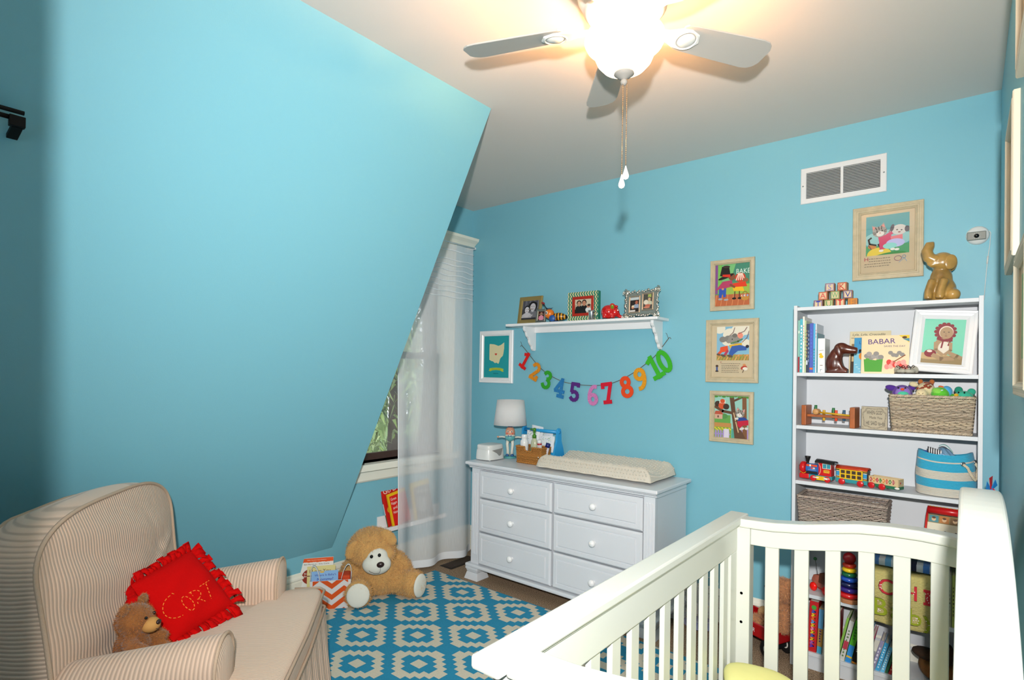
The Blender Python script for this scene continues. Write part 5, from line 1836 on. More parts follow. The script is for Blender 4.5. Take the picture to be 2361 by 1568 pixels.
m = MB().ell((0, 0, .05), (.026, .028, .05)).ell((.0, -.004, .105), (.022, .022, .024))
m.build('body', mat('dark_brown_plush', '#33200f'), t, remesh=.005)
for sx in (-1, 1):
    MB().ell((sx * .017, 0, .126), (.009, .006, .009)).build('ear', mat('dark_brown_plush', '#33200f'), t)
# ------------------------------------------------------------------ things on the dresser
ZD = .8155
lp = thing('table_lamp', 'table lamp with a white drum shade and a jointed doll base on the dresser', 'table lamp', (-2.603, 3.182, ZD), (0, 0, R(35)))
LAQ = lambda n, c: mat('lamp_' + n, c, .3)
MB().lathe([(0, 0), (.046, 0), (.048, .004), (.046, .012), (.02, .016), (0, .016)], 28).build('base', LAQ('teal', '#4f9a9c'), lp)
m = MB()
for sx in (-1, 1):
    m.tube([(sx * .014, 0, .016), (sx * .016, -.004, .06), (sx * .020, -.002, .10), (sx * .016, 0, .13)], [.013, .010, .011, .012], 12)
m.build('legs', LAQ('white', '#d9d8cc'), lp)
for sx in (-1, 1):
    MB().ell((sx * .018, -.012, .020), (.013, .020, .011)).build('shoe', LAQ('blue', '#2f5f94'), lp)
MB().lathe([(0, .118), (.016, .122), (.032, .134), (.038, .148), (.036, .158), (.028, .163), (0, .163)], 24).build('lower_body', LAQ('aqua', '#5fa9ac'), lp)
MB().lathe([(.020, .160), (.037, .162), (.039, .167), (.034, .172), (.02, .174)], 24).build('collar', LAQ('white', '#d9d8cc'), lp)
hd = MB().lathe([(.0, .168), (.033, .170), (.0365, .180), (.0355, .196), (.030, .212), (.020, .224), (.0, .229)], 26).build('head', LAQ('peach', '#d99a7c'), lp)
for sx in (-1, 1):
    MB().ell((sx * .014, -.0335, .196), (.0055, .003, .0085)).build('eye', LAQ('white', '#e6e4da'), hd)
    MB().ell((sx * .013, -.0365, .195), (.0028, .002, .0048)).build('pupil', EYE, hd)
    MB().ell((sx * .019, -.0315, .182), (.0065, .003, .0055)).build('cheek', LAQ('rose', '#d4493f'), hd)
MB().lathe([(.017, .221), (.018, .226), (.012, .240), (.005, .244), (0, .244)], 20).build('hat', LAQ('navy', '#27427c'), lp)
for sx in (-1, 1):
    a_ = MB().tube([(sx * .034, 0, .150), (sx * .058, 0, .154), (sx * .082, -.004, .152)], [.007, .006, .0065], 10).build('arm', LAQ('white', '#d9d8cc'), lp)
    MB().ell((sx * .089, -.004, .152), (.008, .007, .007)).build('hand', LAQ('peach', '#d99a7c'), a_)
m = MB()
for sx in (-1, 1):
    m.prism([(0, .165), (sx * .014, .171), (sx * .014, .159)], 'y', -.042, -.038)
m.build('bow_tie', LAQ('blue', '#2f5f94'), lp)
MB().tube([(0, 0, .240), (0, 0, .275)], .004, 8).build('stem', mat('brass', '#8f7a4a', .3, metal=1), lp)
SHADE = mat('white_linen_shade', '#d2d2d2', .9, bump=('noise', 260, .25))
m = MB().grid(lambda u, v: ((.121 - .022 * v) * math.cos(2 * PI * u), (.121 - .022 * v) * math.sin(2 * PI * u), .242 + .182 * v), 56, 3, closeu=True)
sh = m.build('lamp_shade', SHADE, lp, solid=.002)
m = MB()
for k in range(3):
    a = 2 * PI * k / 3
    m.tube([(0, 0, .272), (.112 * math.cos(a), .112 * math.sin(a), .262)], .0015, 5)
m.build('shade_spider', mat('brass', '#8f7a4a'), lp)

ww = thing('wipe_warmer', 'white rounded wipe warmer at the left end of the dresser', 'wipe warmer', (-2.668, 3.036, ZD))
def sup(u, v, hx, hy, H, z0, tp):
    a = 2 * PI * u
    e = .58
    t = v
    k = 1 - tp * t ** 2.2
    return (hx * k * math.copysign(abs(math.cos(a)) ** e, math.cos(a)), hy * k * math.copysign(abs(math.sin(a)) ** e, math.sin(a)), z0 + H * t)
PLA = mat('white_plastic', '#d5d8d6', .3)
m = MB().grid(lambda u, v: sup(u, v, .078, .096, .070, .006, .06), 48, 8, closeu=True)
m.grid(lambda u, v: sup(u, 0, .078 * (1 - v), .096 * (1 - v), 0, .006, 0), 48, 2, closeu=True)
m.build('body', PLA, ww)
m = MB().grid(lambda u, v: (lambda p: (p[0] * (1 - v ** 4), p[1] * (1 - v ** 4), .076 + .036 * (1 - (1 - v) ** 3)))(sup(u, 1, .0765, .0945, 0, 0, .06)), 48, 14, closeu=True)
m.build('lid', PLA, ww)
m = MB().grid(lambda u, v: tuple(c * 1.002 if i < 2 else c for i, c in enumerate(sup(u, 1, .0765, .0945, 0, .0755, .06))), 48, 2, closeu=True)
m.tube([sup(i / 60, 1, .0755, .0930, 0, .076, .06) for i in range(60)], .0012, 5, closed=True)
m.build('lid_seam', mat('seam_grey', '#8d908f', .6), ww)
MB(T=Matrix.Translation((.0725, 0, .055)) @ Matrix.Rotation(R(-6), 4, 'Y')).prism([(-.058, .018), (.052, .026), (.046, .010), (.032, -.020), (.010, -.026), (-.012, -.006), (-.04, .008)], 'x', -.004, .0035).build('window', mat('smoky_window', '#8b8d8a', .2), ww)
for x, y in ((-.05, -.06), (.05, -.06), (-.05, .06), (.05, .06)):
    MB().lathe([(0, 0), (.008, 0), (.008, .007), (0, .007)], 12, (x, y, 0)).build('foot', PLA, ww)

bk_ = wicker('wicker_basket', 'small brown wicker basket of bottles on the dresser', -2.444, -2.222, 3.048, 3.168, ZD, ZD + .118, '#a8702f', 16, .0135, slant=.006, rr=.0036, amp=.003, notch=(-.032, .030, .086))
LIQ = mat('pale_green_lotion', '#b3b79a', .25)
t = thing('powder_bottle', 'white plastic powder bottle in the brown wicker basket', 'bottle', (-2.410, 3.105, ZD + .007))
MB().lathe([(0, 0), (.027, 0), (.029, .004), (.029, .130), (.027, .143), (.019, .153), (.019, .158)], 28).build('body', mat('white_plastic_glossy', '#dfe1e2', .25), t)
MB().lathe([(.019, .156), (.0205, .158), (.0205, .182), (.018, .187), (0, .187)], 24).build('cap', mat('white_plastic_glossy', '#dfe1e2'), t)
A = Art(fr((0, -.0293, .07), (1, 0, 0), (0, 0, 1), (0, -1, 0)), .0002)
A.el('#b3262c', .006, .03, .006, .010).rect('#2f3f8a', -.004, -.03, .010, -.026)
A.build('label', PRINT, t)
t = thing('pump_bottle', 'translucent lotion bottle with a green pump in the brown basket', 'bottle', (-2.316, 3.095, ZD + .007))
MB().lathe([(0, 0), (.024, 0), (.026, .004), (.026, .130), (.023, .150), (.015, .165), (.012, .172)], 28, sq=(1, .8)).build('body', LIQ, t)
pm = MB().lathe([(.0, .170), (.0145, .170), (.0145, .188), (.012, .192), (.008, .194), (.0075, .216), (.0115, .220), (.0115, .234), (.006, .240), (0, .240)], 22)
pm.tube([(0, 0, .230), (-.020, -.008, .232), (-.030, -.012, .226)], [.006, .005, .004], 10)
pm.build('pump', mat('green_pump', '#3c7a18', .3), t)
A = Art(fr((-.012, -.0216, .085), (1, -.12, 0), (0, 0, 1), (-.1, -1, 0)), .0002)
A.el('#6f7a58', 0, 0, .011, .024)
A.build('label', PRINT, t)
t = thing('cream_tube', 'white and red cream tube upright in the brown basket', 'tube', (-2.268, 3.100, ZD + .007), (R(4), 0, 0))
m = MB().grid(lambda u, v: ((.018) * math.cos(2 * PI * u), (.016 - .013 * (1 - v)) * math.sin(2 * PI * u), .130 * v), 22, 8, closeu=True)
m.build('body', mat('tube_red_white', '#cfc6c6', .35), t)
MB().lathe([(0.0, .129), (.0165, .129), (.0165, .139), (0, .139)], 20).build('red_band', mat('tube_red', '#b3242a', .35), t)
MB().lathe([(0, .138), (.015, .138), (.0145, .162), (0, .163)], 20).build('cap', mat('white_plastic_glossy', '#dfe1e2'), t)
t = thing('cream_tube', 'navy and white tube leaning in the brown wicker basket', 'tube', (-2.250, 3.115, ZD + .01), (R(-6), R(12), 0))
m = MB().grid(lambda u, v: ((.016) * math.cos(2 * PI * u), (.014 - .011 * (1 - v)) * math.sin(2 * PI * u), .112 * v), 20, 8, closeu=True)
m.build('body', mat('tube_navy_white', '#c9c6d0', .35), t)
MB().lathe([(0, .110), (.0165, .111), (.016, .140), (0, .141)], 18).build('cap', mat('tube_navy', '#16206a', .3), t)

tc_ = thing('diaper_caddy', 'bright blue wooden caddy with a dowel handle holding diapers', 'caddy', (-2.375, 3.255, ZD))
CBL = mat('bright_blue_paint', '#2b9ad6', .4)
ep = [(-.066, 0), (.066, 0), (.066, .055), (.052, .10), (.030, .15), (.026, .215), (.018, .236), (0, .242), (-.018, .236), (-.026, .215), (-.030, .15), (-.052, .10), (-.066, .055)]
for x in (-.158, .146):
    MB().prism(ep, 'x', x, x + .012).build('end_panel', CBL, tc_, bevel=.002)
for y in (-.064, .052):
    MB().box(-.146, .146, y, y + .010, .004, .075).build('side_board', CBL, tc_, bevel=.001)
MB().box(-.146, .146, -.054, .052, .004, .012).build('floor_board', CBL, tc_)
MB().tube([(-.160, 0, .212), (.160, 0, .212)], .0125, 18).build('dowel_handle', CBL, tc_)
DIA = mat('diaper_print', '#ffffff', .9, vc=True)
def diaper(x, y, z, rz, words, tilt, seed, c='#7fa0c8'):
    t = thing('diaper', words, 'diaper', (x, y, z), (R(tilt), R(random.Random(seed).uniform(-6, 6)), R(rz)), 'white printed diapers in the blue caddy')
    m = MB()
    m.col = lin('#dfe4e8')
    m.grid(lambda u, v: (-.055 + .11 * u + .004 * math.sin(9 * v), .010 * (1 - (2 * u - 1) ** 4) * math.sin(PI * min(1, v * 1.05)) , .135 * v), 12, 10)
    m.grid(lambda u, v: (-.055 + .11 * u + .004 * math.sin(9 * v), -.010 * (1 - (2 * u - 1) ** 4) * math.sin(PI * min(1, v * 1.05)), .135 * v), 12, 10)
    m.build('padding', DIA, t)
    A = Art(FY(0, -.0108, .07), .0002)
    rnd = random.Random(seed)
    for i in range(26):
        A.el(rnd.choice([c, '#9fc48a', '#b3c6e0', '#8fb8a0']), rnd.uniform(-.04, .04), rnd.uniform(.0, .055), .0035, .0025, n=8)
    A.build('print', DIA, t)
diaper(-2.430, 3.235, ZD + .080, 4, 'lilac printed diaper standing behind the powder bottle', -5, 1, '#9a96cc')
diaper(-2.425, 3.275, ZD + .110, -4, 'white printed diaper rising above the caddy handle at the back', 6, 2)
diaper(-2.300, 3.225, ZD + .045, 6, 'white printed diaper under the right end of the caddy handle', -8, 3)
diaper(-2.335, 3.285, ZD + .085, -3, 'white printed diaper hindmost at the right of the caddy', 5, 4)
t = diaper

# contoured changing pad with minky dots
cpad = thing('changing_pad', 'cream dotted contoured changing pad on the dresser top', 'changing pad', (-1.790, 3.135, ZD))
MINK = mat('cream_minky', '#c9c2b4', .95, bump=('noise', 60, .25), sheen=.2)
PX, PY = .402, .182
def pad(u, v, top):
    a, b = 2 * u - 1, 2 * v - 1
    sq = lambda t: math.copysign(abs(t) ** .8, t)
    x, y = PX * a, PY * b
    ex = max(0, 1 - abs(a) ** 16) ** .5
    ey = max(0, 1 - abs(b) ** 10) ** .5
    if not top:
        return (x * .97, y * .95, .002 + .02 * (1 - min(ex, ey)))
    bowl = .052 + .068 * abs(b) ** 1.9
    endd = 1 - .30 * max(0, (abs(a) - .86) / .14) ** 1.5
    z = bowl * endd
    return (x, y, .015 + (z - .015) * min(ex, ey) + .0015 * math.sin(23 * a + 6 * b) * abs(b))
m = MB()
m.grid(lambda u, v: pad(u, v, True), 80, 36)
m.grid(lambda u, v: pad(u, v, False), 30, 14)
m.build('pad_cover', MINK, cpad)
m = MB()
for i in range(41):
    for j in range(17):
        u, v = (i + .5) / 41, (j + (.25 if i % 2 else .75)) / 17.5
        p = Vector(pad(u, v, True))
        m.ell(p, (.0052, .0052, .0036), 6, 4)
for i in range(38):
    for k in range(3):
        m.ell((-PX * .96 + 2 * PX * .96 * (i + .5 * (k % 2)) / 38, -PY * .995, .030 + .022 * k), (.0050, .0034, .0050), 6, 4)
tag(m.build('minky_dots', MINK, cpad), kind='stuff')

# ------------------------------------------------------------------ pictures and fittings on the back wall
PROF = [(0, 0), (0, .014), (.003, .017), (.007, .017), (.009, .0155), (.016, .0165), (.019, .0185), (.024, .0185), (.030, .012), (.032, .0125), (.035, .008), (.035, 0)]
def framed(words, cx, cz, wd, ht, bw, draw, fm=None, mount='#c0b092', glass=False, name='framed_print', M=None, loc=None, cat='picture', group=None, frame_words=None):
    t = thing(name, words, cat, loc or (cx, YB - .0005, cz), (0, 0, 0), group)
    M = M or FY(0, 0, 0)
    k = bw / .035
    m = MB()
    frame_mb(m, wd, ht, [(d * k, h) for d, h in PROF], M)
    m.build('frame', fm or CREAMF, t)
    iw, ih = wd / 2 - bw + .001, ht / 2 - bw + .001
    A = Art(M @ Matrix.Translation((0, 0, .004)), .0002)
    A.clip(-iw, -ih, iw, ih)
    A.rect(mount, -iw, -ih, iw, ih)
    draw(A, iw, ih)
    A.build('print', PRINT, t)
    if glass:
        MB(T=M @ Matrix.Translation((0, 0, .0095))).box(-iw, iw, -ih, ih, 0, .0015).build('glazing', GLASS, t)
    return t
def kitten_head(A, x, y, r, col='#9a948c', stripe='#3a3632', pink='#e08a80', tilt=0):
    c, s = math.cos(R(tilt)), math.sin(R(tilt))
    def q(a, b):
        return (x + r * (a * c - b * s), y + r * (a * s + b * c))
    for sx in (-1, 1):
        A.poly(col, [q(sx * .95, .2), q(sx * .85, 1.35), q(sx * .15, .85)])
        A.poly(pink, [q(sx * .85, .45), q(sx * .78, 1.1), q(sx * .38, .85)])
    A.el(col, *q(0, 0), r, r * .88, tilt)
    A.el('#d9d4cc', *q(0, -.35), r * .55, r * .42, tilt)
    for k in (-.45, 0, .45):
        A.line(stripe, [q(k, .85), q(k * .7, .35)], r * .13)
    for sx in (-1, 1):
        A.line(stripe, [q(sx * .98, .1), q(sx * .6, 0)], r * .1).line(stripe, [q(sx * .92, -.2), q(sx * .6, -.18)], r * .1)
        A.el('#1f1c1a', *q(sx * .36, .08), r * .11, r * .15, tilt)
    A.el('#c0504a', *q(0, -.22), r * .1, r * .07)
def d_top(A, w_, h):
    A.rect('#4d8a5a', -w_, -h, w_, h)
    A.poly('#6fb070', [(-w_ * .6, h), (w_ * .2, h), (-w_ * .3, -h * .3), (-w_ * .6, -h * .3)])
    A.poly('#3f7f6a', [(w_ * .2, h), (w_, h), (w_, h * .2), (-w_ * .1, h * .1)])
    A.rect('#7a4a86', -w_, -h * .4, -w_ * .84, h)
    A.rect('#6fb050', -w_ * .84, -h * .4, -w_ * .62, h)
    A.text('#cfe0d6', 'BAKE', w_ * .62, h * .62, w_ * .78, h * .22)
    A.rect('#8fae4a', -w_ * .5, -h * .45, w_, -h * .0)
    A.rect('#b0603a', -w_, -h, w_, -h * .45)
    for i in range(7):
        A.line('#cf8a5a', [(-w_ + i * w_ * .33, -h), (-w_ * .9 + i * w_ * .33, -h * .45)], .003)
    A.el('#c23a22', w_ * .46, h * .32, w_ * .30, h * .22)
    for k in range(5):
        A.line('#e8d8c6', [(w_ * (.22 + .12 * k), h * .20), (w_ * (.36 + .05 * k), h * .50)], .005)
    A.el('#8a5a3a', w_ * .76, h * .18, w_ * .16, h * .10)
    A.poly('#d23a1e', [(w_ * .05, h * .06), (w_ * .75, h * .12), (w_ * .85, -h * .12), (w_ * .0, -h * .14)])
    A.poly('#e0ae22', [(w_ * .02, -h * .12), (w_ * .6, -h * .12), (w_ * .7, -h * .34), (w_ * .08, -h * .30)])
    A.line('#5a3a2a', [(w_ * .16, -h * .34), (w_ * .14, -h * .62)], .006).line('#5a3a2a', [(w_ * .42, -h * .34), (w_ * .42, -h * .62)], .006)
    A.el('#1a1716', w_ * .12, -h * .66, w_ * .12, h * .05).el('#1a1716', w_ * .44, -h * .66, w_ * .12, h * .05)
    A.el('#7a4a30', -w_ * .02, h * .38, w_ * .20, h * .17)
    A.poly('#1c1a18', [(-w_ * .72, h * .46), (-w_ * .60, h * .90), (-w_ * .18, h * .84), (-w_ * .08, h * .36)])
    A.el('#1c1a18', -w_ * .36, h * .40, w_ * .48, h * .08, 18)
    A.poly('#c8301e', [(-w_ * .58, h * .42), (-w_ * .56, h * .52), (-w_ * .12, h * .50), (-w_ * .10, h * .36)])
    A.el('#3a302a', -w_ * .34, h * .88, w_ * .21, h * .06, -5)
    A.poly('#a83a5e', [(-w_ * .55, h * .18), (-w_ * .02, h * .22), (w_ * .06, -h * .08), (-w_ * .5, -h * .16), (-w_ * .98, -h * .22)])
    A.line('#7a4a30', [(-w_ * .1, h * .0), (w_ * .14, -h * .12)], .012)
    A.poly('#2a4fa8', [(-w_ * .76, -h * .16), (-w_ * .34, -h * .14), (-w_ * .36, -h * .56), (-w_ * .50, -h * .58), (-w_ * .54, -h * .34), (-w_ * .62, -h * .60), (-w_ * .78, -h * .58)])
    A.el('#c08a60', -w_ * .54, -h * .18, w_ * .07, h * .05)
    A.el('#9aa0a4', -w_ * .68, -h * .66, w_ * .13, h * .045).el('#9aa0a4', -w_ * .34, -h * .70, w_ * .14, h * .045)
    A.el('#b8843a', w_ * .74, -h * .66, w_ * .22, h * .12)
    A.arc('#b8843a', w_ * .74, -h * .62, w_ * .18, h * .26, 0, 180, .004)
    for i in range(6):
        A.el(['#d8c8b0', '#c8502a', '#8aa0b8'][i % 3], w_ * (.58 + .06 * i), -h * .55, .006, .006, n=10)
def d_mid(A, w_, h):
    x0, x1, y0, y1 = -w_ * .74, w_ * .82, -h * .36, h * .93
    A.rect('#7fb0c8', x0, y0, x1, y1)
    for cx_, cy_, r_ in ((-.1, .62, .34), (.3, .74, .36), (.62, .8, .3), (-.6, .86, .28), (.66, .3, .2), (-.2, .4, .3)):
        A.cl = (x0, y0, x1, y1)
        A.el('#dcd6c4', w_ * cx_, h * cy_, w_ * r_, h * r_ * .7)
    A.rect('#b8864a', x0, y0, x1, -h * .14)
    for i in range(9):
        A.line('#8a9a4a' if i % 2 else '#cfa060', [(x0 + i * w_ * .22, y0), (x0 + w_ * .3 + i * w_ * .2, -h * .14)], .006)
    for i in range(12):
        A.line('#6f8a3a', [(x0 + i * w_ * .14, y0), (x0 + i * w_ * .14 + .006, y0 + .022)], .004)
    for px, py, r_ in ((-.44, .44, .17), (-.18, .46, .19)):
        A.el('#7d7a74', w_ * px, h * py, w_ * r_, h * r_ * .66)
    A.el('#8a8780', w_ * .12, h * .44, w_ * .30, h * .18, -6)
    A.el('#6f6c66', w_ * .14, h * .58, w_ * .12, h * .08)
    A.el('#e08a74', w_ * .40, h * .58, w_ * .13, h * .12, 20)
    A.el('#8a8780', w_ * -.14, h * .36, w_ * .12, h * .07)
    A.line('#4f7a52', [(-w_ * .04, h * .28), (w_ * .3, h * .36), (w_ * .5, h * .44)], .008)
    A.el('#1f1c1a', w_ * .02, h * .44, .003, .004, n=8)
    A.poly('#d8502a', [(-w_ * .56, h * .14), (-w_ * .2, h * .20), (-w_ * .16, h * -.02), (-w_ * .58, h * -.06)])
    A.line('#d8502a', [(-w_ * .5, 0), (-w_ * .64, -h * .12)], .016)
    A.line('#b03a52', [(-w_ * .2, 0), (-w_ * .34, -h * .16)], .014)
    A.poly('#d8a82a', [(w_ * -.14, h * .22), (w_ * .48, h * .30), (w_ * .50, h * .12), (w_ * -.02, h * .06)])
    A.poly('#3559a0', [(w_ * .0, h * .18), (w_ * .40, h * .22), (w_ * .72, h * .14), (w_ * .70, h * .02), (w_ * .30, h * .0), (w_ * .02, -h * .18), (-w_ * .14, -h * .10)])
    A.line('#3559a0', [(w_ * .1, h * .02), (-w_ * .02, -h * .14)], .022)
    A.el('#5a5044', -w_ * .08, -h * .20, w_ * .14, h * .05, -15).el('#5a5044', -w_ * .42, -h * .18, w_ * .13, h * .045, -20).el('#5a5044', -w_ * .64, -h * .14, w_ * .1, h * .04, -15)
    A.el('#2a2430', w_ * .74, h * .16, w_ * .08, h * .06)
    for a, b in (((.5, .32), (.82, .74)), ((.32, .64), (.72, .88)), ((-.1, .58), (.14, .88))):
        A.line('#7a5a56', [(w_ * a[0], h * a[1]), (w_ * (a[0] * .3 + b[0] * .7), h * (a[1] * .6 + b[1] * .4)), (w_ * b[0], h * b[1])], .004)
    A.cl = (-w_, -h, w_, h)
    A.text('#8a2f24', 'T', -w_ * .52, -h * .45, .010, .012)
    rnd = random.Random(4)
    for i in range(6):
        x, y = -w_ * .48, -h * (.49 + .065 * i)
        while x < w_ * (.34 if i else .4):
            l = rnd.uniform(.004, .011)
            A.rect('#4a4038', x, y - .0011, x + l, y + .0011)
            x += l + .003
    A.el('#4a3a30', -w_ * .70, -h * .58, .008, .007).rect('#35508a', -w_ * .74, -h * .76, -w_ * .66, -h * .62).el('#3a2f28', -w_ * .70, -h * .78, .01, .004)
    A.el('#c88a5a', w_ * .62, -h * .54, .009, .008).el('#b0382a', w_ * .60, -h * .64, .018, .011, 20).el('#e0d8c8', w_ * .66, -h * .68, .014, .010).line('#5a4636', [(w_ * .6, -h * .72), (w_ * .54, -h * .82)], .004)
def d_low(A, w_, h):
    A.rect('#8fc0b4', -w_, -h, w_, h)
    A.rect('#5f9a4a', -w_, -h * .30, -w_ * .05, h * .08)
    A.el('#4f8a4a', -w_ * .45, h * .02, w_ * .25, h * .13)
    A.rect('#c8a08a', -w_ * .98, -h * .12, -w_ * .52, h * .10)
    A.poly('#b0503a', [(-w_, h * .10), (-w_ * .45, h * .10), (-w_ * .62, h * .26), (-w_ * .94, h * .26)])
    A.rect('#5a3a30', -w_ * .82, -h * .06, -w_ * .74, h * .04)
    A.rect('#b8844a', -w_, -h * .50, 0, -h * .30)
    A.rect('#7f9f3a', -w_, -h, 0, -h * .50)
    for i in range(14):
        A.el('#d8c23a', -w_ * .95 + i * w_ * .07, -h * (.55 + .05 * (i % 3)), .005, .004, n=8)
    for i in range(6):
        x = -w_ * .95 + i * w_ * .15
        A.poly('#9a86c0', [(x, -h), (x, -h * .70), (x + w_ * .05, -h * .62), (x + w_ * .1, -h * .70), (x + w_ * .1, -h)])
    A.rect('#9a86c0', -w_, -h * .86, -w_ * .05, -h * .80)
    A.rect('#cfc8d8', -w_ * .42, -h, -w_ * .12, -h * .58)
    A.rect('#4f9a8a', w_ * .02, -h, w_ * .3, -h * .55)
    A.rect('#a08ac0', w_ * .5, -h, w_, -h * .5)
    A.poly('#7a5236', [(w_ * .62, h), (w_ * .86, h), (w_ * .92, -h), (w_ * .66, -h)])
    A.poly('#5f4230', [(-w_ * .12, h), (w_ * .14, h), (w_ * .28, h * .1), (w_ * .52, -h * .5), (w_ * .86, -h), (w_ * .20, -h), (w_ * .08, -h * .2)])
    A.line('#5f4230', [(w_ * .0, h * .20), (-w_ * .5, h * .26), (-w_ * .95, h * .46)], .016)
    A.line('#5f4230', [(w_ * .1, h * .75), (w_ * .6, h * .95)], .012)
    A.line('#c8a880', [(w_ * .14, h * .2), (w_ * .26, -h * .2), (w_ * .42, -h * .7)], .006)
    A.el('#3f2f26', -w_ * .8, h * .60, w_ * .18, h * .14).el('#c8502a', -w_ * .54, h * .52, w_ * .22, h * .16).el('#3f2f26', -w_ * .30, h * .48, w_ * .18, h * .14)
    for k in range(4):
        A.line('#e8d8c8', [(-w_ * (.68 - .1 * k), h * .64), (-w_ * (.66 - .1 * k), h * .76)], .005)
    A.el('#c8502a', -w_ * .52, h * .74, w_ * .14, h * .10)
    for i in range(9):
        A.el('#4f8a3a', -w_ * .9 + i * w_ * .23, h * (.95 + .04 * (i % 2)), w_ * .12, h * .05)
    A.poly('#24408a', [(w_ * .34, -h * .02), (w_ * .78, h * .02), (w_ * .96, -h * .10), (w_ * .84, -h * .20), (w_ * .40, -h * .18)])
    A.poly('#b81f3a', [(w_ * .36, -h * .18), (w_ * .98, -h * .10), (w_ * .99, -h * .34), (w_ * .70, -h * .36), (w_ * .52, -h * .50), (w_ * .38, -h * .40)])
    A.el('#d0ccc6', w_ * .62, -h * .52, w_ * .14, h * .06, 20).el('#d0ccc6', w_ * .88, -h * .50, w_ * .1, h * .06).el('#d0ccc6', w_ * .32, -h * .06, w_ * .11, h * .05)
    kitten_head(A, w_ * .50, h * .18, w_ * .26, tilt=-14)
def d_big(A, w_, h):
    x0, x1, y0, y1 = -w_ * .80, w_ * .80, -h * .42, h * .90
    A.rect('#4f9aa0', x0, y0, x1, y1)
    A.cl = (x0, y0, x1, y1)
    A.el('#8fc0c0', 0, h * .1, w_ * .9, h * .3)
    A.rect('#4f9a6a', x0, y0, x1, -h * .10)
    A.el('#d8c24a', -w_ * .3, -h * .40, w_ * .46, h * .24)
    A.el('#3f8a4a', w_ * .0, -h * .48, w_ * .7, h * .12, 8)
    A.el('#c8844a', -w_ * .56, -h * .12, w_ * .16, h * .08).line('#8a5a3a', [(-w_ * .7, -h * .06), (-w_ * .6, -h * .2)], .005)
    A.line('#2f2a28', [(-w_ * .42, -h * .08), (-w_ * .66, -h * .02), (-w_ * .70, h * .12), (-w_ * .60, h * .18)], .008)
    A.line('#2f2a28', [(-w_ * .3, -h * .06), (-w_ * .2, -h * .20)], .014)
    A.poly('#c8466a', [(-w_ * .34, h * .20), (w_ * .10, h * .26), (w_ * .26, h * .02), (w_ * .04, -h * .22), (-w_ * .28, -h * .24), (-w_ * .30, h * .0)])
    A.line('#c8466a', [(w_ * .02, h * .22), (w_ * .24, h * .32)], .016)
    A.poly('#d87a80', [(w_ * .12, h * .16), (w_ * .56, h * .20), (w_ * .56, h * .0), (w_ * .16, h * .0)])
    A.el('#b6b8e0', w_ * .30, -h * .06, w_ * .34, h * .14)
    A.el('#8fd0c8', w_ * .1, -h * .14, w_ * .26, h * .10)
    A.line('#8a5a60', [(w_ * .06, h * .32), (w_ * .24, h * .54)], .004)
    kitten_head(A, -w_ * .28, h * .36, w_ * .27, tilt=12)
    A.el('#c9c6c0', w_ * .44, h * .36, w_ * .28, h * .17)
    A.el('#55525a', w_ * .18, h * .44, w_ * .07, h * .12, -12).el('#55525a', w_ * .72, h * .36, w_ * .09, h * .10)
    A.el('#3a363a', w_ * .36, h * .36, .004, .003, n=8).el('#3a363a', w_ * .52, h * .34, .004, .003, n=8).el('#8a4a4a', w_ * .44, h * .28, .006, .003, n=8)
    for x, y in ((-.22, -.28), (.2, -.26), (.36, -.28)):
        A.el('#e0dcd6', w_ * x, h * y, .010, .006)
    A.cl = (-w_, -h, w_, h)
    A.text('#a8324a', 'H', -w_ * .78, -h * .53, .016, .018)
    rnd = random.Random(8)
    for i in range(4):
        x, y = -w_ * (.68 if i < 2 else .85), -h * (.53 + .085 * i)
        while x < w_ * .1:
            l = rnd.uniform(.004, .011)
            A.rect('#6a5f55', x, y - .0013, x + l, y + .0013)
            x += l + .003
    A.arc('#8a5a7a', w_ * .40, -h * .58, w_ * .13, h * .08, 0, 360, .0022)
    A.arc('#6a9ac0', w_ * .62, -h * .54, w_ * .06, h * .05, 0, 360, .002).line('#6a9ac0', [(w_ * .60, -h * .60), (w_ * .44, -h * .72)], .002).line('#6a9ac0', [(w_ * .64, -h * .60), (w_ * .72, -h * .70)], .002)
GP = 'cream framed storybook prints on the back wall'
framed('cream framed storybook print with the word BAKE, uppermost of the three in a column', -1.0725, 1.978, .252, .300, .028, d_top, group=GP)
framed('larger cream framed print of running mice, middle of the three in a column', -1.0705, 1.591, .300, .371, .033, d_mid, group=GP)
framed('cream framed print of a kitten climbing a tree, lowest of the three in a column', -1.0685, 1.205, .250, .300, .028, d_low, group=GP)
framed('largest cream framed print of a dancing kitten and puppy above the bookcase', -.3175, 2.129, .296, .372, .036, d_big, glass=True, group=GP)
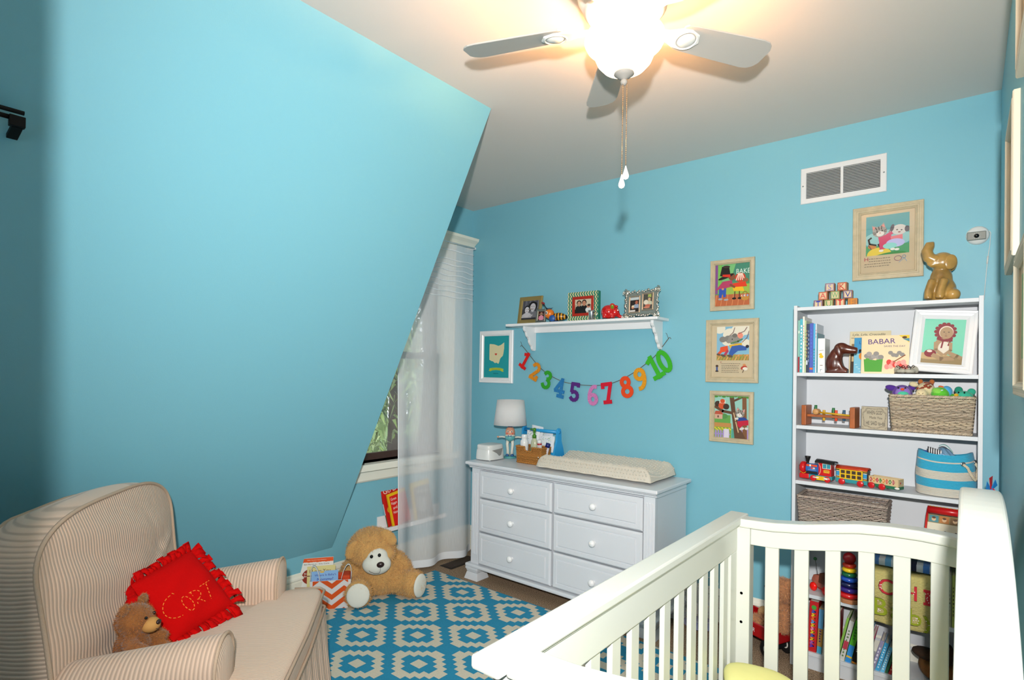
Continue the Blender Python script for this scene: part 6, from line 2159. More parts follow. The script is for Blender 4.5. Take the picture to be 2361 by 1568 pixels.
def d_map(A, w_, h):
    A.rect('#1f969c', -w_, -h, w_, h)
    pts = [(-.56, .52), (-.54, .56), (-.2, .54), (-.02, .50), (.14, .46), (.34, .50), (.60, .62), (.60, .34), (.55, .10), (.50, -.02), (.36, -.10), (.28, -.18), (.24, -.30), (.16, -.40), (.04, -.34), (-.12, -.36), (-.26, -.28), (-.40, -.26), (-.56, -.20)]
    A.poly('#d9cfa4', [(x * w_, y * h + h * .06) for x, y in pts])
    A.el('#c8382a', -w_ * .08, h * .135, w_ * .055, h * .03).el('#c8382a', w_ * .0, h * .135, w_ * .055, h * .03).poly('#c8382a', [(-w_ * .13, h * .125), (w_ * .05, h * .125), (-w_ * .04, h * .06)])
    A.poly('#b3bf3a', [(w_ * x, h * y) for x, y in ((-.60, -.66), (-.52, -.60), (-.56, -.56), (-.3, -.53), (0, -.52), (.3, -.53), (.58, -.58), (.54, -.64), (.60, -.70), (.48, -.71), (.3, -.65), (0, -.63), (-.3, -.65), (-.48, -.70))])
    for i in range(8):
        A.rect('#5f6a1e', w_ * (-.34 + .09 * i), -h * .60, w_ * (-.34 + .09 * i + .05), -h * .57)
    for i in range(4):
        A.rect('#136a70', w_ * (-.2 + .1 * i), -h * .82, w_ * (-.2 + .1 * i + .06), -h * .77)
framed('teal state map print with a red heart in a white frame', -2.886, 1.563, .344, .412, .042, d_map, fm=WHITE, mount='#1f969c', cat='picture')

# return air grille
vt = thing('air_vent', 'white two-panel metal air vent high on the blue wall', 'vent', (-.518, YB, 2.481))
VW = mat('vent_white', '#d8d9da', .4)
m = MB()
frame_mb(m, .392, .194, [(0, 0), (0, .004), (.003, .007), (.026, .007), (.028, .004), (.028, 0)], FY(0, 0, 0))
m.build('face_frame', VW, vt)
MB().box(-.006, .006, -.007, 0, -.070, .070).build('mullion', VW, vt)
MB().box(-.17, .17, -.0006, -.0002, -.07, .07).build('duct_shade_sheet', mat('duct_shade', '#3c4244', .8), vt)  # thin dark sheet on the wall, painted shade in place of an open duct
for sx in (-1, 1):
    for i in range(17):
        z = -.064 + i * .0080
        MB(T=Matrix.Translation((sx * .0865, -.0045, z)) @ Matrix.Rotation(R(38), 4, 'X')).box(-.0805, .0805, -.0032, .0032, -.0005, .0005).build('louver', VW, vt)
    MB().lathe([(0, -.0085), (.004, -.008), (.004, -.007)], 10, (sx * .184, 0, 0), 'y').build('screw', SILVER, vt)

# baby monitor camera
mc = thing('monitor_camera', 'round white baby monitor camera with a silver face on the back wall', 'camera', (.030, YB, 2.112))
MB().lathe([(0, -.018), (.034, -.017), (.041, -.010), (.043, 0)], 30, ax='y').build('mount', mat('white_plastic', '#d5d8d6'), mc)
T = Matrix.Translation((-.004, -.030, -.006)) @ Matrix.Rotation(R(14), 4, 'X')
MB(T=T).box(-.034, .034, -.012, .014, -.018, .018).build('housing', mat('silver_plastic', '#84857e', .5), mc, bevel=.003)
MB(T=T).lathe([(0, -.0155), (.0085, -.0155), (.0095, -.012), (0.0, -.012)], 20, ax='y').build('lens', mat('lens_black', '#08080a', .1), mc)
m = MB(T=T)
for k in range(12):
    a = 2 * PI * k / 12
    m.ell((.014 * math.cos(a), -.0125, .013 * math.sin(a)), .0014, 6, 4)
m.build('led_ring', mat('led_grey', '#c8cac4', .3), mc)
MB().tube([(.040, -.008, .016), (.046, -.006, .004), (.043, -.004, -.05), (.036, -.004, -.11), (.030, -.004, -.20), (.024, -.004, -.30)], .0016, 6).tube([(.037, -.004, -.10), (.034, -.004, -.135)], .0035, 8).build('cord', mat('white_plastic', '#d5d8d6'), mc)

# ------------------------------------------------------------------ wall shelf
ws = thing('wall_shelf', 'white wall shelf on scrolled brackets above the dresser', 'shelf', (-2.06, YB, 1.79))
so = (-2.06, YB, 1.79)
MB(off=so).box(-2.657, -1.460, 3.172, YB, 1.781, 1.799).build('board', WHITE, ws, bevel=.003)
MB(off=so).box(-2.50, -1.522, 3.322, YB, 1.738, 1.781).build('rail', WHITE, ws, bevel=.002)
bp = [(YB, 1.781), (3.205, 1.781), (3.204, 1.762), (3.212, 1.748), (3.226, 1.738), (3.232, 1.722), (3.240, 1.708), (3.256, 1.698), (3.266, 1.684), (3.270, 1.664), (3.282, 1.648), (3.298, 1.636), (3.304, 1.618), (3.318, 1.606), (3.334, 1.604), (YB, 1.612)]
for x in (-2.520, -1.520):
    MB(off=so).prism(bp, 'x', x - .0, x + .020).build('bracket', WHITE, ws, bevel=.003)
ZW = 1.7995
def easel(words, px0, px1, ytop, ybot, y, bw, fm, draw, lean, prof=None, mount='#1c1a1a', cat='picture frame', name='photo_frame', rz=0):
    a_, b_ = at(px0, ybot, 1, y), at(px1, ybot, 1, y)
    top = at((px0 + px1) / 2, ytop, 1, y).z
    wd, ht = b_.x - a_.x, top - ZW
    t = thing(name, words, cat, ((a_.x + b_.x) / 2, y, ZW + .001), (R(-lean), 0, R(rz)))
    M = FY(0, 0, ht / 2)
    m = MB()
    k = bw / .035
    frame_mb(m, wd, ht, prof or [(0, 0), (0, .010), (.004 * k, .012), (.024 * k, .010), (.035 * k, .005), (.035 * k, 0)], M)
    m.build('frame', fm, t)
    iw, ih = wd / 2 - bw + .001, ht / 2 - bw + .001
    MB().box(-wd / 2 + .004, wd / 2 - .004, -.002, .001, .004, ht - .004).build('backing', mat('backing_board', '#7a6a55'), t)
    A = Art(M @ Matrix.Translation((0, 0, .0032)), .0002)
    A.clip(-iw, -ih, iw, ih)
    A.rect(mount, -iw, -ih, iw, ih)
    draw(A, iw, ih)
    A.build('photo_print', PRINT, t)
    MB(T=Matrix.Translation((0, .002, ht * .45)) @ Matrix.Rotation(R(lean + 16), 4, 'X')).box(-.02, .02, 0, .003, -ht * .45, .02).build('easel_back', mat('backing_board', '#7a6a55'), t)
    return t, wd, ht
def person(A, x, y, r, skin, hair, cloth, hw=1.12):
    """head and shoulders of a person in a photograph"""
    A.poly(cloth, [(x - r * 2.1, y - r * 3.4), (x - r * 1.7, y - r * 1.6), (x - r * .5, y - r * .95), (x + r * .5, y - r * .95), (x + r * 1.7, y - r * 1.6), (x + r * 2.1, y - r * 3.4)])
    A.rect(skin, x - r * .35, y - r * 1.3, x + r * .35, y - r * .6)
    A.el(hair, x, y + r * .18, r * hw, r * 1.14)
    A.el(skin, x, y - r * .12, r * .84, r * .98)
    A.el('#2a2220', x - r * .32, y + r * .05, r * .12, r * .09, n=8).el('#2a2220', x + r * .32, y + r * .05, r * .12, r * .09, n=8)
    A.line('#7a4a44', [(x - r * .28, y - r * .55), (x, y - r * .62), (x + r * .28, y - r * .55)], r * .1)
def d_bw(A, w_, h):
    A.rect('#3a3a40', -w_, -h, w_, h)
    for i in range(12):
        A.rect(['#5f5f68', '#4a4a52', '#70707a'][i % 3], -w_ + i * w_ / 6, h * .1, -w_ + (i + .7) * w_ / 6, h)
    person(A, w_ * .30, h * .34, w_ * .40, '#b9b6ba', '#141416', '#6a6a70', 1.35)
    person(A, -w_ * .38, h * .06, w_ * .32, '#c3c0c4', '#1c1c20', '#b0aeb2')
    A.el('#b9b6ba', -w_ * .30, -h * .52, w_ * .46, h * .24)
    A.el('#a9a6aa', w_ * .1, -h * .62, w_ * .3, h * .10, 20)
    A.rect('#2a2a30', -w_, -h, w_, -h * .80)
easel('gold framed black and white photo of a woman and child on the wall shelf', 1194, 1246, 683, 748, 3.235, .030, mat('gold_frame', '#a08a52', .35, metal=.5), d_bw, 9)
def d_pink(A, w_, h):
    A.rect('#3a1a16', -w_, -h, w_, h)
    person(A, 0, h * .45, w_ * .42, '#c08a74', '#4a2a20', '#cf7a92', 1.1)
    A.poly('#d08aa0', [(-w_ * .6, -h), (-w_ * .4, 0), (w_ * .4, 0), (w_ * .7, -h)])
easel('tiny silver framed photo of a child in pink beside the gold frame', 1236, 1258, 713, 746, 3.195, .016, mat('brushed_pewter', '#8f938c', .35, metal=.8), d_pink, 8, mount='#8f938c')
bw_ = thing('wooden_bee_toy', 'yellow striped wooden bee toy with blue wheels on the wall shelf', 'toy', (-2.228, 3.215, ZW), (0, 0, R(20)))
BEE = mat('bee_yellow', '#d9901a', .35)
hd = MB().ell((-.052, 0, .058), (.034, .030, .034), 22, 14).build('head', mat('bee_orange', '#d8741a', .35), bw_)
MB().ell((-.066, -.024, .062), (.010, .007, .012)).build('eye', mat('pale_eye', '#c9dde0'), hd)
MB().ell((-.068, -.0295, .061), (.005, .003, .007)).build('pupil', EYE, hd)
m = MB()
ns = 10
for k in range(ns):
    m.col = lin('#d9961c') if k % 2 == 0 else lin('#1c1510')
    f = lambda t: (.026 * math.sin(PI * (.22 + .72 * t)) ** .7)
    a0, a1 = (k if k % 2 == 0 else k) / ns, (k + 1) / ns
    m.grid(lambda u, v: (-.030 + .105 * (a0 + (a1 - a0) * v), f(a0 + (a1 - a0) * v) * math.cos(2 * PI * u), .034 + .004 * math.sin(3 * (a0 + (a1 - a0) * v)) + f(a0 + (a1 - a0) * v) * 1.05 * math.sin(2 * PI * u)), 22, 4, closeu=True)
m.build('striped_body', TOY, bw_)
for sy in (-1, 1):
    MB().lathe([(0, -.005), (.022, -.005), (.023, -.003), (.023, .003), (.022, .005), (0, .005)], 22, (-.022, sy * .034, .0235), 'y').build('wheel', mat('bee_blue', '#1f4f94', .4), bw_)
for sy in (-.008, .008):
    an = MB().tube([(-.068, sy, .088), (-.090, sy * 1.6, .118), (-.098, sy * 1.8, .128)], .0016, 6).build('antenna', BLACK, bw_)
    MB().ell((-.100, sy * 1.9, .134), .0085).build('bead', mat('bead_red', '#8f1a1c', .3), an)
m = MB()
for k in range(5):
    a = -.5 + k * .25
    m.add([(-.052 + .018 * a - .004, 0, .090), (-.052 + .018 * a + .004, 0, .090), (-.052 + .05 * a, 0, .104)], [(0, 1, 2)])
m.build('felt_crest', mat('navy_felt', '#1a2340', .9), bw_, solid=.003)
# chevron box frame
def d_fam(A, w_, h):
    A.rect('#a89a86', -w_, -h, w_, h)
    A.rect('#c6b8a0', -w_, h * .2, w_, h)
    person(A, -w_ * .48, h * .42, w_ * .24, '#c08a70', '#2a1d16', '#1c1f1e', 1.25)
    person(A, w_ * .14, h * .46, w_ * .25, '#bc8468', '#17120f', '#15171a')
    A.rect('#191b1c', -w_, -h, w_ * .4, -h * .45)
    A.el('#cfd2d2', w_ * .64, -h * .55, w_ * .34, h * .36)
    A.el('#b87f68', w_ * .66, -h * .06, w_ * .20, h * .24).el('#3a2a22', w_ * .72, h * .10, w_ * .18, h * .16)
cf = thing('chevron_photo_box', 'green and cream chevron photo box with a red inner frame', 'picture frame', (-2.016, 3.225, ZW))
CW, CH = .238, .196
MB().box(-CW / 2, CW / 2, -.012, .022, 0, CH).build('box', mat('chevron_green', '#1f7a64', .6), cf, bevel=.001)
A = Art(FY(0, -.0123, 0), .0002)
A.clip(-CW / 2, .0, CW / 2, CH)
A.rect('#1f7a64', -CW / 2, 0, CW / 2, CH)
for i in range(13):
    x = -CW / 2 + .004 + i * .0198
    for k in range(14):
        z0, z1 = CH * k / 14, CH * (k + 1) / 14
        xa, xb = (x - .005, x + .005) if k % 2 else (x + .005, x - .005)
        A.k = 2
        A.poly('#d2c396', [(xa - .0045, z0), (xa + .0045, z0), (xb + .0045, z1), (xb - .0045, z1)])
A.build('chevron_paper', PRINT, cf)
m = MB()
frame_mb(m, .168, .132, [(0, .011), (0, .017), (.003, .019), (.018, .018), (.020, .013), (.020, .011)], FY(.004, 0, .098))
m.build('inner_frame', mat('red_frame', '#a3240f', .45), cf)
A = Art(FY(.004, -.0128, .098), .0002)
A.k = 3
A.clip(-.065, -.047, .065, .047)
d_fam(A, .065, .047)
A.build('photo_print', PRINT, cf)
# silver cup
sc_ = thing('silver_baby_cup', 'small polished silver baby cup with a looped handle', 'cup', (-1.935, 3.195, ZW))
MB().lathe([(0, .001), (.018, .0), (.020, .003), (.021, .05), (.0235, .062), (.022, .062), (.0195, .05), (.0185, .006), (0, .004)], 28).build('bowl', SILVER, sc_)
MB().tube([(.021, 0, .050), (.034, 0, .055), (.042, 0, .044), (.038, 0, .026), (.028, 0, .014), (.021, 0, .012)], .0024, 8).build('handle', SILVER, sc_)
# red elephant bank
RC = mat('red_ceramic', '#c01010', .15, coat=.5)
re_ = thing('red_elephant_bank', 'shiny red ceramic elephant with green ears on the wall shelf', 'figurine', (-1.805, 3.215, ZW), (0, 0, R(25)))
m = MB().ell((-.012, 0, .048), (.048, .040, .046)).ell((.030, 0, .046), (.028, .028, .032))
m.tube([(.046, 0, .036), (.058, 0, .018), (.070, 0, .012), (.078, 0, .020)], [.014, .012, .010, .009], 12)
for x in (-.034, .014):
    for y in (-.02, .02):
        m.tube([(x, y, .03), (x, y, .006)], [.016, .017], 10)
m.build('body', RC, re_, remesh=.004)
for sy in (-1, 1):
    e = MB().ell((.014, sy * .026, .076), (.020, .010, .026), M=rotx(-sy * 25)).build('ear', RC, re_)
    MB().ell((.014, sy * .033, .076), (.012, .005, .016), M=rotx(-sy * 25)).build('inner_ear', mat('olive_glaze', '#6f8a1e', .25), e)
    MB().ell((.048, sy * .018, .056), (.005, .004, .005)).build('eye', mat('toy_white', '#e6e2d8'), re_)
MB().ell((.036, 0, .082), (.013, .012, .010)).build('topknot', RC, re_)
# ornate double frame
of = thing('ornate_double_frame', 'ornate silver double photo frame at the right end of the wall shelf', 'picture frame', (-1.592, 3.225, ZW + .004), (R(-8), R(-2), 0))
OW, OH = .236, .176
PEW = mat('antique_silver', '#d0ccc2', .3, metal=1.0, bump=('noise', 90, .5))
GRV = mat('grey_velvet', '#6f7a76', .8)
MB().box(-OW / 2 + .012, OW / 2 - .012, -.006, .004, .012, OH - .012).build('panel', GRV, of)
m = MB()
rnd = random.Random(21)
for sx, sy, nx, ny in [(0, 1, 1, 0), (0, -1, 1, 0), (1, 0, 0, 1), (-1, 0, 0, 1)]:
    for i in range(15):
        t = -1 + 2 * i / 14
        x = (OW / 2 - .010) * (t if nx else sx)
        z = OH / 2 + (OH / 2 - .010) * (t if ny else sy)
        cor = max(0, abs(t) - .72) / .28
        r = .006 + .006 * cor + rnd.uniform(0, .003)
        m.ell((x + rnd.uniform(-.003, .003) + sx * .004 * math.sin(i * 2.1), -.008, z + rnd.uniform(-.003, .003) + sy * .004 * math.sin(i * 2.1)), (r * 1.2, .006, r), 8, 6, M=roty(rnd.uniform(0, 180)))
for cx_ in (-1, 1):
    for cz_ in (0, 1):
        x, z = cx_ * (OW / 2 - .008), .008 + cz_ * (OH - .016)
        for k in range(3):
            m.tube([(x + (.004 + .0045 * a) * math.cos(a + k * 2.1), -.012, z + (.004 + .0045 * a) * math.sin(a + k * 2.1)) for a in (j * .35 for j in range(12))], .0032, 6)
m.build('scrollwork', PEW, of)
def d_p1(A, w_, h):
    A.rect('#2a2422', -w_, -h, w_, h)
    A.rect('#b9c4c6', -w_, h * .62, w_, h)
    person(A, w_ * .42, h * .30, w_ * .36, '#a8624a', '#3a2018', '#8a9ab0', 1.0)
    A.el('#c88a6a', -w_ * .36, -h * .36, w_ * .34, h * .20).el('#d8c8a8', -w_ * .34, -h * .22, w_ * .32, h * .14)
    A.rect('#c9c4c0', -w_, -h, w_ * .2, -h * .72)
def d_p2(A, w_, h):
    A.rect('#4a4a44', -w_, -h, w_, h)
    A.rect('#9aaa5a', 0, h * .55, w_ * .7, h)
    person(A, w_ * .30, h * .34, w_ * .34, '#c8a884', '#3a3a44', '#b9b8a0', 1.1)
    A.el('#d0c9b8', -w_ * .4, -h * .05, w_ * .5, h * .32)
    A.el('#b0604e', 0, -h * .50, w_ * .6, h * .16).el('#c07a62', -w_ * .2, -h * .74, w_ * .7, h * .14)
for x, dz, dr in ((-.046, -.004, d_p1), (.044, .006, d_p2)):
    m = MB()
    frame_mb(m, .078, .112, [(0, .004), (0, .011), (.004, .013), (.009, .010), (.009, .004)], FY(x, 0, OH / 2 + dz))
    ifr = m.build('inner_frame', mat('champagne_metal', '#b5a693', .35, metal=.7), of)
    A = Art(FY(x, -.0066, OH / 2 + dz), .0002)
    A.clip(-.031, -.048, .031, .048)
    dr(A, .031, .048)
    A.build('photo_print', PRINT, ifr)

# ------------------------------------------------------------------ number garland
gl = thing('number_garland', 'felt garland of bright numbers one to ten strung under the wall shelf', 'garland', (-2.04, YB, 1.5))
gy = YB - .012
def P_(px, py):
    p = at(px, py, 1, gy)
    return (p.x, p.z)
sp_ = [P_(*q) for q in ((1204, 798), (1216, 813), (1240, 843), (1262, 862), (1292, 878), (1320, 885), (1362, 889), (1400, 886), (1432, 875), (1462, 858), (1492, 836), (1512, 818), (1541, 780))]
TW = mat('brown_twine', '#5f5038', .9)
m = MB(off=(-2.04, YB, 1.5))
fine = []
for i in range(len(sp_) - 1):
    for k in range(5):
        p0, p1, p2, p3 = sp_[max(i - 1, 0)], sp_[i], sp_[i + 1], sp_[min(i + 2, len(sp_) - 1)]
        t = k / 5
        fine.append(tuple(.5 * (2 * p1[c] + (p2[c] - p0[c]) * t + (2 * p0[c] - 5 * p1[c] + 4 * p2[c] - p3[c]) * t * t + (3 * p1[c] - p0[c] - 3 * p2[c] + p3[c]) * t ** 3) for c in (0, 1)))
fine.append(sp_[-1])
m.tube([(x, gy + .004, z) for x, z in fine], .0022, 6)
for p, s_ in ((sp_[0], -1), (sp_[-1], 1)):
    m.tube([(p[0], gy, p[1]), (p[0] + s_ * .010, gy, p[1] + .006), (p[0] + s_ * .018, gy, p[1] - .004)], .0016, 5)
    m.tube([(p[0], gy, p[1]), (p[0] - .012, gy, p[1] + .030), (p[0] - .018, gy, p[1] + .034)], .0014, 5)
m.build('string', TW, gl)
def A_(cx, cy, rx, ry, a0, a1, n=10):
    return [(cx + rx * math.cos(R(a0 + (a1 - a0) * i / n)), cy + ry * math.sin(R(a0 + (a1 - a0) * i / n))) for i in range(n + 1)]
DIG = {
    '1': [[(.32, .0), (.32, .98)], [(.08, .07), (.56, .07)], [(.33, .93), (.10, .80)]],
    '2': [A_(.29, .70, .20, .20, 165, -35) + [(.12, .10)], [(.08, .08), (.54, .08)], [(.52, .08), (.52, .26)]],
    '3': [A_(.28, .73, .19, .18, 160, -80), A_(.28, .29, .22, .22, 80, -160)],
    '4': [[(.42, .02), (.42, .98)], [(.42, .95), (.05, .34)], [(.04, .32), (.60, .32)], [(.24, .06), (.60, .06)]],
    '5': [[(.14, .92), (.54, .92)], [(.16, .92), (.14, .52)], A_(.30, .30, .22, .22, 130, -150), [(.52, .92), (.52, .82)]],
    '6': [A_(.30, .29, .20, .22, 0, 360, 18), A_(.42, .36, .33, .56, 185, 80)],
    '7': [[(.06, .92), (.56, .92)], [(.52, .90), (.28, .04)], [(.10, .06), (.46, .06)], [(.09, .92), (.09, .76)]],
    '8': [A_(.30, .72, .18, .19, 0, 360, 18), A_(.30, .28, .22, .21, 0, 360, 18)],
    '9': [A_(.30, .70, .20, .21, 0, 360, 18), A_(.17, .62, .33, .55, 5, -95)],
    '0': [A_(.30, .50, .20, .42, 0, 360, 22)]}
def number(txt, px, py, hgt, rot, col, dotc, words):
    x, z = P_(px, py)
    t0 = MB(T=Matrix.Translation((x + 2.04, gy - YB, z - 1.5)) @ Matrix.Rotation(R(-rot), 4, 'Y'))
    k = 0
    for d, chh in enumerate(txt):
        ox = (d - len(txt) / 2 + .5) * (.50 if len(txt) > 1 else .6) - .30
        for ln in DIG[chh]:
            for a, b in zip(ln, ln[1:]):
                k += 1
                v = Vector((b[0] - a[0], b[1] - a[1]))
                e = v.normalized() * .05
                n = Vector((-v.y, v.x)).normalized() * .092
                a2, b2 = Vector(a) - e, Vector(b) + e
                P4 = [(a2 + n), (a2 - n), (b2 - n), (b2 + n)]
                t0.prism([((q.x + ox) * hgt, (q.y - .5) * hgt) for q in P4], 'y', -.0025 - k * .00002, .0015)
    m_ = mat('felt_' + col.strip('#'), col, .95, bump=('voronoi', 150, .9) if dotc else ('noise', 220, .4))
    o = t0.build('number', m_, gl)
    o['label'] = words
for a in (('1', 1211, 831, .125, -33, '#cf1410', 0, 'red felt number one'),
          ('2', 1234, 856, .135, -25, '#dc8a16', 1, 'orange patterned felt number two'),
          ('3', 1261, 876, .135, -17, '#2a9a22', 0, 'green felt number three'),
          ('4', 1290, 894, .135, -10, '#2478b4', 1, 'blue patterned felt number four'),
          ('5', 1324, 904, .135, -6, '#4f1f74', 0, 'purple felt number five'),
          ('6', 1367, 911, .137, 2, '#cc7cb4', 1, 'pink patterned felt number six'),
          ('7', 1400, 906, .140, 8, '#c80f2c', 0, 'crimson felt number seven'),
          ('8', 1444, 892, .142, 15, '#dc4414', 0, 'orange red felt number eight'),
          ('9', 1477, 873, .142, 18, '#dc9418', 1, 'amber patterned felt number nine'),
          ('10', 1520, 840, .150, 30, '#36a822', 0, 'lime green felt number ten')):
    number(*a)

# ------------------------------------------------------------------ cream frames on the right wall, seen almost edge-on
def d_any(c):
    def d(A, w_, h):
        A.rect(c, -w_ * .8, -h * .6, w_ * .8, h * .85)
        A.el('#c8b48a', 0, 0, w_ * .4, h * .3)
    return d
MX = fr((0, 0, 0), (0, -1, 0), (0, 0, 1), (-1, 0, 0))
for words, y0, y1, z0, z1, c in (('cream frame on the right wall beside the top of the bookcase corner', 2.105, 2.50, 1.80, 2.27, '#6fa0a8'),
                                 ('cream frame lowest on the right wall above the crib', 1.60, 2.005, 1.41, 1.775, '#7aa070'),
                                 ('cream frame highest on the right wall near the ceiling', 1.58, 1.985, 2.25, 2.62, '#a88a6a')):
    framed(words, 0, 0, y1 - y0, z1 - z0, .035, d_any(c), M=MX, loc=(XR - .0005, (y0 + y1) / 2, (z0 + z1) / 2), group='cream frames on the right wall', fm=mat('pale_cream_frame', '#c2bba8', .5))
# ------------------------------------------------------------------ picture ledge with books under the window
pl_ = thing('picture_ledge', 'white picture ledge under the window partly behind the sheer curtain', 'shelf', (XA, 2.72, .33))
lo_ = (XA, 2.72, .33)
MB(off=lo_).box(XA, -3.080, 2.43, 3.01, .331, .343).build('ledge_board', WHITE, pl_, bevel=.001)
MB(off=lo_).box(XA, XA + .010, 2.43, 3.01, .343, .425).build('back_plate', WHITE, pl_, bevel=.001)
MB(off=lo_).box(-3.090, -3.080, 2.43, 3.01, .343, .360).build('front_lip', WHITE, pl_, bevel=.001)
def ledge_book(words, y0, z0, wd, h, tilt, x, col, draw, spine):
    t = thing('picture_book', words, 'book', (x, y0, z0), (R(tilt), R(-8), 0), 'picture books on the white ledge')
    MB().box(-.010, -.0085, 0, wd, 0, h).box(-.0015, 0, 0, wd, 0, h).box(-.0085, -.0015, 0, .0015, 0, h).build('cover', mat('cover_' + col.strip('#'), col, .4), t)
    MB().box(-.0085, -.0015, .0015, wd - .002, .002, h - .002).build('pages', PAGES, t)
    A = Art(fr((.0002, 0, 0), (0, 1, 0), (0, 0, 1), (1, 0, 0)), .0002)
    A.clip(.0005, .0005, wd - .0005, h - .0005)
    draw(A, wd, h)
    A.build('cover_print', PRINT, t)
    A = Art(fr((-.010, -.0002, 0), (1, 0, 0), (0, 0, 1), (0, -1, 0)), .0002)
    for c, a, b in spine:
        A.rect(c, .0005, h * a, .0095, h * b)
    A.build('spine_print', PRINT, t)
def d_go(A, w_, h):
    A.rect('#c8201a', 0, 0, w_, h)
    A.text('#efe4d6', 'Go Do', w_ * .46, h * .86, w_ * .74, h * .12)
    A.el('#e0a82a', w_ * .3, h * .4, w_ * .2, h * .1).el('#4a6a9a', w_ * .7, h * .35, w_ * .2, h * .12)
ledge_book('red picture book at the left end of the white ledge', 2.505, .345, .200, .285, 10, -3.135, '#c8201a', d_go, (('#0f6a3a', 0, .30), ('#e6e0d8', .30, .58), ('#b81a16', .58, 1)))
def d_green(A, w_, h):
    A.rect('#e8b80f', 0, 0, w_, h)
    A.rect('#d8201a', w_ * .10, 0, w_, h * .92)
    for i, t in enumerate(('Green', 'Eggs', 'and', 'Ham')):
        A.text('#f0e6da', t, w_ * (.30 if i != 3 else .28), h * (.82 - .135 * i), w_ * (.30 if i in (0, 1) else .22), h * .085)
ledge_book('yellow and red picture book in front of the plain red one', 2.525, .345, .165, .232, 9, -3.108, '#e0ae12', d_green, (('#e0ae12', 0, 1),))
def d_yb(A, w_, h):
    A.rect('#4a4640', 0, 0, w_, h)
    A.rect('#d8b82a', 0, h * .86, w_, h)
    A.rect('#d8b82a', 0, 0, w_ * .14, h)
    A.text('#d9d4ca', 'the Cat', w_ * .58, h * .74, w_ * .66, h * .11)
    A.el('#8a8a8a', w_ * .5, h * .36, w_ * .2, h * .2)
ledge_book('yellow and charcoal picture book behind the sheer curtain on the ledge', 2.735, .345, .185, .275, 5, -3.120, '#4a4640', d_yb, (('#d8b82a', 0, 1),))
t = thing('sill_toy', 'tiny orange toy at the left end of the window sill', 'toy', (-3.135, 2.272, WZ0))
MB().ell((0, 0, .028), (.010, .012, .018)).build('body', mat('sill_orange', '#d8741a', .5), t)
MB().box(-.012, .012, -.014, .014, 0, .010).build('base', mat('dark_wire', '#3a3632'), t, bevel=.002)

# ------------------------------------------------------------------ chevron tote with books
TH = R(52.3)
TOTE = Vector((-3.004, 1.972, .006))
tb = thing('chevron_tote', 'orange and white chevron fabric tote holding books beside the golden bear', 'tote bag', TOTE, (0, 0, TH))
BWd, BD, BH = .118, .062, .172
def zig(u, n): return abs((u * n) % 1 - .5) * 2
TOT = mat('tote_canvas', '#d5d3d3', .9, bump=('noise', 260, .25))
m = MB()
v8 = [(-BWd * .86, -BD * .9, 0), (BWd * .86, -BD * .9, 0), (BWd * .86, BD * .9, 0), (-BWd * .86, BD * .9, 0), (-BWd, -BD, BH), (BWd, -BD, BH), (BWd, BD, BH), (-BWd, BD, BH)]
m.add(v8, [(3, 2, 1, 0), (0, 1, 5, 4), (1, 2, 6, 5), (2, 3, 7, 6), (3, 0, 4, 7)])
m.build('bag_body', TOT, tb, solid=.003)
def chev(o, u, v, n, hw, nz, off=0):
    A = Art(fr(o, u, v, n), .0003)
    A.clip(-hw, .0, hw, BH)
    for k in range(-2, 5):
        z0 = k * .066 + off
        pts = []
        N_ = int(2 * hw / .0295) + 4
        lo = [(-hw - .03 + i * .070, z0 + (.052 if i % 2 else 0)) for i in range(-1, 8)]
        A.col = None
        for a, b in zip(lo, lo[1:]):
            A.poly('#d2521a', [(a[0], a[1]), (b[0], b[1]), (b[0], b[1] + .033), (a[0], a[1] + .033)])
            A.k = 0
    return A
chev((0, -BD * .9 - .002, 0), (1, 0, 0), (0, -.037, 1), (0, -1, 0), BWd * .86, 4, -.012).build('chevron_print', PRINT, tb)
chev((BWd * .86 + .002, 0, 0), (0, 1, 0), (.096, 0, 1), (1, 0, 0), BD * .93, 4, -.012).build('chevron_print', PRINT, tb)
MB().box(-BWd * .93, BWd * .93, BD * .55, BD * .9, BH * .8, BH * 1.05).box(BWd * .55, BWd * .95, -BD * .7, BD * .8, BH * .6, BH * 1.10).build('orange_lining', mat('orange_fabric', '#c8441a', .9), tb, bevel=.01)
for x0, x1, lean_ in ((-.116, -.062, -.012), (.060, .116, .012)):
    m = MB()
    pts = []
    for i in range(15):
        a = PI * i / 14
        pts.append((x0 + (x1 - x0) * (.5 - .5 * math.cos(a)) + lean_ * math.sin(a), -.02 - .03 * math.cos(a) if False else -BD * .6 + .02 * math.sin(a), BH - .01 + .088 * math.sin(a)))
    vs = []
    for p in pts:
        vs += [(p[0], p[1] - .010, p[2]), (p[0], p[1] + .010, p[2])]
    m.add(vs, [(2 * i, 2 * i + 1, 2 * i + 3, 2 * i + 2) for i in range(14)], True)
    m.build('handle', TOT, tb, solid=.003)
def tote_book(words, x, y, z, wd, h, tilt, col, draw):
    c = TOTE + Matrix.Rotation(TH, 3, 'Z') @ Vector((x, y, z))
    t = thing('board_book', words, 'book', c, (R(-10), R(tilt), TH))
    MB().box(-wd / 2, wd / 2, 0, .0014, 0, h).box(-wd / 2, wd / 2, .0086, .010, 0, h).box(-wd / 2, -wd / 2 + .0015, .0014, .0086, 0, h).build('cover', mat('cover_' + col.strip('#'), col, .4), t)
    MB().box(-wd / 2 + .0015, wd / 2 - .002, .0014, .0086, .002, h - .002).build('pages', PAGES, t)
    A = Art(FY(-wd / 2, -.0002, 0), .0002)
    A.clip(.0005, .0005, wd - .0005, h - .0005)
    draw(A, wd, h)
    A.build('cover_print', PRINT, t)
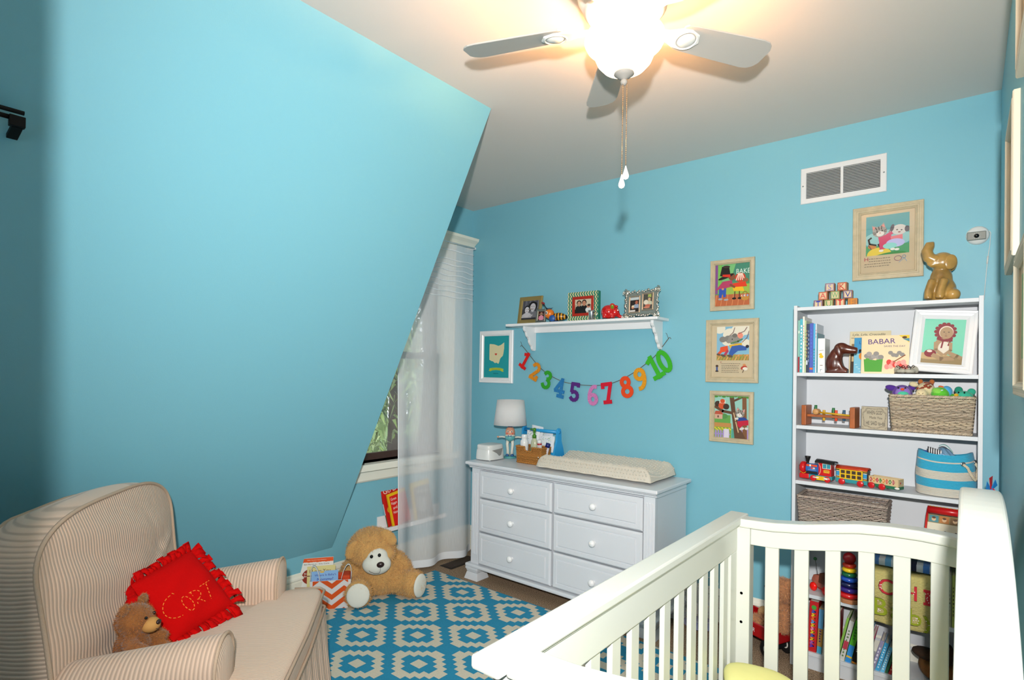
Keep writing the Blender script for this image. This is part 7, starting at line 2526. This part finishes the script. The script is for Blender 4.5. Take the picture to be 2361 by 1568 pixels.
def d_bb(A, w_, h):
    A.rect('#e0ded8', 0, 0, w_, h)
    A.rect('#dc5216', 0, h * .90, w_, h)
    for i in range(12):
        A.el('#dc5216', w_ * (i + .5) / 12, h * (.90 + .004 * (i % 3)), w_ * .05, h * .014)
    A.text('#f0d8c0', '40th Anniversary Edition', w_ * .52, h * .945, w_ * .55, h * .03)
    A.text('#2a2624', 'Bill Martin Jr / Eric Carle', w_ * .52, h * .835, w_ * .72, h * .045)
    A.el('#6a2a16', w_ * .66, h * .50, w_ * .24, h * .27)
    A.el('#8f2a14', w_ * .34, h * .52, w_ * .24, h * .20)
    for i in range(10):
        A.line('#3a160c', [(w_ * (.50 + .035 * i), h * .42), (w_ * (.49 + .037 * i), h * .70)], .0018)
    A.el('#dc5216', w_ * .50, h * .66, w_ * .05, h * .025)
    A.text('#efe4da', 'Brown Bear,', w_ * .34, h * .60, w_ * .34, h * .05)
    A.text('#efe4da', 'Brown Bear,', w_ * .34, h * .53, w_ * .34, h * .05)
tote_book('white picture book with an orange top band standing in the chevron tote', -.095, .040, .045, .205, .225, -1, '#dcdad4', d_bb)
def d_love(A, w_, h):
    A.rect('#d8cb8a', 0, 0, w_, h)
    A.text('#5a2f1e', 'I Love You', w_ * .46, h * .855, w_ * .74, h * .10)
    A.rect('#7a4a2a', 0, h * .70, w_, h * .73)
tote_book('pale yellow board book with brown lettering in the chevron tote', -.060, .005, .040, .165, .192, -1, '#d8cb8a', d_love)
def d_mom(A, w_, h):
    A.rect('#86b0dc', 0, 0, w_, h)
    A.text('#2f1f9a', "Where Is Baby's", w_ * .52, h * .87, w_ * .80, h * .085)
    A.text('#2f1f9a', 'Mommy?', w_ * .52, h * .73, w_ * .60, h * .12)
    A.el('#e0b02a', w_ * .40, h * .985, w_ * .09, h * .035).el('#e58ac0', w_ * .12, h * .66, w_ * .09, h * .05).el('#e8e4e0', w_ * .86, h * .64, w_ * .12, h * .04)
tote_book('sky blue board book with purple lettering at the front of the tote', -.036, -.030, .030, .155, .182, -1, '#86b0dc', d_mom)

# ------------------------------------------------------------------ red wagon with a fluffy bear
wg = thing('red_wagon', 'small red toy wagon with white lettering between dresser and bookcase', 'wagon', (-.850, 3.180, 0), (0, 0, R(-24)))
wg.scale = (1, 1, 1.18)
WR = mat('wagon_red', '#a80c12', .25, coat=.4)
L2, W2 = .150, .085
m = MB()
m.box(-L2, L2, -W2, W2, .075, .080)
for y in (-W2, W2 - .004):
    m.box(-L2, L2, y, y + .004, .075, .130)
for x in (-L2, L2 - .004):
    m.box(x, x + .004, -W2, W2, .075, .130)
m.build('tray', WR, wg, bevel=.0015)
m = MB()
frame_mb(m, 2 * L2 + .016, 2 * W2 + .016, [(0, .126), (0, .134), (.006, .137), (.012, .134), (.012, .126)], Matrix.Identity(4))
m.build('rolled_rim', WR, wg)
A = Art(FY(0, -W2 - .0004, .100), .0002)
A.text('#e0dcda', 'FLYER', .002, .002, .062, .017, shear=.15)
A.build('lettering', PRINT, wg)
for x in (-.10, .10):
    for y in (-.072, .072):
        wl = MB().lathe([(0, -.010), (.036, -.010), (.040, -.006), (.040, .006), (.036, .010), (0, .010)], 24, (x, y, .040), 'y').build('wheel', mat('rubber_black', '#101012', .6), wg)
        MB().lathe([(0, -.0115), (.016, -.0115), (.018, -.009)], 18, (x, y, .040), 'y').build('hubcap', mat('toy_white', '#e6e2d8'), wl)
m = MB()
for x in (-.10, .10):
    m.box(x - .012, x + .012, -.06, .06, .034, .076)
m.build('axle', mat('axle_black', '#15161a', .5), wg)
fb = thing('teddy_bear', 'curly light brown teddy bear sitting in the red toy wagon', 'teddy bear', (-.775, 3.185, .096), (0, 0, R(-24)))
fb.scale = (1.1, 1.1, 1.1)
CUR = mat('curly_plush', '#a8714a', .95, bump=('noise', 60, 1.0), sheen=.2, var=(.25, 25))
m = MB()
m.ell((.03, .0, .085), (.060, .055, .090)).ell((.035, -.005, .215), (.058, .052, .060))
m.tube([(.0, -.03, .035), (-.06, -.045, .030), (-.10, -.048, .035)], [.036, .034, .036], 10)
m.tube([(.0, .03, .035), (-.06, .035, .030), (-.10, .038, .035)], [.034, .032, .034], 10)
m.tube([(.06, -.03, .13), (.085, -.055, .09), (.08, -.065, .05)], [.028, .027, .027], 10)
m.ell((-.005, -.010, .260), .02).ell((.075, .0, .262), .02)
b3 = m.build('body', CUR, fb, remesh=.007)
fur(b3, 5200, .012, GOLDF, fb, .0016, .1, tint=.35, base='#b07c54')
MB().ell((-.022, -.020, .205), (.022, .022, .018)).build('muzzle', mat('tan_velour', '#b98647'), fb)
MB().ell((-.042, -.024, .212), (.007, .007, .006)).build('nose', NOSE, fb)
for y in (-.035, .01):
    MB().ell((-.014, y, .228), .006).build('eye', EYE, fb)
MB().ell((-.100, .038, .050), (.030, .026, .032)).build('paw', mat('pale_plush', '#c79a68', .95, bump=('noise', 60, 1.0)), fb)

# ------------------------------------------------------------------ white wire hamper beside the dresser
wh = thing('wire_hamper', 'white wire hamper with a lavender base beside the dresser', 'basket', (-1.195, 3.225, 0))
MB().lathe([(0, .002), (.088, .002), (.092, .006), (.090, .012), (0, .012)], 36).build('base', mat('lavender_plastic', '#a9a8d0', .4), wh)
WIRE = mat('white_wire', '#d8d8dc', .35)
for k in range(24):
    a = 2 * PI * k / 24
    MB().tube([(.088 * math.cos(a), .088 * math.sin(a), .008), (.098 * math.cos(a), .098 * math.sin(a), .25)], .0013, 5).build('wire', WIRE, wh)
for z in (.05, .10, .15, .20, .25):
    r = .088 + .010 * (z - .008) / .242
    MB().tube([(r * math.cos(2 * PI * k / 36), r * math.sin(2 * PI * k / 36), z) for k in range(36)], .0013 if z < .25 else .0022, 5, closed=True).build('hoop', WIRE, wh)

# ------------------------------------------------------------------ red and blue pinwheel behind the crib
pw = thing('pinwheel', 'red and blue pinwheel toy behind the arched crib rail', 'toy', (.072, 2.80, 0))
MB().tube([(0, 0, 0), (.0, .0, 1.04)], .004, 8).build('stick', mat('toy_white', '#e6e2d8'), pw)
PR, PB = mat('pinwheel_red', '#c8141a', .3), mat('pinwheel_blue', '#1f7ac0', .3)
for k in range(6):
    a = 2 * PI * k / 6 + .4
    d, n = Vector((math.cos(a) * .32, math.cos(a) * .9 * .0 + .0, math.sin(a))), Vector((-math.sin(a) * .32, -.4, math.cos(a)))
    c = Vector((0, -.006, 1.03))
    vs = [c, c + d * .055, c + d * .045 + n * .030 + Vector((0, -.010, 0)), c + n * .012]
    MB().add(vs, [(0, 1, 2, 3)]).build('vane', PR if k % 2 else PB, pw, solid=.0012)
MB().ell((0, -.008, 1.03), .006).build('hub', PB, pw)
